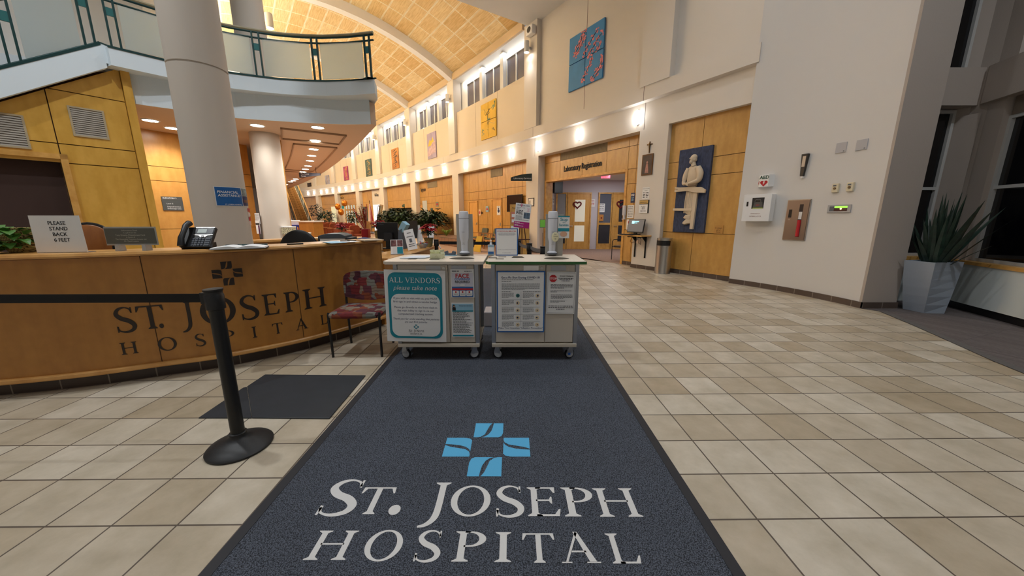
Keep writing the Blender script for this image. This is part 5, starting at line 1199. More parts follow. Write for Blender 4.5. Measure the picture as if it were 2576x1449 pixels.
# ================================================================ things fixed to the walls
M_bronze = mat('bronze', (92, 64, 34), 0.4, 0.7); M_putty = mat('putty_plastic', (214, 204, 176), 0.5)
def on_bay(name, label, cat, px, L, dr, d=.02, m=None, kind='box'):
    """a flat thing on the curved wall, its corners read as x0,x1,ytop,ybottom; returns (object, width, height)"""
    x0, x1, y0, y1 = L; a0, z1 = on_wall(x0, y0, dr); a1, _ = on_wall(x1, y0, dr); a2, z0 = on_wall((x0 + x1) / 2, y1, dr); z1 = on_wall((x0 + x1) / 2, y0, dr)[1]
    w_ = abs(a0 - a1) / DEG; h_ = z1 - z0; c = (a0 + a1) / 2
    if kind == 'empty': o = thing(name, label, cat, wp(c, dr, z0), wrot(c))
    else:
        o = MB().box(-w_ / 2, w_ / 2, -d, 0, 0, h_).build(name, m or M_paper); o.location = wp(c, dr, z0); o.rotation_euler = (0, 0, wrot(c)); tag(o, label, cat)
    return o, w_, h_
# relief of a carpenter on a blue panel
o, w_, h_ = on_bay('carpenter_relief', 'pale carved carpenter relief on a tall dark blue panel', 'relief', 0, (1715, 1797, 372, 585), .12, kind='empty')
M_rel = mat('relief_stone', (214, 196, 170), 0.75, bump=.15, scale=25)
m_b = mat('relief_blue', (54, 64, 92), 0.8, vary=.35, scale=30, bump=.5, stretch=(1, 1, .4))
MB().box(-w_ / 2, w_ / 2, -.06, 0, 0, h_).build('blue_panel', m_b, o)
sx, sz = w_, h_
def R_(u, v): return ((u - .5) * sx, v * sz)      # u 0..1 across, v 0..1 up
def relief(name, pts, d0, d1):
    b = MB(); q = [R_(*p) for p in pts]; c = (sum(p[0] for p in q) / len(q), sum(p[1] for p in q) / len(q)); n = len(q)
    V = [(p[0], -.06, p[1]) for p in q] + [(c[0] + (p[0] - c[0]) * .93, -.06 - d0, c[1] + (p[1] - c[1]) * .97) for p in q] + [(c[0] + (p[0] - c[0]) * .6, -.06 - d1, c[1] + (p[1] - c[1]) * .75) for p in q]
    b.add(V, [(k, (k + 1) % n, n + (k + 1) % n, n + k) for k in range(n)] + [(n + k, n + (k + 1) % n, 2 * n + (k + 1) % n, 2 * n + k) for k in range(n)] + [tuple(range(2 * n, 3 * n))])
    return b.build(name, M_rel, o, smooth=True)
relief('carved_apron', [(.38, .56), (.64, .56), (.67, .40), (.70, .25), (.66, .21), (.50, .205), (.34, .24), (.34, .40)], .03, .05)
b = MB()
for k in range(7): u = .39 + k * .045; q0, q1 = R_(u, .52), R_(.36 + k * .052, .235); b.tube([(q0[0], -.10, q0[1]), ((q0[0] + q1[0]) / 2, -.112, (q0[1] + q1[1]) / 2), (q1[0], -.10, q1[1])], .013, 6)
b.build('carved_fold', M_rel, o, smooth=True)
relief('carved_torso', [(.44, .795), (.55, .80), (.66, .775), (.71, .70), (.68, .60), (.65, .555), (.38, .555), (.35, .62), (.34, .70), (.37, .775)], .05, .075)
def limb(pts, rs, nm, n=10):
    b = MB(); P = [Vector((R_(u, v)[0], y, R_(u, v)[1])) for u, v, y in pts]; Q = crspl([2 * P[0] - P[1]] + P + [2 * P[-1] - P[-2]], 5); m_ = len(Q); rr_ = []
    for i in range(m_): f = i / (m_ - 1) * (len(rs) - 1); k = min(int(f), len(rs) - 2); rr_.append(rs[k] + (rs[k + 1] - rs[k]) * (f - k))
    b.tube(Q, rr_, n); return b.build(nm, M_rel, o, smooth=True)
limb([(.66, .765, -.10), (.755, .70, -.12), (.755, .625, -.14), (.66, .60, -.165)], [.07, .075, .06, .045], 'carved_sleeve'); limb([(.68, .603, -.16), (.58, .595, -.18), (.49, .585, -.185)], [.042, .036, .026], 'carved_forearm')
limb([(.38, .765, -.09), (.315, .70, -.10), (.285, .635, -.12)], [.06, .062, .05], 'carved_sleeve'); limb([(.285, .64, -.12), (.30, .59, -.15), (.42, .585, -.185)], [.044, .038, .026], 'carved_forearm')
limb([(.52, .79, -.09), (.50, .84, -.10)], [.055, .05], 'carved_neck')
b = MB(); hx, hz = R_(.49, .868); b.ell((hx, -.115, hz), (.062, .06, .088), 18, 14); b.build('carved_head', M_rel, o, smooth=True)
b = MB(); b.ell((hx + .018, -.10, hz + .035), (.075, .062, .072), 16, 12); b.ell((hx + .055, -.10, hz - .012), (.034, .05, .05), 10, 8); b.build('carved_hair', M_rel, o, smooth=True)
b = MB(); b.ell((hx - .022, -.172, hz - .004), (.010, .018, .024), 10, 8); b.ell((hx - .016, -.150, hz - .062), (.034, .036, .042), 12, 8); b.ell((hx - .022, -.166, hz - .034), (.024, .012, .008), 10, 6)
for q in (-.044, .004): b.ell((hx + q, -.162, hz + .020), (.018, .012, .007), 8, 6)
b.build('carved_face', M_rel, o, smooth=True)
b = MB(); c_ = R_(.455, .583)
b.ell((c_[0] - .004, -.195, c_[1]), (.042, .026, .036), 12, 8)
for k in range(4): b.tube([(c_[0] - .045 + k * .006, -.20, c_[1] + .022 - k * .016), (c_[0] - .01 + k * .006, -.222, c_[1] + .014 - k * .016), (c_[0] + .03, -.212, c_[1] + .004 - k * .015)], .009, 6)
b.tube([(c_[0] + .02, -.20, c_[1] + .03), (c_[0] - .01, -.218, c_[1] + .038)], .010, 6)
b.build('carved_hands', M_rel, o, smooth=True)
def beam(name, pts, y0, y1):
    b = MB(); b.prism([R_(*p) for p in pts], -y1, -y0, Matrix(((1, 0, 0, 0), (0, 0, 1, 0), (0, 1, 0, 0), (0, 0, 0, 1)))); return b.build(name, M_rel, o, bevel=.006)
beam('carved_plank', [(.02, .555), (.20, .548), (.50, .545), (.85, .535), (.98, .50), (.97, .465), (.62, .478), (.45, .50), (.02, .495), (.02, .525), (.14, .527), (.02, .54)], .10, .15)
beam('carved_rail', [(.0, .295), (.62, .29), (.62, .26), (.0, .265)], .09, .125)
beam('carved_leg', [(.62, .50), (.73, .47), (.70, .04), (.60, .04), (.60, .10)], .06, .12)
relief('carved_shoe', [(.40, .215), (.62, .215), (.60, .155), (.36, .165), (.33, .18)], .03, .06)
relief('carved_shoe', [(.46, .17), (.60, .16), (.60, .11), (.40, .09), (.32, .105), (.34, .125)], .04, .07)
o, w_, h_ = on_bay('brass_plaque', 'small brass plaque on maple at the lower corner of the blue relief', 'plaque', 0, (1798, 1821, 567, 588), .12, .012, mat('brass_plate', (196, 150, 84), .4, .4))
letters([('St. Joseph', 0, h_ * .62, h_ * .22, 'CENTER', .2), ('gift of', 0, h_ * .38, h_ * .2, 'CENTER', .2), ('friends', 0, h_ * .14, h_ * .2, 'CENTER', .2)], M_ink, o, y=-.0135)
# crucifix, framed picture, notices, kiosk on the pillar
o, w_, h_ = on_bay('crucifix', 'small bronze wall crucifix above the framed picture', 'crucifix', 0, (1629, 1643, 356, 384), 0, kind='empty')
b = MB(); b.box(-.014, .014, -.02, 0, 0, h_); b.box(-w_ / 2, w_ / 2, -.018, 0, h_ * .70, h_ * .78); b.build('cross', M_bronze, o, bevel=.003)
b = MB(); b.tube([(0, -.028, h_ * .25), (.004, -.034, h_ * .5), (0, -.03, h_ * .72)], [.007, .011, .013], 8); b.tube([(-w_ * .42, -.024, h_ * .78), (0, -.03, h_ * .70), (w_ * .42, -.024, h_ * .78)], .005, 6); b.ell((0, -.034, h_ * .80), .014, 10, 8); b.build('figure', mat('figure_gold', (150, 112, 56), .4, .5), o)
o, w_, h_ = on_bay('framed_picture', 'dark framed picture of a pale robed figure on the pillar', 'picture', 0, (1618, 1645, 388, 440), 0, .025, M_bronze)
panel(o, -w_ / 2 + .025, w_ / 2 - .025, .025, h_ - .025, mat('picture_dark', (58, 46, 44), .5, vary=.5, scale=6), y=-.026, name='canvas')
b = MB(); b.prism([(-.055, .05), (.055, .05), (.03, .27), (-.03, .27)], .0265, .028, Matrix(((1, 0, 0, 0), (0, 0, -1, 0), (0, 1, 0, 0), (0, 0, 0, 1)))); b.ell((0, -.027, .31), (.026, .002, .034), 10, 8); b.build('painted_robe', mat('robe_rose', (176, 128, 116), .6, vary=.3, scale=18), o)
o, w_, h_ = on_bay('hours_notice', 'white paper of opening hours under the framed picture', 'paper', 0, (1617, 1635, 471, 500), 0, .004)
letters([('DRAW STATION', 0, h_ * .84, .028), ('HOURS', 0, h_ * .68, .028)], M_ink, o, y=-.005); smallprint(o, [(-w_ * .38, -w_ * .05, h_ * (.5 - .13 * i), .016) for i in range(4)] + [(w_ * .05, w_ * .38, h_ * (.5 - .13 * i), .016) for i in range(4)], M_ink, y=-.005)
o, w_, h_ = on_bay('laboratory_sign', 'black and gold LABORATORY sign holding a white card', 'sign', 0, (1610, 1634, 503, 536), 0, .015, M_black)
panel(o, -w_ / 2, w_ / 2 - .03, h_ * .72, h_ * .97, mat('sign_gold', (204, 168, 96), .5), y=-.0165); panel(o, -w_ / 2, w_ / 2 - .03, .0, h_ * .66, M_paper, y=-.018)
letters([('LABORATORY', -.02, h_ * .77, .036)], M_ink, o, y=-.019, name='heading'); smallprint(o, [(-.08, .05, h_ * .5, .013), (-.06, .03, h_ * .4, .013), (-.06, .03, h_ * .3, .013), (-.10, .07, h_ * .14, .013)], M_ink, y=-.019)
c = sum(on_wall(x, 590, 0)[0] for x in (1578, 1640)) / 2
t = thing('wall_computer_shelf', 'narrow maple shelf with black brackets under the check-in monitor', 'shelf', wp(c, 0, .885), wrot(c))
MB().box(-.42, .40, -.40, 0, 0, .03).build('shelf_board', M_trim, t, bevel=.004)
for x in (-.10, .24):
    b = MB(); b.box(x - .016, x + .016, -.025, 0, -.58, 0); b.box(x - .016, x + .016, -.33, 0, -.03, 0); b.prism([(-.02, -.03), (-.16, -.03), (-.02, -.16)], x - .01, x + .01, Matrix(((0, 0, 1, 0), (1, 0, 0, 0), (0, 1, 0, 0), (0, 0, 0, 1)))); b.build('bracket', M_blackm, t)
t = thing('check_in_monitor', 'grey check-in monitor with a lit blue logo on the shelf', 'monitor', wp(c, -.17, .917), wrot(c))
b = MB(); b.M = Matrix.Translation((0.03, -.06, .06)) @ Matrix.Rotation(rad(-10), 4, 'X'); b.box(-.26, .26, 0, .035, 0, .36); b.build('monitor_frame', M_black, t, bevel=.005)
b = MB(); b.M = Matrix.Translation((0.03, -.06, .06)) @ Matrix.Rotation(rad(-10), 4, 'X'); b.box(-.245, .245, -.002, 0, .03, .345); s_ = b.build('screen', mat('screen_grey', (86, 84, 84), .3, emit=.25), t)
b = MB(); b.M = Matrix.Translation((0.03, -.06, .06)) @ Matrix.Rotation(rad(-10), 4, 'X'); b.box(-.14, -.06, -.004, -.002, .24, .31); b.box(-.05, .08, -.004, -.002, .285, .305); b.box(-.05, .03, -.004, -.002, .25, .265); b.build('screen_logo', mat('logo_cyan', (120, 220, 240), .4, emit=1.0), t)
MB().prism(rrect(-.14, .14, -.1, .08, .04), 0, .03).build('foot', M_black, t); MB().box(-.03, .06, -.03, .03, .02, .1).build('stand', M_black, t); 
tag(MB().box(-.22, .22, -.07, .07, 0, .022).build('keyboard', M_black), 'black keyboard on the narrow wall shelf', 'keyboard').matrix_world = Matrix.Translation(wp(c + .05, -.35, .917)) @ Matrix.Rotation(wrot(c), 4, 'Z')
o, w_, h_ = on_bay('power_outlet', 'metal wall outlet with plugged cords under the shelf', 'outlet', 0, (1595, 1607, 602, 612), 0, .012, M_steel)
b = MB(); b.tube([(-.03, -.02, .05), (-.12, -.05, .0), (-.16, -.06, .05), (-.05, -.08, .24)], .006, 6); b.tube([(.12, -.02, .0), (.18, -.04, -.02), (.20, -.06, .12), (.12, -.08, .22)], .006, 6); b.build('cord', M_black, o)
# on the maple jamb beside the lab opening
for nm, lb, cat_, L, m_ in (('access_sign', 'navy blue sign with white figures on the maple jamb', 'sign', (1588, 1598, 485, 510), M_navy), ('jamb_notice', 'white printed notice on the maple jamb beside the dispenser', 'paper', (1579, 1596, 516, 549), M_paper), ('jamb_stop_notice', 'white notice with a red seal below the jamb notice', 'paper', (1577, 1594, 552, 578), M_paper)):
    o, w_, h_ = on_bay(nm, lb, cat_, 0, L, .298, .006, m_)
    if m_ is M_navy:
        b = MB(); b.ell((-.03, -.008, h_ * .78), (.02, .001, .035), 8, 6); b.ell((.03, -.008, h_ * .78), (.02, .001, .035), 8, 6); b.build('pictogram', M_paper, o); smallprint(o, [(-w_ * .3, w_ * .3, h_ * (.5 - .11 * i), .015) for i in range(4)], M_lblue, y=-.008)
    else:
        if 'stop' in nm: b = MB(); b.ell((0, -.0075, h_ * .72), (w_ * .27, .001, w_ * .27), 14, 6); b.build('red_seal', M_red, o)
        smallprint(o, [(-w_ * .35, w_ * .35, h_ * (.85 - .12 * i), .012) for i in range(4 if 'stop' in nm else 7)] if 'stop' not in nm else [(-w_ * .35, w_ * .35, h_ * (.4 - .12 * i), .012) for i in range(4)], M_grey, y=-.0075)
o, w_, h_ = on_bay('jamb_dispenser', 'slim white sanitizer dispenser on the maple jamb', 'sanitizer dispenser', 0, (1570, 1578, 517, 552), .298, kind='empty')
MB().prism(rrect(-.05, .05, -.09, 0, .03), h_ * .3, h_).build('dispenser_body', M_disp, o); MB().prism(rrect(-.03, .03, -.06, 0, .02), .02, h_ * .3).build('spout', M_disp, o); MB().prism(rrect(-.05, .05, -.09, 0, .02), 0, .02).build('drip_tray', M_disp, o)
# lettering and grille over the laboratory opening
def curved_letters(name, s, px0, px1, pyb, cap, dr, label, m=M_ink, depth=.02):
    a0, z0 = on_wall(px0, pyb[0], dr); a1, z1 = on_wall(px1, pyb[1], dr); vs_, fs = _font_mesh(s, cap, 'LEFT', 0, .012)
    xm = max(v[0] for v in vs_); b = MB(); z_ = (z0 + z1) / 2
    for dd in (0, -depth): b.add([wp(a0 + (a1 - a0) * x / xm, dr + dd - .004, z_ + y) for x, y, _ in vs_], fs)
    nvs = len(vs_); o = b.build(name, m, recalc=False)
    return tag(o, label, 'lettering')
curved_letters('wall_lettering_sign', 'Laboratory Registration', 1419, 1514, (431, 418), .26, .30, 'dark Laboratory Registration lettering over the wide opening')
o, w_, h_ = on_bay('wall_grille', 'long slatted air grille over the laboratory lettering', 'grille', 0, (1409, 1530, 381, 381), .30, kind='empty')
o.location.z = 3.34; L_ = 1.03 / DEG
a_mid = (31.6 + 32.63) / 2; o.location = wp(a_mid, .30, 3.335); o.rotation_euler = (0, 0, wrot(a_mid))
MB().box(-L_ / 2, L_ / 2, .03, .05, 0, .26).build('grille_back', mat('grille_dark', (104, 98, 90), .8), o)
b = MB(); n = 60
for k in range(n): x = -L_ / 2 + L_ * (k + .5) / n; b.box(x - .008, x + .008, .0, .03, 0, .26)
b.build('slat', mat('grille_bronze', (172, 156, 126), .5), o)
def grille(label, phc, z0, w_, h_, dr=.30):
    t = thing('wall_grille', label, 'grille', wp(phc, dr, z0), wrot(phc)); MB().box(-w_ / 2, w_ / 2, -.01, 0, 0, h_).build('grille_back', MATS['grille_dark'], t)
    b = MB(); n = int(w_ / .06)
    for k in range(n): x = -w_ / 2 + w_ * (k + .5) / n; b.box(x - .018, x + .018, -.02, -.01, .02, h_ - .02)
    b.build('slat', MATS['grille_bronze'], t)
p = on_wall(1249, 427, .3); grille('small air grille high in the maple above the bay with the television', p[0], 3.18, 1.0, .36); p = on_wall(1087, 457, .3); grille('air grille above the Registration lettering bay', p[0], 3.14, 1.35, .36)
curved_letters('wall_lettering_sign', 'Registration', 1059, 1071.5, (483, 480), .34, .30, 'dark Registration lettering on the maple bay with the glazed door')
curved_letters('wall_lettering_sign', 'Gift Shop', 943, 952.5, (494, 492.5), .3, .30, 'dark Gift Shop lettering on the cream wall over the white doorway'); curved_letters('wall_lettering_sign', 'Pastoral Care', 855, 865, (501, 500), .34, .30, 'dark lettering on maple over the shop front windows')
# hanging blade signs
def blade(label, words_, px0, px1, py, y0, h_, rise, m=None):
    a, b_ = on_y(px0, py, y0), on_y(px1, py, y0); w_ = b_.x - a.x; t = thing('hanging_sign', label, 'sign', ((a.x + b_.x) / 2, y0, a.z))
    P = [(-w_ / 2, 0), (w_ / 2, -0.0)] + [(w_ / 2 - w_ * k / 8, h_ * (1 - (rise * (k / 8) ** 2))) for k in range(9)]
    b = MB(); b.prism(P, -.02, .02, Matrix(((1, 0, 0, 0), (0, 0, 1, 0), (0, 1, 0, 0), (0, 0, 0, 1)))); b.build('blade', m or mat('sign_dark_green', (36, 48, 44), .5), t)
    letters([(s, w_ * ox, h_ * oz, h_ * sz_, 'CENTER') for s, ox, oz, sz_ in words_], M_paper, t, y=-.022)
    return t, w_
pb = wp(33.3, 0); t, w_ = blade('dark green Laboratory Services blade sign projecting from the pillar', [('Laboratory Services', .03, .24, .31)], 1285, 1340, 455, pb.y - .1, .27, .55)
MB().box(w_ / 2 - .02, w_ / 2 + .25, -.015, .015, .05, .2).build('arm', M_blackm, t)
def blade2(label, w1, w2, L, z_):
    p0, p1 = on_z(L[0], L[2], z_), on_z(L[1], L[2], z_); y = (p0.y + p1.y) / 2; a, b_ = on_y(L[0], L[3], y), on_y(L[1], L[3], y); w_ = b_.x - a.x; top = on_y(L[0], L[2], y).z; h_ = top - a.z
    t = thing('hanging_sign', label, 'sign', ((a.x + b_.x) / 2, y, a.z)); b = MB(); b.prism([(-w_ / 2, 0), (w_ / 2, h_ * .45), (w_ / 2, h_ * .85), (-w_ / 2, h_)], -.02, .02, Matrix(((1, 0, 0, 0), (0, 0, 1, 0), (0, 1, 0, 0), (0, 0, 0, 1)))); b.build('blade', mat('sign_charcoal', (48, 48, 58), .5), t)
    letters([(w1, -w_ * .42, h_ * .6, h_ * .36, 'LEFT'), (w2, -w_ * .42, h_ * .2, h_ * .36, 'LEFT')], M_paper, t, y=-.022)
    for x in (-w_ * .35, w_ * .3): MB().cyl((x, 0, h_ * .8), (x, 0, 3.2 - a.z), .008, n=6).build('hanger_rod', M_black, t)
blade2('dark The Cancer Center blade sign hanging from the soffit', 'The Cancer', 'Center', (754, 807, 434, 447), 3.02)
# doors, television and notices of the services bay
def door(name, px, zt_, dr, m, frame=True, inset=.0):
    a0, a1 = on_wall(px[0], 540, dr)[0], on_wall(px[1], 540, dr)[0]; c = (a0 + a1) / 2; w_ = (a0 - a1) / DEG
    root = bpy.data.objects.new(name, None); C.objects.link(root); struct(root); root.location = wp(c, dr + inset, 0); root.rotation_euler = (0, 0, wrot(c))
    MB().box(-w_ / 2, w_ / 2, -.012, .03, 0.01, zt_).build('door_leaf', m, root)
    b = MB(); f = .05
    for x0, x1, z0, z1 in ((-w_ / 2 - f, -w_ / 2, 0, zt_ + f), (w_ / 2, w_ / 2 + f, 0, zt_ + f), (-w_ / 2, w_ / 2, zt_ + .001, zt_ + f)): b.box(x0, x1, -.035 + .001 * (z0 > 0), .03, z0, z1)
    b.build('door_frame', M_trim, root)
    b = MB(); b.box(w_ / 2 - .11, w_ / 2 - .06, -.03, -.012, .98, 1.12); b.cyl((w_ / 2 - .085, -.06, 1.03), (w_ / 2 - .20, -.06, 1.03), .011, n=8); b.cyl((w_ / 2 - .085, -.06, 1.03), (w_ / 2 - .085, -.02, 1.03), .01, n=8); b.build('door_handle', M_steel, root)
    return root, w_
M_doorw = wood_mat('door_maple', (206, 150, 70), (226, 174, 96), stretch=(5, 5, .6))
d1, w1 = door('door_1', (1182, 1202), 2.12, .296, M_doorw); d2, w2 = door('door_2', (1239, 1262), 2.16, .296, M_doorw); d3, w3 = door('door_3', (1051, 1064), 2.1, .296, M_doorw)
MB().box(-.12, .12, -.02, -.012, .8, 1.85).build('vision_panel', mat('vision_glass', (150, 160, 166), .15), d3)
o, w_, h_ = on_bay('side_window_panel', 'tall pale glazed sidelight beside the Registration door', 'window panel', 0, (1063, 1074, 505, 543), .297, .02, mat('lit_frosted', (196, 206, 214), .3))
o, w_, h_ = on_bay('television', 'black wall television on the maple bay beside the pillar', 'television', 0, (1277, 1315, 490, 533), .22, kind='empty')
MB().box(-w_ / 2, w_ / 2, -.05, 0, 0, h_).build('case', M_black, o, bevel=.008); panel(o, -w_ / 2 + .02, w_ / 2 - .02, .03, h_ - .02, mat('tv_glass', (44, 24, 18), .12), y=-.052, name='screen'); MB().box(-.15, .15, 0, .08, h_ * .3, h_ * .7).build('wall_mount', M_blackm, o)
for nm, lb, L, m_, pic in (('door_notice', 'white sign with a dark blue figure on the wider maple door', (1250, 1259, 518, 541), M_paper, M_navy), ('panel_notice', 'white and red sign on maple between the two doors', (1222, 1229, 519, 533), M_lblue, M_red), ('orange_notice', 'pale orange notice beside the lever handled maple door', (1204, 1209.5, 527, 542), mat('pale_orange', (232, 204, 170), .6), M_red), ('small_notice', 'tiny brown notice beside the pale orange notice', (1210.5, 1214, 533, 538), M_bronze, M_bronze)):
    o, w_, h_ = on_bay(nm, lb, 'sign', 0, L, .27, .006, m_); b = MB(); b.ell((0, -.007, h_ * .45), (w_ * .3, .001, h_ * .2), 10, 6); b.ell((0, -.007, h_ * .72), (w_ * .18, .001, h_ * .08), 8, 6); b.build('pictogram', pic, o)
    if nm == 'door_notice': letters([('STAFF', 0, h_ * .86, h_ * .1)], M_ink, o, y=-.008)
o, w_, h_ = on_bay('bay_sign', 'grey sign on the maple near the Registration lettering', 'sign', 0, (1096.5, 1103, 508, 520), .297, .01, mat('sign_sage', (120, 130, 120), .5)); panel(o, -w_ * .3, w_ * .3, h_ * .3, h_ * .7, M_red, y=-.012)
o, w_, h_ = on_bay('pillar_frame', 'black framed white notice on the pillar by the easel', 'frame', 0, (1330, 1344, 498, 519), 0, .02, M_black); panel(o, -w_ / 2 + .03, w_ / 2 - .03, .03, h_ - .03, M_paper, y=-.0215); panel(o, -w_ * .25, -w_ * .1, h_ * .3, h_ * .7, M_grey, y=-.023)
# ---- entry wall: defibrillator sign and cabinet, extinguisher cabinet, holder, speakers, alarms, panel
def ent(px, py):
    p = on_circle(px, py, EX, EY, ER); a = math.atan2(p.y - EY, p.x - EX); return a, p.z
def on_entry(name, label, cat, L, d, m=None, kind='box', bevel=0):
    x0, x1, y0, y1 = L; a0, _ = ent(x0, (y0 + y1) / 2); a1, _ = ent(x1, (y0 + y1) / 2); c = (a0 + a1) / 2; xm = (x0 + x1) / 2; z1, z0 = ent(xm, y0)[1], ent(xm, y1)[1]; w_ = abs(a0 - a1) * ER; h_ = z1 - z0
    if kind == 'empty': o = thing(name, label, cat, ewp(c, 0, z0), c - PI / 2)
    else:
        o = MB().box(-w_ / 2, w_ / 2, -d, .01, 0, h_).build(name, m or M_paper, bevel=bevel); o.location = ewp(c, 0, z0); o.rotation_euler = (0, 0, c - PI / 2); tag(o, label, cat)
    return o, w_, h_
o, w_, h_ = on_entry('defibrillator_sign', 'white three sided AED sign with red heart above the white cabinet', 'sign', (1912, 1945, 441, 470), .1, kind='empty')
b = MB(); b.prism([(-w_ / 2 - .02, 0), (w_ / 2 + .02, 0), (w_ / 2 - .03, -.11), (-w_ / 2 + .05, -.11)], 0, h_); b.build('sign_body', M_paper, o)
letters([('AED', .01, h_ * .66, .085, 'CENTER', 0, .03)], mat('aed_green', (16, 70, 60), .5), o, y=-.112)
H = [(.0, .25)] + [(.5 * math.cos(rad(t)) * .5 + .25, .5 * math.sin(rad(t)) * .5 + .62) for t in range(-20, 181, 20)] + [(.5 * math.cos(rad(t)) * .5 - .25, .5 * math.sin(rad(t)) * .5 + .62) for t in range(0, 201, 20)]
polys([[(.01 + x * .13, .0 + y * .125) for x, y in [(0, 0)] + H[1:]]], M_red, 'red_heart', o, vertical=True, y=-.112); polys([[(.02, .11), (-.01, .065), (.008, .065), (-.005, .03), (.03, .075), (.012, .075), (.03, .11)]], M_paper, 'lightning_bolt', o, vertical=True, y=-.113)
b = MB(); q = Matrix.Translation((-w_ / 2 + .012, -.058, .02)) @ Matrix.Rotation(math.atan2(-.11, .07), 4, 'Z'); b.M = q; b.box(-.03, .03, -.003, 0, .03, .09); b.build('side_panel_print', M_red, o)
o, w_, h_ = on_entry('defibrillator_cabinet', 'white defibrillator cabinet with a window showing a dark case', 'cabinet', (1880, 1948, 490, 556), .16, kind='empty')
MB().box(-w_ / 2, w_ / 2, -.15, .01, 0, h_).build('cabinet_body', M_paper, o, bevel=.006); MB().box(-w_ / 2 - .004, w_ / 2 + .004, -.165, -.148, -.004, h_ + .004).build('cabinet_door', mat('cabinet_white', (232, 234, 238), .35), o, bevel=.004)
panel(o, -w_ * .18, w_ * .26, h_ * .47, h_ * .88, mat('cabinet_window', (58, 60, 62), .2), y=-.1665, name='window_pane'); b = MB(); b.prism([(-.07, h_ * .52), (.10, h_ * .52), (.085, h_ * .72), (-.05, h_ * .72)], .167, .169, Matrix(((1, 0, 0, .01), (0, 0, -1, 0), (0, 1, 0, 0), (0, 0, 0, 1)))); b.tube([(-.03, -.168, h_ * .72), (-.02, -.169, h_ * .8), (.06, -.169, h_ * .8), (.07, -.168, h_ * .72)], .012, 6); b.build('defibrillator_case', mat('case_grey', (84, 84, 84), .5), o)
letters([('AED', .02, h_ * .58, .035)], M_red, o, y=-.170); panel(o, -w_ * .13, w_ * .24, h_ * .475, h_ * .505, mat('lime_strip', (190, 214, 90), .5), y=-.1695, name='lime_strip'); panel(o, -w_ * .38, -w_ * .31, h_ * .56, h_ * .74, M_black, y=-.1665, name='latch')
letters([('EMERGENCY', 0, h_ * .26, .030), ('DEFIBRILLATOR', 0, h_ * .16, .030)], mat('grey_red_print', (140, 100, 96), .6), o, y=-.1668)
o, w_, h_ = on_entry('extinguisher_cabinet', 'steel fire extinguisher cabinet with a narrow window on the entry wall', 'cabinet', (1976, 2034, 502, 605), .03, kind='empty')
M_bsteel = mat('cabinet_steel', (150, 138, 130), .3, .8)
MB().box(-w_ / 2, w_ / 2, -.02, .01, 0, h_).build('steel_frame', M_steel, o, bevel=.003); MB().box(-w_ / 2 + .015, w_ / 2 - .015, -.03, -.02, .015, h_ - .015).build('steel_door', M_bsteel, o)
panel(o, w_ * .08, w_ * .24, h_ * .09, h_ * .88, mat('ext_window', (46, 40, 42), .2), y=-.0315, name='window_pane'); MB().cyl((w_ * .16, -.0318, h_ * .10), (w_ * .16, -.0318, h_ * .5), .028, n=12).build('red_cylinder', M_red, o); panel(o, w_ * .09, w_ * .23, h_ * .52, h_ * .70, M_silver, y=-.033, name='extinguisher_tag'); panel(o, -w_ * .36, -w_ * .22, h_ * .56, h_ * .76, M_black, y=-.0315, name='latch')
letters([('FIRE', -w_ * .30, h_ * .50, .018)], M_paper, o, y=-.032)
o, w_, h_ = on_entry('holy_water_holder', 'narrow dark metal wall holder tapering to a pale tip', 'holder', (2018, 2032, 388, 446), .05, kind='empty')
b = MB(); b.prism([(-.03, .02), (.02, .02), (.055, h_), (-.055, h_)], 0, .05, Matrix(((1, 0, 0, 0), (0, 0, -1, 0), (0, 1, 0, 0), (0, 0, 0, 1)))); b.build('holder_body', mat('pewter', (70, 68, 66), .35, .7), o, bevel=.006); MB().box(-.018, .012, -.04, 0, -.012, .022).build('pale_tip', M_paper, o)
b = MB(); b.box(-.025, .025, -.054, -.05, h_ * .45, h_ * .9); b.build('holder_ornament', M_steel, o)
for L, lb in (((2104, 2130, 359, 384), 'square grey wall speaker cover beside a twin, above the cream alarm'), ((2155, 2183, 351, 377), 'square grey wall speaker cover closest to the taupe column')):
    o, w_, h_ = on_entry('wall_speaker', lb, 'speaker', L, .012, mat('speaker_grey', (176, 176, 182), .5), bevel=.003); panel(o, w_ * .25, w_ * .38, h_ * .08, h_ * .18, M_grey, y=-.0135, name='maker_badge')
for L, lb in (((2096, 2112, 462, 484), 'cream wall alarm under the speaker further from the taupe column'), ((2133, 2150, 459, 481), 'cream wall alarm under the speaker closest to the taupe column')):
    o, w_, h_ = on_entry('alarm_sounder', lb, 'alarm', L, .035, M_putty, bevel=.006); MB().cyl((0, -.045, h_ * .45), (0, -.034, h_ * .45), w_ * .2, n=16).build('strobe', mat('strobe_brown', (110, 84, 50), .4), o); panel(o, -w_ * .3, w_ * .2, h_ * .68, h_ * .84, M_grey, y=-.0365)
o, w_, h_ = on_entry('alarm_display', 'long grey fire alarm display with glowing green strip', 'panel', (2083, 2142, 515, 535), .02, mat('panel_grey', (170, 170, 172), .4), bevel=.004)
panel(o, -w_ * .18, w_ * .36, h_ * .6, h_ * .82, mat('green_glow', (120, 210, 60), .4, emit=.8), y=-.022, name='green_display'); panel(o, -w_ * .20, w_ * .36, h_ * .2, h_ * .58, mat('led_dark', (70, 24, 24), .4), y=-.022, name='indicator_strip'); panel(o, -w_ * .40, -w_ * .2, h_ * .2, h_ * .8, M_grey, y=-.022, name='key_panel')
b = MB(); b.ell((w_ * .10, -.024, h_ * .48), .012, 8, 6); b.build('amber_light', mat('amber_glow', (250, 230, 130), .4, emit=3), o)
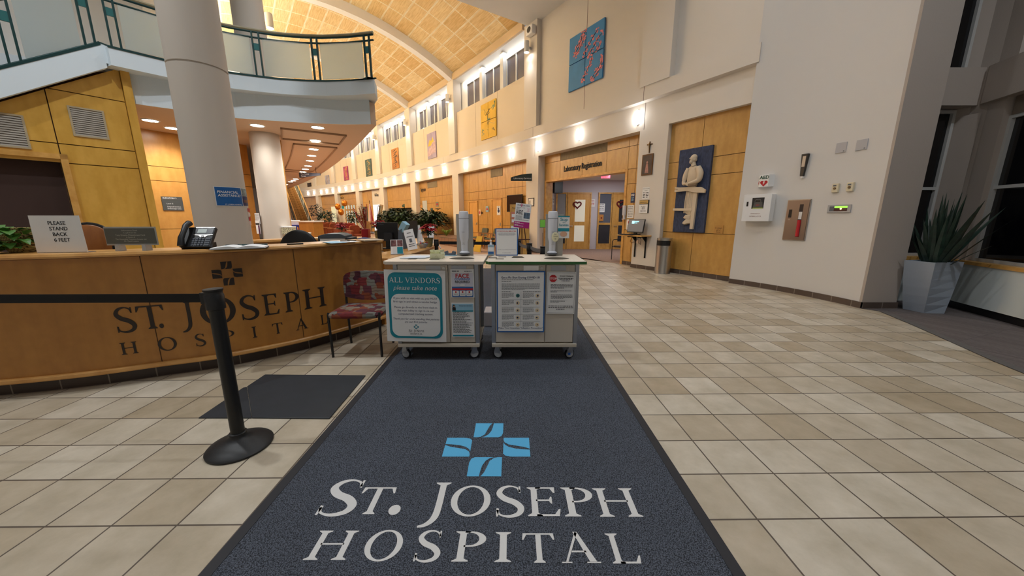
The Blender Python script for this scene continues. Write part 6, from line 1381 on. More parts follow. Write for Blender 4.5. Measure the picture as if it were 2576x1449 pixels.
# ---- paintings on the upper wall
def painting(label, L, bgc, dr, seed, kind, split=True, vary=.12):
    o, w_, h_ = on_bay('wall_painting', label, 'painting', 0, L, dr, kind='empty'); rr = random.Random(seed); m_ = mat('canvas_%d' % seed, bgc, .6, vary=vary, scale=2.2)
    gap = .012
    cells = [(-w_ / 2, -gap, h_ / 2 + gap, h_), (gap, w_ / 2, h_ / 2 + gap, h_), (-w_ / 2, -gap, 0, h_ / 2 - gap), (gap, w_ / 2, 0, h_ / 2 - gap)] if split else [(-w_ / 2, w_ / 2, 0, h_)]
    for c in cells: MB().box(c[0], c[1], -.045, 0, c[2], c[3]).build('canvas', m_, o)
    return o, w_, h_, rr
o, w_, h_, rr = painting('large blue four panel painting of pink blossom twigs', (1437, 1523, 72, 212), (58, 136, 196), .03, 1, 0)
tw = MB(); bl = MB()
for k in range(9):
    x, z = rr.uniform(-.4, .3) * w_, rr.uniform(.03, .75) * h_; P = [(x, -.047, z)]
    for q in range(4):
        x += rr.uniform(.0, .13) * w_; z += rr.uniform(.03, .1) * h_; P.append((max(-w_ * .48, min(w_ * .48, x)), -.047, min(z, h_ * .97)))
    tw.tube(P, .009, 5)
    for p in P:
        for q in range(8): bl.ell((max(-w_ * .49, min(w_ * .49, p[0] + rr.uniform(-.06, .06))), -.049, min(max(p[2] + rr.uniform(-.08, .08), .02), h_ - .02)), (.026, .003, .022), 6, 4)
tw.build('painted_twig', mat('twig_brown', (60, 44, 50), .6), o); bl.build('painted_blossom', mat('blossom_pink', (214, 132, 140), .6, vary=.3, scale=14), o)
o, w_, h_, rr = painting('yellow four panel abstract painting with thin blue strokes', (1211, 1249, 257, 348), (222, 180, 50), .02, 2, 0)
b = MB()
for k in range(12):
    x, z = rr.uniform(-.4, .4) * w_, rr.uniform(.1, .9) * h_; P = [(x, -.047, z)]
    for q in range(5): x = max(-w_ * .47, min(w_ * .47, x + rr.uniform(-.15, .15) * w_)); z = max(.02, min(h_ - .02, z + rr.uniform(-.08, .09) * h_)); P.append((x, -.047, z))
    b.cur = k % 3; b.tube(P, .012, 5)
b.build('painted_stroke', [mat('stroke_teal', (100, 170, 170), .6), mat('stroke_grey', (110, 110, 90), .6), mat('stroke_cream', (236, 220, 150), .6)], o)
o, w_, h_, rr = painting('lilac painting of a pale mountain under a yellow sun', (1075, 1097, 334, 399), (172, 160, 190), .02, 3, 0)
polys([[(-w_ * .4, h_ * .5), (-w_ * .2, h_ * .75), (0, h_ * .68), (w_ * .15, h_ * .82), (w_ * .3, h_ * .62), (w_ * .42, h_ * .5)]], mat('sun_yellow', (228, 190, 70), .6), 'painted_sun', o, vertical=True, y=-.047)
polys([[(-w_ * .45, h_ * .3), (w_ * .1, h_ * .6), (w_ * .45, h_ * .66), (w_ * .45, h_ * .2), (-w_ * .45, h_ * .1)]], mat('pale_mauve', (196, 170, 180), .6, vary=.3, scale=6), 'painted_mountain', o, vertical=True, y=-.048)
for seed, label, L, c1, c2 in ((4, 'narrow orange and grey abstract painting on the gallery wall', (985, 1002, 374, 425), (190, 126, 60), (90, 74, 60)), (5, 'narrow green painting with a tan figure stroke', (919, 934, 401, 444), (70, 96, 92), (176, 140, 80)), (6, 'narrow magenta and gold abstract painting', (864, 875, 419, 454), (170, 70, 120), (204, 160, 60)), (7, 'small pale lilac painting far along the wall', (818, 828, 441, 464), (170, 170, 190), (190, 170, 160))):
    o, w_, h_, rr = painting(label, L, c1, .02, seed, 0, split=False, vary=.4); b = MB()
    for k in range(9):
        z = h_ * (k + .5) / 10; b.prism([(-w_ * rr.uniform(.05, .4), z), (w_ * rr.uniform(.05, .4), z + .04), (w_ * rr.uniform(0, .4), z + h_ * .12)], .046, .05, Matrix(((1, 0, 0, 0), (0, 0, -1, 0), (0, 1, 0, 0), (0, 0, 0, 1))))
    b.build('painted_patch', mat('patch_%d' % seed, c2, .6, vary=.4, scale=5), o)
o, w_, h_ = on_bay('wall_louver', 'dark square louvre in the cream wall above the stair', 'louvre', 0, (773, 783, 460, 470), .02, .03, mat('louver_brown', (70, 54, 38), .7))
# speaker box and security camera on the pillar by the entry
o, w_, h_ = on_bay('wall_camera_box', 'white wall loudspeaker with dark round face at the top of the pillar', 'speaker', 0, (1334, 1350, 68, 91), -.14, kind='empty')
MB().box(-w_ / 2, w_ / 2, -.2, -.02, 0, h_).build('case', M_paper, o, bevel=.03); MB().ell((0, -.20, h_ * .55), (w_ * .3, .012, h_ * .33), 16, 8).build('speaker_face', M_black, o); MB().box(-.04, .04, -.04, .02, h_ * .3, h_ * .9).build('bracket', M_white, o)
# vents of the stair wall
for (x0, x1, y0, y1), lb in (((167, 266, 267, 349), 'square louvred grille in the maple wall beside the column'), ((-6, 68, 291, 378), 'square louvred grille in the maple wall over the dark doorway')):
    s0, z1 = wlp(x0, (y0 + 262) / 2 if x0 > 0 else y0); s1, _ = wlp(x1, (y0 + y1) / 2); z1 = 2.99; z0 = 2.57 if x0 > 0 else 2.38
    if x0 < 0: z1 = 2.76; z0 = 2.32; s0, s1 = wlp(0, 330)[0] - .05, wlp(70, 338)[0]
    t = thing('wall_vent', lb, 'vent', (0, 0, 0)); t.matrix_world = WM(s0, z0, 0.0); w_, h_ = s1 - s0, z1 - z0
    b = MB(); f = .022; b.box(f, w_ - f, -.0138, .0, 0, f); b.box(f, w_ - f, -.0138, 0, h_ - f, h_); b.box(0, f, -.014, 0, 0, h_); b.box(w_ - f, w_, -.014, 0, 0, h_); b.build('frame', mat('vent_frame', (176, 160, 130), .5), t)
    MB().box(f, w_ - f, -.003, -.0005, f, h_ - f).build('vent_back', MATS['grille_dark'], t); b = MB(); n = 13
    for k in range(n):
        z = f + (h_ - 2 * f) * k / n; b.add([(f, -.012, z), (w_ - f, -.012, z), (w_ - f, -.003, z + .026), (f, -.003, z + .026)], [(0, 1, 2, 3)])
    b.build('slat', mat('vent_slat', (150, 140, 126), .5), t)
# steel litter bin
t = thing('litter_bin', 'round brushed steel litter bin standing beside the pillar and relief', 'bin', (3.79, 8.70, 0), rad(-38))
MB().lathe([(.18, 0), (.185, .01), (.182, .02), (.182, .66), (.185, .66), (.185, .68), (.18, .685), (.182, .86), (.185, .875), (.17, .88), (.12, .88), (.115, .84)], n=40).build('body', M_steel, t, smooth=True)
b = MB(); n = 10
b.add([((.187) * math.cos(rad(a)), (.187) * math.sin(rad(a)), z) for z in (.70, .82) for a in range(-150, -29, 12)], [(k, k + 1, 11 + k + 1, 11 + k) for k in range(10)]); b.build('mouth', M_black, t)
# doors and glass inside the laboratory room
def lab_door(name, x0, x1, zt_, side):
    root = bpy.data.objects.new(name, None); C.objects.link(root); struct(root); w_ = x1 - x0; root.location = (x0, LB - .03, 0)
    MB().box(0, w_, -.02, .0, 0.01, zt_).build('door_leaf', M_doorw, root); b = MB()
    for a, b_, z0, z1 in ((-.05, 0, 0, zt_ + .06), (w_, w_ + .05, 0, zt_ + .06), (0, w_, zt_, zt_ + .06)): b.box(a, b_, -.05, .02, z0, z1)
    b.build('door_frame', M_trim, root)
    for z0, z1 in ((.34, 1.02), (1.18, zt_ - .24)): MB().box(w_ * .32, w_ * .78, -.026, -.019, z0, z1).build('door_pane', mat('lit_room_glass', (226, 220, 200), .2, emit=.10) if side == 0 else mat('dim_glass', (54, 54, 58), .12), root)
    b = MB(); b.cyl((w_ * .1 if side else w_ * .08, -.06, 1.0), (w_ * .24, -.06, 1.0), .012, n=8); b.cyl((w_ * .1, -.06, 1.0), (w_ * .1, -.02, 1.0), .012, n=8); b.build('door_handle', M_steel, root)
    return root, w_
xA0, xA1 = on_y(1426, 600, LB).x, on_y(1480, 600, LB).x; xB0, xB1 = on_y(1537, 600, LB).x, on_y(1585, 600, LB).x
lab_door('door_4', xA0, xA1, 2.34, 0); lab_door('door_5', xB0, xB1, 2.34, 1)
def sidelight(name, x0, x1, m_, m2):
    root = bpy.data.objects.new(name, None); C.objects.link(root); struct(root); w_ = x1 - x0; root.location = (x0, LB - .03, 0); b = MB(); f = .06
    b.box(0, f, -.05, .02, 0, 2.40); b.box(w_ - f, w_, -.05, .02, 0, 2.40); b.box(f, w_ - f, -.048, .02, 2.34, 2.40); b.box(f, w_ - f, -.048, .02, 1.05, 1.14); b.box(f, w_ - f, -.048, .02, 0, .25); b.build('window_frame', M_trim, root)
    MB().box(f, w_ - f, -.02, 0, 1.14, 2.34).build('window_pane', m_, root); MB().box(f, w_ - f, -.02, 0, .25, 1.05).build('window_pane', m2, root)
dim = mat('dim_glass', (54, 54, 58), .12)
sidelight('window_51', on_y(1396, 600, LB).x, on_y(1424, 600, LB).x, mat('pale_glass', (150, 150, 150), .2), dim); sidelight('window_52', on_y(1500, 600, LB).x, on_y(1535, 600, LB).x, mat('lab_window_glass', (98, 102, 114), .12), dim)
def heart(label, px, py, s=.13):
    p = on_y(px, py, LB - .12); b = MB(); P = []
    for k in range(25):
        t_ = 2 * PI * k / 24; P.append((s * math.sin(t_) ** 3 * 1.05, 0, s * (.81 * math.cos(t_) - .31 * math.cos(2 * t_) - .12 * math.cos(3 * t_) - .06 * math.cos(4 * t_))))
    b.tube(P, .028, 8, caps=False); o = b.build('heart_wreath', M_heart); o.location = (p.x, LB - .09, p.z); tag(o, label, 'wreath')
M_heart = mat('garland_red', (110, 18, 26), .8, bump=.8, scale=60)
heart('dark red heart wreath on the pale glazed lab door', 1453, 515, .15); heart('dark red heart wreath on the dim lab door by the jamb', 1562, 514, .15)
for nm, lb, L in (('lab_notice', 'white notice between the two glazed lab doors', (1484, 1498, 501, 520)), ('lab_notice', 'white notice taped inside the lab sidelight window', (1507, 1522, 512, 534)), ('lab_notice', 'white notice on the wall by the lab pale door', (1384, 1396, 495, 515))):
    p0, p1, p2 = on_y(L[0], L[2], LB - .06), on_y(L[1], L[2], LB - .06), on_y(L[0], L[3], LB - .06); o = MB().box(0, p1.x - p0.x, 0, .005, 0, p0.z - p2.z).build(nm, M_paper); o.location = (p0.x, LB - .06 if 'sidelight' in lb else LB - .006, p2.z); tag(o, lb, 'paper')
    w_, h_ = p1.x - p0.x, p0.z - p2.z; smallprint(o, [(w_ * .12, w_ * .88, h_ * (.82 - .2 * i), h_ * .06) for i in range(4)], M_red if 'between' in lb else M_grey, y=-.002)
p0 = on_y(1508, 556, LB - .08); o = MB().box(-.09, .09, 0, .004, 0, .27).build('paper_bag_notice', mat('tan_card', (196, 132, 62), .6)); o.location = (on_y(1513, 545, LB - .08).x, LB - .08, p0.z); tag(o, 'tan card with a pink heart in the lab sidelight', 'card')
b = MB(); b.ell((0, -.002, .13), (.035, .002, .035), 10, 6); b.build('pink_heart', M_heart, o)
p = on_y(1399, 458, 14.3); t = thing('lab_television', 'black box television hung from the laboratory ceiling', 'television', (p.x, 14.3, 2.30), rad(35)); MB().box(-.22, .22, -.16, .16, 0, .5).build('case', M_black, t, bevel=.01); MB().box(-.02, .02, -.02, .02, .45, .62).build('ceiling_mount', M_blackm, t)
p0 = on_y(1520, 445, 13.2); t = thing('exit_sign', 'small red lit exit sign at the laboratory ceiling', 'sign', (p0.x + .05, 13.2, 2.70)); MB().box(-.16, .16, -.02, .02, .06, .2).build('sign_body', mat('exit_red', (230, 70, 90), .4, emit=1.2), t); letters([('EXIT', 0, .085, .12)], M_paper, t, y=-.022)
# chair just inside the lab opening
t = thing('lab_chair', 'black armchair just inside the wide laboratory opening', 'chair', (3.62, 11.35, 0), rad(-58))
b = MB(); b.prism(rrect(-.24, .24, -.23, .23, .05), .42, .47); b.build('seat', M_black, t); b = MB(); b.box(-.24, .24, .2, .24, .55, .85); b.build('backrest', M_black, t, bevel=.02)
for sx_ in (-1, 1):
    MB().tube([(sx_ * .28, -.22, 0), (sx_ * .28, -.22, .6), (sx_ * .28, -.16, .66), (sx_ * .28, .15, .66), (sx_ * .27, .22, .6)], .012, 8).build('arm_frame', M_black, t); MB().tube([(sx_ * .26, .22, 0), (sx_ * .26, .22, .8)], .012, 8).build('leg', M_black, t); MB().tube([(-.28, sx_ * .2, .43), (.28, sx_ * .2, .43)], .01, 6).build('seat_rail', M_black, t)
# planter in the window corner
t = thing('planter', 'tall tapered pale blue grey planter of dark upright leaves', 'planter', (6.20, 5.10, 0.004), rad(0))
P0 = [(6.035, 5.24), (6.073, 4.955), (6.33, 4.92), (6.31, 5.20)]; cx_, cy_ = 6.19, 5.08
q = [on_z(2275, 655, .76), on_z(2353, 662, .76), on_z(2426, 660, .76)]
A = [(6.03, 5.20), (6.075, 4.96), (6.335, 4.925), (6.30, 5.17)]
T_ = [(q[0].x, q[0].y), (q[1].x, q[1].y), (q[2].x, q[2].y), (q[0].x + q[2].x - q[1].x, q[0].y + q[2].y - q[1].y)]
V = []; lv = 6
for k in range(lv + 1):
    u = k / lv; bw = u + .35 * u * (1 - u)
    for a, b_ in zip(A, T_): V.append((a[0] + (b_[0] - a[0]) * bw - 6.20, a[1] + (b_[1] - a[1]) * bw - 5.10, .76 * u))
c4 = [sum(p[i] for p in T_) / 4 for i in (0, 1)]
for a in T_: V.append((a[0] + (c4[0] - a[0]) * .12 - 6.2, a[1] + (c4[1] - a[1]) * .12 - 5.1, .76))
for a in T_: V.append((a[0] + (c4[0] - a[0]) * .14 - 6.2, a[1] + (c4[1] - a[1]) * .14 - 5.1, .69))
F = [(4 * k + i, 4 * k + (i + 1) % 4, 4 * k + 4 + (i + 1) % 4, 4 * k + 4 + i) for k in range(lv + 2) for i in range(4)] + [(3, 2, 1, 0), tuple(range(4 * lv + 8, 4 * lv + 12))]
MB().add(V, F).build('pot', mat('planter_grey', (160, 170, 184), .5, bump=.08, scale=40), t)
rr = random.Random(21); b = MB()
for i in range(46):
    a = rr.uniform(0, 2 * PI); r0 = rr.uniform(0, .13); ti = rr.uniform(.02, .62) * (r0 / .13 + .3); L_ = rr.uniform(.45, 1.08); c_, s_ = math.cos(a), math.sin(a)
    p = Vector((c4[0] - 6.2 + c_ * r0, c4[1] - 5.1 + s_ * r0, .68)); d = Vector((c_ * ti, s_ * ti, 1)).normalized(); sd = Vector((math.cos(a + rr.uniform(.6, 2.5)), math.sin(a + 1.5), 0)).normalized()
    V = []; W_ = rr.uniform(.024, .042)
    for k in range(6):
        u = k / 5; q_ = p + d * L_ * u + Vector((c_, s_, -.2)) * (.10 * ti * u * u); ww = W_ * (.6, .95, 1, .85, .5, .02)[k]; V += [q_ - sd * ww, q_ + Vector((c_, s_, 0)) * ww * .35, q_ + sd * ww]
    b.add(V, [f for k in range(5) for f in ((3 * k, 3 * k + 1, 3 * k + 4, 3 * k + 3), (3 * k + 1, 3 * k + 2, 3 * k + 5, 3 * k + 4))])
b.build('sword_leaves', mat('snake_plant_leaf', (34, 52, 42), .4, vary=.45, scale=14), t)
# ================================================================ stair, balustrades, gallery fittings
M_frost = mat('frosted_glass', (222, 236, 238), 0.55, trans=.72)
def balustrade(label, pts, zb, zr, posts, parent_name='balustrade', slope=None, inset=.07):
    """pts: plan line (viewer's side outwards); posts: list of fractions along the line for the doubled posts"""
    t = thing(parent_name, label, 'balustrade'); P = [Vector((p[0], p[1])) for p in pts]; L = [0]
    for i in range(1, len(P)): L.append(L[-1] + (P[i] - P[i - 1]).length)
    T = L[-1]
    def at(s):
        for i in range(len(L) - 1):
            if L[i + 1] >= s or i == len(L) - 2:
                f = (s - L[i]) / (L[i + 1] - L[i]); p = P[i].lerp(P[i + 1], f); d = (P[i + 1] - P[i]).normalized(); n = Vector((d.y, -d.x)); return p - n * inset, d
    zb_ = (lambda s: zb + (slope or 0) * s)
    h = zr - zb
    def line(z, r, name, m, a=0.0, b=1.0):
        n = max(6, int(24 * (b - a))); q = [at(T * (a + (b - a) * k / n)) for k in range(n + 1)]; MB().tube([(p.x, p.y, zb_(T * (a + (b - a) * k / n)) + z) for k, (p, d) in enumerate(q)], r, 8).build(name, m, t, smooth=True)
    line(h, .026, 'hand_rail', mat('rail_cap', (150, 140, 110), .45)); line(h - .03, .018, 'top_rail', M_green); line(h - .12, .016, 'lower_rail', M_green); line(.02, .014, 'base_rail', M_green)
    edges = []
    for s in posts:
        for ds_ in (-.05, .05):
            p, d = at(min(max(T * s + ds_, .02), T - .02)); z = zb_(T * s + ds_); MB().box(-.012, .012, -.02, .02, 0, h - .03).build('post', M_green, t, loc=(p.x, p.y, z), rotz=math.atan2(d.y, d.x))
        p, d = at(min(max(T * s, .07), T - .07)); MB().box(-.05, .05, -.012, .012, h * .58, h * .72).build('tie_plate', mat('plate_green', (40, 104, 104), .4, .2), t, loc=(p.x, p.y, zb_(T * s)), rotz=math.atan2(d.y, d.x))
    sp_ = [0] + list(posts) + [1]
    for k in range(len(sp_) - 1):
        a, b = T * sp_[k] + .08, T * sp_[k + 1] - .08
        if b - a < .25: continue
        n = 3 if b - a > .9 else 1
        for j in range(n):
            s0, s1 = a + (b - a) * j / n + .016, a + (b - a) * (j + 1) / n - .016; q0, _ = at(s0); q1, _ = at(s1); m_ = MB()
            z0, z1 = zb_(s0), zb_(s1); dv = (q1 - q0).normalized(); nn = Vector((dv.y, -dv.x)) * .005
            V = [(q.x + o * nn.x, q.y + o * nn.y, z + dz) for o in (-1, 1) for q, z in ((q0, z0), (q1, z1)) for dz in (.04, h - .13)]
            m_.add(V, [(0, 2, 3, 1), (4, 5, 7, 6), (0, 1, 5, 4), (2, 6, 7, 3), (1, 3, 7, 5), (0, 4, 6, 2)]).build('glass_panel', M_frost, t)
    return t
def frac(px, py, z, pts):
    p = on_z(px, py, z); P = [Vector((q[0], q[1])) for q in pts]; best = (9, 0); L = 0; T = sum((P[i + 1] - P[i]).length for i in range(len(P) - 1))
    for i in range(len(P) - 1):
        d = P[i + 1] - P[i]; f = max(0, min(1, (Vector((p.x, p.y)) - P[i]).dot(d) / d.length_squared)); e = (P[i] + d * f - Vector((p.x, p.y))).length
        if e < best[0]: best = (e, L + d.length * f)
        L += d.length
    return best[1] / T
BF = UF[1:]
balustrade('curved green railed balustrade with frosted panels along the balcony edge', BF, 3.89, 4.66, [0.025, frac(652, 192, 3.88, BF), frac(795, 203, 3.88, BF), 0.965])
# stair flight beside the balcony: string, steps and sloping balustrade
s1 = 0.66; so = 0.15
st = thing('staircase', 'stair flight with white sloping string above the maple wall', 'staircase')
b = MB(); b.M = WM(0, 0, so); mm = Matrix(((1, 0, 0, 0), (0, 0, 1, 0), (0, 1, 0, 0), (0, 0, 0, 1)))
S0 = -1.5; zl = lambda s: 3.60 + (s - s1) * sl
b.prism([(S0, zl(S0)), (s1, zl(s1)), (s1, 3.66), (s1 + .16, 3.66), (s1 + .16, 3.89), (s1 - .02, 3.92), (s1 - .02, zl(s1) + .30), (S0, zl(S0) + .32)], 0, .10, mm); b.build('string', M_fascia, st)
b = MB(); b.M = WM(0, 0, so); b.prism([(S0, zl(S0) + .32), (s1 - .02, zl(s1) + .30), (s1 - .02, 3.92), (s1 + .17, 3.89), (s1 + .17, 3.905), (s1 - .04, 3.94), (s1 - .04, zl(s1) + .33), (S0, zl(S0) + .35)], -.006, .11, mm); b.build('string_edge', M_green, st)
b = MB(); b.M = WM(0, 0, so); n = 8
for k in range(n):
    a = s1 - .26 * k; z = zl(a) + .22; b.box(a - .26, a, .10, 1.5, z - .18, z)
b.build('tread', mat('stair_tread', (170, 150, 124), .7), st)
wpts = []
for k in range(9):
    s = S0 + (s1 - .02 - S0) * k / 8; p = wa + wv * s + wnn * so; wpts.append((p.x, p.y))
tl = (Vector(wpts[-1]) - Vector(wpts[0])).length
def sfrac(px, py): s = wlp(px, py, so)[0]; return (s - S0) / (s1 - .02 - S0)
balustrade('sloping green railed balustrade with frosted panels along the stair', wpts, zl(S0) + .34, zl(S0) + 1.22, [sfrac(-70, 190), sfrac(40, 160), .955], slope=sl, inset=.05)
# far stair rising to the gallery, with curved balustrades
fs_ = thing('far_staircase', 'curved tan stone stair rising to the gallery far along the hall', 'staircase')
ns = 22; b = MB()
ph_a, ph_b = 42.2, 45.2
dc = lambda u: -5.33 + .48 * u                       # middle of the flight, drifting toward the outer wall as it climbs
for k in range(ns):
    u0, u1 = k / ns, (k + 1) / ns; z = 3.87 * (k + 1) / ns; a0, a1 = ph_a + (ph_b - ph_a) * u0, ph_a + (ph_b - ph_a) * u1; m_ = dc(u0)
    b.sweep([(m_ - .44, max(0, z - .5)), (m_ + .44, max(0, z - .5)), (m_ + .44, z), (m_ - .44, z)], [a0, a1 + .01], closed=True)
b.build('tread', brick_mat('stair_stone', (214, 172, 116), (196, 152, 98), (120, 88, 50), .5, .17, msize=.02, offset=.5, coord='UV', fine=.3), fs_)
n = 12
def fsp(u, o): return wp(ph_a + (ph_b - ph_a) * u, dc(u) + o)
for o_ in (-.50, .44):
    V = []
    for k in range(n + 1):
        z = 3.87 * k / n
        for r_ in (fsp(k / n, o_), fsp(k / n, o_ + .06)): V += [(r_.x, r_.y, max(0, z - .45)), (r_.x, r_.y, z + .22)]
    b = MB(); b.add(V, [f for k in range(n) for f in ((4 * k, 4 * k + 4, 4 * k + 5, 4 * k + 1), (4 * k + 2, 4 * k + 3, 4 * k + 7, 4 * k + 6), (4 * k + 1, 4 * k + 5, 4 * k + 7, 4 * k + 3))]); b.build('string', M_cream, fs_)
    for nm, m_, rr_, hs in (('hand_rail', M_trim, .035, (1.05,)), ('lower_rail', M_green, .02, (.9, .27))):
        r_ = MB()
        for h_ in hs: r_.tube([tuple(fsp(k / n, o_ + .03))[:2] + (3.87 * k / n + h_,) for k in range(n + 1)], rr_, 8)
        r_.build(nm, m_, fs_)
    for k in range(n + 1):
        p = fsp(k / n, o_ + .03); MB().box(-.02, .02, -.02, .02, .2, 1.03).build('post', M_green, fs_, loc=(p.x, p.y, 3.87 * k / n))
    for k in range(n):
        p, q = fsp((k + .08) / n, o_ + .03), fsp((k + .92) / n, o_ + .03); z = 3.87 * k / n; zz = 3.87 / n
        MB().quad((p.x, p.y, z + .3), (q.x, q.y, z + zz + .27), (q.x, q.y, z + zz + .86), (p.x, p.y, z + .89)).build('glass_panel', M_frost, fs_)
    p = fsp(-.03, o_ + .03); MB().box(-.07, .07, -.07, .07, 0, 1.15).build('newel_post', M_steel, fs_, loc=(p.x, p.y, 0))
# soffit coffers
cf = MB()
for a, b_, d0, d1 in ((32.15, 32.75, -8.0, -6.75), (33.0, 36.0, -7.75, -6.75), (36.3, 39.0, -7.75, -6.75), (39.3, 42.0, -7.75, -6.75)):
    for (u0, u1, v0, v1) in ((a, b_, d0, d0 + .03), (a, b_, d1 - .03, d1), (a, a + .018, d0, d1), (b_ - .018, b_, d0, d1)):
        cf.sweep([(v0, 3.165), (v1, 3.165), (v1, 3.205), (v0, 3.205)], frange(u0, u1, 6 if u1 - u0 > .1 else 1), closed=True)
struct(cf.build('soffit_trim', mat('coffer_trim', (166, 138, 112), .7)))
# ================================================================ the lounge far along the hall
M_orange = mat('rust_fabric', (150, 74, 44), 0.85, vary=.15, scale=12); M_armw = mat('arm_maple', (214, 156, 100), .45); M_redf = mat('red_fabric', (136, 26, 24), .85)
def armchair(label, loc, rz, fab=None, group='rust coloured lounge armchairs'):
    t = thing('lounge_armchair', label, 'armchair', loc, rz, group); f = fab or M_orange
    b = MB(); b.prism(rrect(-.30, .30, -.32, .28, .08), .22, .44); b.build('seat', f, t, bevel=.03)
    b = MB(); b.prism([(-.30, .40), (.30, .40), (.28, .84), (.17, .92), (-.17, .92), (-.28, .84)], .22, .36, Matrix(((1, 0, 0, 0), (0, 0, 1, 0), (0, 1, 0, 0), (0, 0, 0, 1)))); b.build('backrest', f, t, bevel=.03)
    for s in (-1, 1):
        MB().box(s * .36 - .05, s * .36 + .05, -.34, .34, .18, .60).build('arm_side', f, t); MB().box(s * .36 - .06, s * .36 + .06, -.38, .34, .60, .64).build('arm_cap', M_armw, t, bevel=.012)
        for y in (-.32, .30): MB().box(s * .36 - .025, s * .36 + .025, y - .025, y + .025, 0, .2).build('leg', M_armw, t)
    return t
ac = None; used = 0
def place(px, d, label, turn=0.0, s=1.0, py=570):
    global ac
    ph = on_wall(px, py, -d)[0]; loc = wp(ph, -d, .006); rz = wrot(ph) + turn
    if ac is None: ac = armchair(label, loc, rz); return ac
    return dup(ac, loc, rz, label)
for i in range(9):
    ph = 42.2 + .46 * i; loc = wp(ph, -2.3, .006); lb = '%s rust armchair of the back row along the wall, counted from the flag' % ORD[i]
    if ac is None: ac = armchair(lb, loc, wrot(ph))
    else: dup(ac, loc, wrot(ph), lb)
for i, (px, d) in enumerate(((896, 4.3), (860, 4.1), (843, 4.0), (829, 3.9), (812, 3.8), (799, 3.7))): place(px, d, '%s rust armchair of the front row, counted from the red vase' % ORD[i], rad(96))
p = on_z(890, 598, .0); armchair('dark red tub chair just beyond the back counter flowers', (on_y(889, 575, 24.5).x, 24.5, .006), rad(170), M_redf, group='dark red tub chair')
for i, ph in enumerate((37.0, 37.9)):
    dup(ac, wp(ph, -7.3, .006), wrot(ph) + rad(165), '%s rust armchair against the side wall, beyond the spotted baskets' % ORD[i])
# wooden cabinet kiosk in the aisle
q0, q1 = on_y(753, 570, 11.0), on_y(791, 570, 11.0); zt_ = on_y(770, 556, 11.0).z
t = thing('information_kiosk', 'free standing maple counter unit in the aisle beyond the baskets', 'counter', ((q0.x + q1.x) / 2, 11.25, .006), rad(-4)); w_ = q1.x - q0.x
MB().box(-w_ / 2, w_ / 2, -.25, .25, 0, zt_ - .04).build('body', M_desk, t); MB().box(-w_ / 2 - .03, w_ / 2 + .03, -.28, .28, zt_ - .04, zt_).build('top', M_cream, t)
# small wood chairs before the stair
wc0 = None
for i, (px, y) in enumerate(((760, 16.2), (768, 17.2), (776, 18.3), (783, 19.5), (790, 20.8))):
    q = on_y(px, 560, y); lb = '%s small maple framed chair before the far stair, from the blue cloth' % ORD[i]
    if wc0 is None:
        t = wc0 = thing('wood_frame_chair', lb, 'chair', (q.x, y, .006), rad(15), 'maple framed chairs by the far stair')
        MB().box(-.24, .24, -.24, .22, .40, .46).build('seat', M_redf, t); MB().box(-.22, .22, .2, .25, .55, .88).build('backrest', M_redf, t)
        for sx_ in (-1, 1):
            MB().box(sx_ * .27 - .02, sx_ * .27 + .02, -.24, -.20, 0, .64).build('leg', M_armw, t); MB().box(sx_ * .27 - .02, sx_ * .27 + .02, .2, .25, 0, .92).build('leg', M_armw, t); MB().box(sx_ * .27 - .025, sx_ * .27 + .025, -.24, .25, .64, .67).build('arm_rail', M_armw, t)
    else: dup(wc0, (q.x, y, .006), rad(15), lb)
# table under a blue cloth
q = on_y(731, 545, 18.5); t = thing('cloth_table', 'table under a bright blue cloth against the side wall', 'table', (q.x, 18.5, .006), rad(30))
b = MB(); b.box(-.45, .55, -.35, .35, .0, .95); b.build('blue_cloth', mat('cloth_blue', (20, 40, 150), .8), t); b = MB(); b.box(-.3, .4, -.2, .2, .95, 1.2); b.build('white_boxes', M_paper, t, bevel=.02)
# plants, waterfall planter, flag, easel, wreath and balloons along the wall
def bush(label, ph, d, h_, r_, seed, n=160, m=None, L=.28, W=.13, pot=True):
    t = thing('indoor_plant', label, 'plant', wp(ph, -d, .006)); 
    if pot: MB().lathe([(.18, 0), (.24, .3), (.26, .36), (.24, .36)], n=20).build('pot', mat('pot_dark', (60, 50, 44), .6), t)
    foliage(t, 'foliage', m or M_dleaf, n, (0, 0, h_ * .6), (r_, r_, h_ * .38), L, W, seed, .6); return t
M_wall_pl = mat('planter_tile', (150, 120, 98), .6)
# low tiled planter with big leafy plants before the waterfall bay
pl = thing('tiled_planter', 'low brown tiled planter bed full of leafy plants by the wall', 'planter')
b = MB(); b.sweep([(-.1, 0), (-1.4, 0), (-1.4, .40), (-.1, .40)], frange(34.9, 40.9, 26), closed=True); b.build('tiled_kerb', brick_mat('kerb_tile', (150, 116, 92), (136, 104, 84), (110, 92, 80), .42, .42, msize=.02, coord='UV', fine=.2), pl)
for i, (px, d, h_, r_, n, lb) in enumerate(((1087, .75, 1.55, .80, 420, 'wide leafy shrub in the tiled planter, closest to the barrier belt'), (1062, .75, 1.25, .55, 200, 'second leafy shrub in the tiled planter, before the Registration door'), (1016, .7, 1.7, .60, 300, 'leafy plant in the tiled planter behind the leaning card'), (994, .7, 1.75, .60, 300, 'tallest leafy plant of the planter, before the stone waterfall'), (975, .7, 1.5, .55, 220, 'leafy plant at the far end of the tiled planter'))):
    ph = on_wall(px, 560, -d)[0]; t = thing('indoor_plant', lb, 'plant', wp(ph, -d, .40)); foliage(t, 'foliage', M_dleaf, n, (0, 0, h_ * .48), (r_, r_, h_ * .45), .40, .20, 30 + i, .6); b = MB(); b.tube([(0, 0, 0), (.05, 0, h_ * .6)], .03, 6); b.build('stem', mat('stem_brown', (80, 60, 40), .8), t)
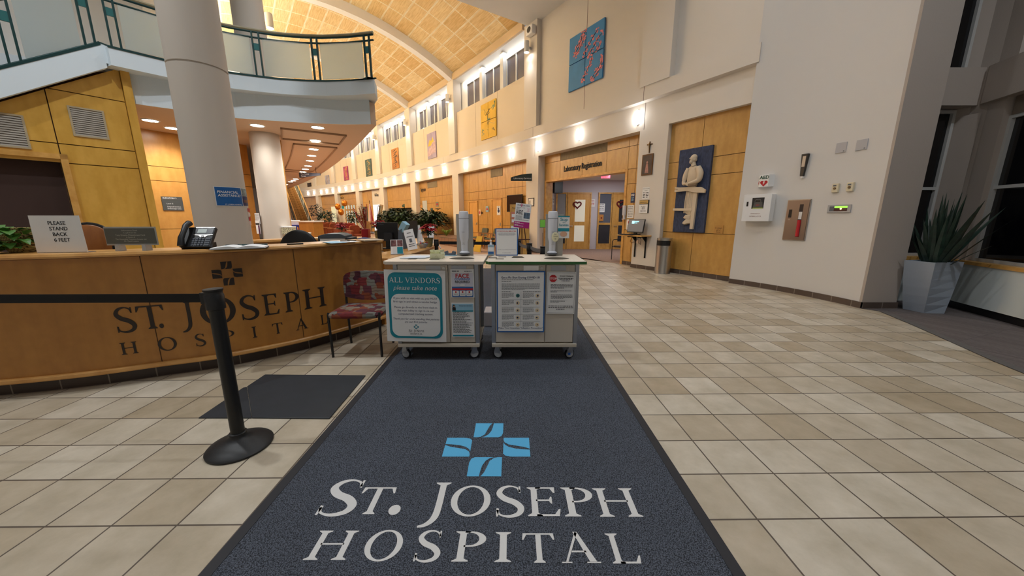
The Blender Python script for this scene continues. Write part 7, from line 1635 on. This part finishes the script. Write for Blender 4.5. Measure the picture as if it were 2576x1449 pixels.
t = thing('grass_plant', 'pale green spiky grass plant at the planter end by the pillar', 'plant', wp(on_wall(1122, 560, -.8)[0], -.8, .40)); rr = random.Random(8); b = MB()
for k in range(46): a = rr.uniform(0, 6.28); b.leaf((0, 0, 0), (math.cos(a) * .5, math.sin(a) * .5, rr.uniform(.6, 1.4)), rr.uniform(.6, 1.05), .045, .5)
b.build('blades', mat('lime_leaf', (128, 160, 60), .5, vary=.2, scale=10), t)
bush('leafy potted plant among the lounge chairs near the flag', on_wall(884, 560, -1.1)[0], .85, 1.9, .5, 41, L=.4, W=.17); bush('dark bushy plant by the foot of the far stair', on_wall(795, 560, -1.4)[0], 1.3, 2.7, .8, 42, 300, mat('deep_leaf', (38, 40, 24), .6, vary=.3)); bush('palm like potted plant beyond the rust chairs', on_wall(818, 560, -1.2)[0], 1.05, 2.1, .7, 43, 190, L=.45, W=.18)
ph = on_wall(932, 540, -.5)[0]; p = wp(ph, -.5, .006)
t = thing('flag_stand', 'flag with red and white stripes furled on a pole by the maple panel', 'flag', p); MB().lathe([(.2, 0), (.2, .04), (.03, .06)], n=20).build('base', M_bronze, t); MB().cyl((0, 0, .05), (.0, 0, 2.55), .02).build('pole', M_bronze, t); MB().ell((0, 0, 2.6), (.03, .03, .06)).build('finial', M_bronze, t)
b = MB(); V = []; n = 14
for k in range(n + 1):
    a = PI * k / n; r_ = .07 + .16 * (k % 2 == 0) * .35 + .08
    V += [(r_ * math.cos(a), -r_ * math.sin(a), 1.0), (.05 * math.cos(a), -.05 * math.sin(a), 2.4)]
for k in range(n): b.cur = k % 2; b.add([V[2 * k], V[2 * k + 2], V[2 * k + 3], V[2 * k + 1]], [(0, 1, 2, 3)])
b.build('striped_cloth', [mat('flag_red', (170, 40, 50), .8), M_paper], t); b = MB(); b.lathe([(.075, 1.85), (.06, 2.1), (.05, 2.4)], n=14, caps=False); b.build('blue_canton', M_navy, t)
ph = on_wall(950, 540, -.9)[0]; p = wp(ph, -.9, .006); t = thing('easel_picture', 'tall framed picture standing on an easel before the white doorway', 'picture', p, wrot(ph)); b = MB(); b.M = Matrix.Translation((0, 0, 1.0)) @ Matrix.Rotation(rad(-12), 4, 'X') @ Matrix.Rotation(rad(6), 4, 'Y'); b.box(-.32, .32, 0, .04, 0, 1.3); fr = b.build('frame', mat('easel_gold', (150, 116, 66), .4), t)
b = MB(); b.M = Matrix.Translation((0, 0, 1.0)) @ Matrix.Rotation(rad(-12), 4, 'X') @ Matrix.Rotation(rad(6), 4, 'Y'); b.box(-.24, .24, -.005, 0, .08, 1.22); b.build('canvas', mat('easel_canvas', (120, 110, 90), .6, vary=.5, scale=4), t)
for x0, x1, y in ((-.4, -.1, -.1), (.4, .1, -.1), (0, 0, .6)): MB().tube([(x0, y, 0), (x1, .12, 2.2)], .02, 6).build('easel_leg', M_blackm, t)
o, w_, h_ = on_bay('bronze_plaque', 'dark arched plaque on the maple wall near the flag', 'plaque', 0, (912, 924, 520, 555), .297, .03, mat('plaque_slate', (90, 90, 84), .5)); 
# white doorway and lit shop windows
def glow_panel(name, label, L, dr, m_, d=.03):
    o, w_, h_ = on_bay(name, label, 'doorway', 0, L, dr, d, m_); return o
M_lit = mat('lit_opening', (226, 226, 236), .4, emit=.55)
a0, a1 = on_wall(940, 520, .3)[0], on_wall(958, 520, .3)[0]
root = bpy.data.objects.new('door_6', None); C.objects.link(root); struct(root); c = (a0 + a1) / 2; W_ = (a0 - a1) / DEG; root.location = wp(c, .29, 0); root.rotation_euler = (0, 0, wrot(c)); MB().box(-W_ / 2, W_ / 2, -.01, .0, 0, 2.35).build('door_leaf', M_lit, root); b = MB()
for x0, x1, z0, z1 in ((-W_ / 2 - .08, -W_ / 2, 0, 2.43), (W_ / 2, W_ / 2 + .08, 0, 2.43), (-W_ / 2, W_ / 2, 2.35, 2.43)): b.box(x0, x1, -.04, 0, z0, z1)
b.build('door_frame', M_white, root)
a0, a1 = on_wall(870, 530, .34)[0], on_wall(896, 530, .34)[0]; root = bpy.data.objects.new('window_61', None); C.objects.link(root); struct(root); c = (a0 + a1) / 2; W_ = (a0 - a1) / DEG; root.location = wp(c, .33, .5); root.rotation_euler = (0, 0, wrot(c)); MB().box(-W_ / 2, W_ / 2, -.01, 0, 0, 1.95).build('window_pane', mat('shop_glass', (176, 190, 190), .3, emit=.2), root); b = MB()
for k in range(5): x = -W_ / 2 + W_ * k / 4; b.box(x - .08, x + .08, -.06, 0, -.05, 2.0)
b.box(-W_ / 2, W_ / 2, -.06, 0, 1.45, 1.6); b.build('window_frame', M_trim, root)
for nm, lb, L, m_ in (('shop_poster', 'green poster on the cream shop front by the windows', (859, 865, 516, 525), M_teal), ('shop_notice', 'white notice under the green shop poster', (860, 866, 528, 537), M_paper)): on_bay(nm, lb, 'poster', 0, L, .335, .02, m_)
a0, a1 = on_wall(834, 530, .3)[0], on_wall(852, 530, .3)[0]; root = bpy.data.objects.new('door_7', None); C.objects.link(root); struct(root); c = (a0 + a1) / 2; W_ = (a0 - a1) / DEG; root.location = wp(c, .29, 0); root.rotation_euler = (0, 0, wrot(c)); MB().box(-W_ / 2, W_ / 2, -.01, .0, 0, 2.4).build('door_leaf', mat('lit_green_room', (196, 196, 164), .5, emit=.25), root); b = MB()
for x0, x1, z0, z1 in ((-W_ / 2 - .08, -W_ / 2, 0, 2.48), (W_ / 2, W_ / 2 + .08, 0, 2.48), (-W_ / 2, W_ / 2, 2.4, 2.48)): b.box(x0, x1, -.04, 0, z0, z1)
b.build('door_frame', M_trim, root)
p = wp(on_wall(845, 520, -1.2)[0], -.75, .0); M_gold = mat('balloon_gold', (214, 130, 40), .25, .6); rr = random.Random(6)
for i, lb in enumerate(('gold foil balloon in the bunch by the far shop', 'highest gold balloon of the bunch by the far shop', 'lowest gold balloon of the bunch by the far shop')):
    t = thing('foil_balloon', lb, 'balloon', (p.x + (-.3, .3, .05)[i], p.y + (.0, .1, -.2)[i], 2.2 + (.1, .4, -.4)[i]), group=None); MB().ell((0, 0, 0), (.25, .25, .30), 16, 10).build('balloon_skin', M_gold, t, smooth=True); MB().tube([(0, 0, -.3), (.02, 0, -2.1 - (.1, .4, -.4)[i])], .008, 5).build('ribbon', M_armw, t)
# chairs, caution board and easel poster near the pillar of the services bay
def green_chair(label, loc, rz):
    t = thing('waiting_chair', label, 'chair', loc, rz, 'grey green waiting chairs'); f = M_gchair
    b = MB(); b.prism(rrect(-.25, .25, -.24, .24, .06), .40, .48); b.build('seat', f, t, bevel=.02)
    b = MB(); b.M = Matrix.Translation((0, .22, .52)) @ Matrix.Rotation(rad(-8), 4, 'X'); b.prism([(p[0], p[1]) for p in rrect(-.25, .25, 0, .36, .08)], 0, .07, Matrix(((1, 0, 0, 0), (0, 0, 1, 0), (0, 1, 0, 0), (0, 0, 0, 1)))); b.build('backrest', f, t)
    for s in (-1, 1):
        MB().box(s * .30 - .02, s * .30 + .02, -.26, -.21, 0, .64).build('leg', M_armw, t); MB().box(s * .30 - .02, s * .30 + .02, .2, .25, 0, .64).build('leg', M_armw, t); MB().box(s * .30 - .025, s * .30 + .025, -.27, .26, .64, .67).build('arm_rail', M_armw, t)
    MB().box(-.30, .30, -.25, -.21, .36, .40).build('front_rail', M_armw, t)
    return t
M_gchair = mat('sage_fabric', (92, 96, 84), .85)
for i, (px, y, lb) in enumerate(((1222, 15.2, 'grey green waiting chair between the two maple doors'), (1206, 16.2, 'grey green waiting chair beside the yellow caution board'), (1258, 14.4, 'grey green waiting chair in front of the wider maple door'), (1278, 13.7, 'grey green waiting chair beneath the wall television'))):
    q = on_y(px, 600, y); ph = math.degrees(math.atan2(y - CY, q.x - CX)); green_chair(lb, wp(ph, -.55, .006), wrot(ph))
ph = on_wall(1199, 600, -1.7)[0]; q = wp(ph, -1.7); t = thing('caution_board', 'yellow folding caution board standing by the waiting chairs', 'board', (q.x, q.y, .006), wrot(ph)); b = MB(); b.prism([(-.3, 0), (.3, 0), (.22, .62), (-.22, .62)], -.02, 0, Matrix(((1, 0, 0, 0), (0, .25, 1, 0), (0, 1, 0, 0), (0, 0, 0, 1)))); b.build('panel', mat('caution_yellow', (206, 170, 40), .5), t)
# easel with the pink ride poster, wooden leaflet board behind it, feedback post, barrier posts
Ye = 8.6
q = on_y(1313, 570, Ye); t = thing('poster_easel', 'dark easel holding the white and pink ride poster', 'easel', (q.x, Ye, .0105))
for x0, x1, y in ((-.18, -.02, -.05), (.20, .03, -.05), (.02, .0, .45)): MB().tube([(x0, y, 0), (x1, .06, 1.35)], .011, 6).build('easel_leg', mat('easel_brown', (74, 30, 28), .5), t)
MB().box(-.2, .2, -.03, .03, .83, .85).build('ledge', MATS['easel_brown'], t)
a, b_ = on_y(1297, 572, Ye), on_y(1337, 512, Ye); pw, phh = .345, b_.z - on_y(1320, 574, Ye).z
p_ = sheet('ride_poster', 'white ride poster with pink ribbon and magenta foot on the easel', 'poster', (on_y(1314, 572, Ye).x - .03, Ye - .035, on_y(1314, 573, Ye).z), 0, .375, .575, M_paper, thick=.006, tilt=rad(6))
panel(p_, -.187, .187, 0, .145, mat('magenta_print', (176, 24, 120), .6), y=-.0075); letters([('PINK RIDE, 2022', .0, .515, .042, 'CENTER', 0, .01), ('FEBRUARY 12, 2022', -.16, .465, .024, 'LEFT'), ('10:00 am', -.16, .435, .022, 'LEFT')], M_navy, p_, y=-.0075); letters([('Save', .125, .455, .03, 'CENTER', .2), ('the', .125, .425, .03, 'CENTER', .2), ('Date!', .125, .395, .03, 'CENTER', .2)], mat('pink_print', (214, 60, 130), .6), p_, y=-.0075)
panel(p_, .03, .18, .23, .37, mat('ride_photo', (90, 110, 130), .6, vary=.7, scale=14), y=-.0075, name='printed_photograph'); smallprint(p_, [(-.16, .0, .40 - .028 * i, .014) for i in range(4)] + [(-.16, .0, .28 - .018 * i, .006) for i in range(5)] + [(-.16, .16, .185, .008)], M_ink, y=-.0078); smallprint(p_, [(-.17, -.05, .115, .012), (-.17, .05, .095, .008), (-.17, -.08, .06, .012), (-.17, .05, .04, .008)], M_paper, y=-.0085)
b = MB(); b.tube([(-.055, -.008, .50), (-.025, -.008, .555), (-.045, -.008, .57), (-.065, -.008, .555), (-.035, -.008, .50)], .006, 5); b.build('pink_ribbon', MATS['pink_print'], p_)
q = on_y(1300, 560, 9.8); t = thing('talent_board', 'narrow maple notice board stand behind the ride poster', 'notice board', (q.x + .08, 9.8, 0.0045)); MB().box(-.27, .27, 0, .04, .05, 1.72).build('board', M_trim, t); MB().box(-.3, .3, -.2, .24, 0, .06).build('foot', M_blackm, t)
for i, (z, m_) in enumerate(((1.2, mat('salmon_print', (206, 130, 110), .6)), (.82, M_paper), (.5, M_silver))):
    k = MB().box(-.24, -.02, -.006, 0, z, z + .32).build('pinned_sheet', m_, t)
    for r_ in range(2): panel(k, -.22, -.04, z + .04 + r_ * .14, z + .12 + r_ * .14, M_paper, y=-.008)
letters([('TALENT', -.1, 1.6, .06)], M_ink, t, y=-.004)
q = on_y(1365, 583, 9.9); t = thing('notice_post', 'slim post holding a lime green notice', 'sign', (q.x, 9.9, 0)); MB().cyl((0, 0, 0), (0, 0, .95), .014).build('pole', M_steel, t); MB().lathe([(.14, 0), (.14, .015), (.02, .03)], n=20).build('base', M_steel, t); z0 = on_y(1358, 573, 9.9).z; MB().box(-.085, .075, -.02, 0, z0, on_y(1358, 552, 9.9).z).build('notice_frame', mat('post_frame', (120, 120, 116), .4), t); panel(t, -.075, .065, z0 + .015, on_y(1358, 552, 9.9).z - .015, mat('lime_print', (130, 214, 80), .6), y=-.0215)
P_ = [(1097, 6.4, 'thin black barrier post beside the low counter tip'), (1305, 6.2, 'black barrier post behind the employee notice'), (1332, 5.5, 'black barrier post between the employee notice and dispenser'), (1367, 4.9, 'short looking black barrier post beside the sanitizer board')]
pts = []
for px, y, lb in P_:
    q = on_y(px, 600, y); pts.append(Vector((q.x, y, 0)))
    stanchion('barrier_post', lb, (q.x, y, .0 if q.x < -1.5 else .0105), 0, 0, h=.98)
def belt(label, a, b_, sag, m_):
    n = 12; V = []
    for k in range(n + 1):
        u = k / n; p = a.lerp(b_, u); z = .93 - sag * 4 * u * (1 - u); V += [(p.x, p.y, z - .028), (p.x, p.y, z + .028)]
    o = MB().add(V, [(2 * k, 2 * k + 2, 2 * k + 3, 2 * k + 1) for k in range(n)]).build('barrier_belt', m_); tag(o, label, 'belt')
belt('black belt stretched between the counter tip post and the employee notice post', pts[0] + Vector((.055, 0, 0)), pts[1] - Vector((.055, 0, 0)), .0, M_belt); belt('grey sagging belt from the employee notice post', pts[1].lerp(pts[2], .07), pts[2].lerp(pts[1], .07), .02, mat('grey_belt', (110, 106, 104), .8)); belt('grey sagging belt running to the post by the sanitizer board', pts[2].lerp(pts[3], .09), pts[3].lerp(pts[2], .09), .02, MATS['grey_belt'])
# ================================================================ sconces, downlights, pillar lamps
M_glow = mat('sconce_glass', (255, 252, 246), .4, emit=7.0)
M_down = mat('downlight_lens', (255, 250, 240), .4, emit=14.0)
SP = [30.97, 32.04, 33.06, 33.9, 34.89, 35.8, 36.95, 37.81, 38.69, 39.71, 40.54, 41.31, 42.2, 43.0, 43.75, 44.65, 45.4, 46.15, 46.95, 47.7, 48.4, 49.3, 50.1]
root0 = None
for i, ph in enumerate(SP):
    lb = '%s glowing white sconce along the band, counted from the crucifix pillar' % ORD[i]
    if not root0:
        t = root0 = thing('wall_sconce', lb, 'wall lamp', wp(ph, 0, 3.77), wrot(ph), 'sconces along the white band')
        V = []; F = []; n = 10
        for z, s in ((0, .92), (.02, 1), (.30, 1), (.32, .92)):
            for k in range(n + 1): a = PI * k / n; V.append((.072 * math.cos(a) * s, -.02 - .075 * math.sin(a) * s, z))
        m_ = n + 1
        F = [(r * m_ + k, r * m_ + k + 1, (r + 1) * m_ + k + 1, (r + 1) * m_ + k) for r in range(3) for k in range(n)] + [tuple(range(m_)), tuple(range(3 * m_, 4 * m_))]
        MB().add(V, F).build('glass_shade', M_glow, t, smooth=True); MB().box(-.06, .06, -.02, 0, -.01, .33).build('back_plate', M_steel, t)
        b = MB(); b.box(-.02, .02, -.05, 0, -.03, 0); b.box(-.02, .02, -.05, 0, .32, .35); b.build('end_clip', M_chrome, t)
    else: t = dup(root0, wp(ph, 0, 3.77), wrot(ph), lb)
    lamp('sconce_bulb', 'POINT', (0, -.17, .16), L_SCONCE * (1.0 if i < 16 else .7), COOL, size=.07, parent=t)
DL = [(647, 315), (799, 320), (793, 353), (789, 375), (784, 391), (780, 404), (775, 417), (768, 425), (762, 432), (744, 450), (738, 454), (731, 457), (718, 464), (420, 272), (478, 342)]
root0 = None
for i, (px, py) in enumerate(DL):
    p = on_z(px, py, 3.2); lb = 'bright round downlight in the soffit, over the far column' if i == 0 else ('round downlight over the recessed maple wall sign' if i == 14 else 'round downlight hidden over the recess behind the big column' if i == 13 else '%s round downlight of the soffit row, counted from the balcony end' % ORD[i - 1])
    if i == 13: p = Vector((-6.9, 7.15, 3.2))
    if i == 14: p = Vector((-7.05, 7.75, 3.2))
    if not root0:
        t = root0 = thing('downlight', lb, 'ceiling light', (p.x, p.y, 3.2), 0, 'downlights in the soffit')
        MB().lathe([(.14, -.002), (.135, -.012), (.115, -.012), (.112, -.002)], n=24, caps=False).build('trim_ring', M_white, t); MB().lathe([(.0001, -.008), (.112, -.008)], n=24, caps=False).build('lens', M_down, t)
    else: t = dup(root0, (p.x, p.y, 3.2), 0, lb)
    lamp('downlight_bulb', 'SPOT', (0, 0, -.03), L_DOWN * (1 if i < 9 or i > 12 else .8), WARM, size=.09, parent=t, spot=rad(150), blend=.7)
# cylinder lamps high on the pillars, shining down the shafts
root0 = None
for i, (a, b_) in enumerate(PIL[1:]):
    c = (a + b_) / 2; lb = 'white cylinder lamp high on the %s cream pillar beyond the blossom painting' % ORD[i]
    if not root0:
        t = root0 = thing('pillar_lamp', lb, 'wall lamp', wp(c, -.13, 7.05), wrot(c), 'cylinder lamps on the upper pillars')
        MB().lathe([(.085, .02), (.09, .03), (.09, .37), (.085, .38)], (0, -.17, 0), 20).build('cylinder_shade', mat('lamp_white', (226, 226, 226), .4), t, smooth=True); MB().lathe([(.0001, .018), (.082, .018)], (0, -.17, 0), 20, caps=False).build('lens', M_down, t); MB().box(-.03, .03, -.10, 0, .14, .22).build('arm', MATS['lamp_white'], t)
    else: t = dup(root0, wp(c, -.13, 7.05), wrot(c), lb)
    lamp('pillar_bulb', 'SPOT', (0, -.17, 0.0), L_PILASTER, COOL, size=.07, parent=t, spot=rad(95), blend=.5, rot=(rad(-12), 0, 0))
p = on_y(678, 58, 12.6); t = thing('pillar_lamp', 'white cylinder lamp on the gallery pillar beside the far column', 'wall lamp', (p.x, p.y, p.z - .15)); MB().lathe([(.1, 0), (.11, .02), (.11, .40), (.1, .42)], n=20).build('cylinder_shade', MATS['lamp_white'], t, smooth=True); MB().lathe([(.0001, -.002), (.098, -.002)], n=20, caps=False).build('lens', M_down, t); MB().box(-.5, -.08, -.02, .02, .2, .26).build('arm', MATS['lamp_white'], t)
# ================================================================ unseen fill lamps added in the entry ceiling; uplights of the vault
for k_, (x, y, f_) in enumerate(((-3.6, 2.8, 1.9), (-6.2, 1.4, 1.5), (0.2, 5.4, .6), (2.8, 2.4, .55), (0.0, -0.6, .35), (3.0, 6.6, .5), (5.4, 1.6, 1.3), (-3.2, 7.2, .7))):
    t = thing('entry_fill_light', 'round recessed light in the high white entry ceiling', 'ceiling light', (x, y, 8.02), group='entry ceiling lights')
    MB().lathe([(0.17, 0), (0.15, -.012), (0.13, 0.005)], n=24).build('trim_ring', M_white, t)
    lamp('entry_fill_bulb', 'SPOT', (0, 0, -.04), L_ENTRY_FILL * f_, NEUT, size=0.12, parent=t, spot=rad(150), blend=0.8)
for i in range(1, len(PIL) - 1):
    c = (PIL[i][1] + PIL[i + 1][0]) / 2
    p = wp(c, -10.6, 7.0)
    lamp('vault_uplight', 'AREA', p, L_VAULT, WARM, size=3.0, size_y=0.3, rot=(PI - rad(-28), 0, wrot(c)))
# lights for the whole hall
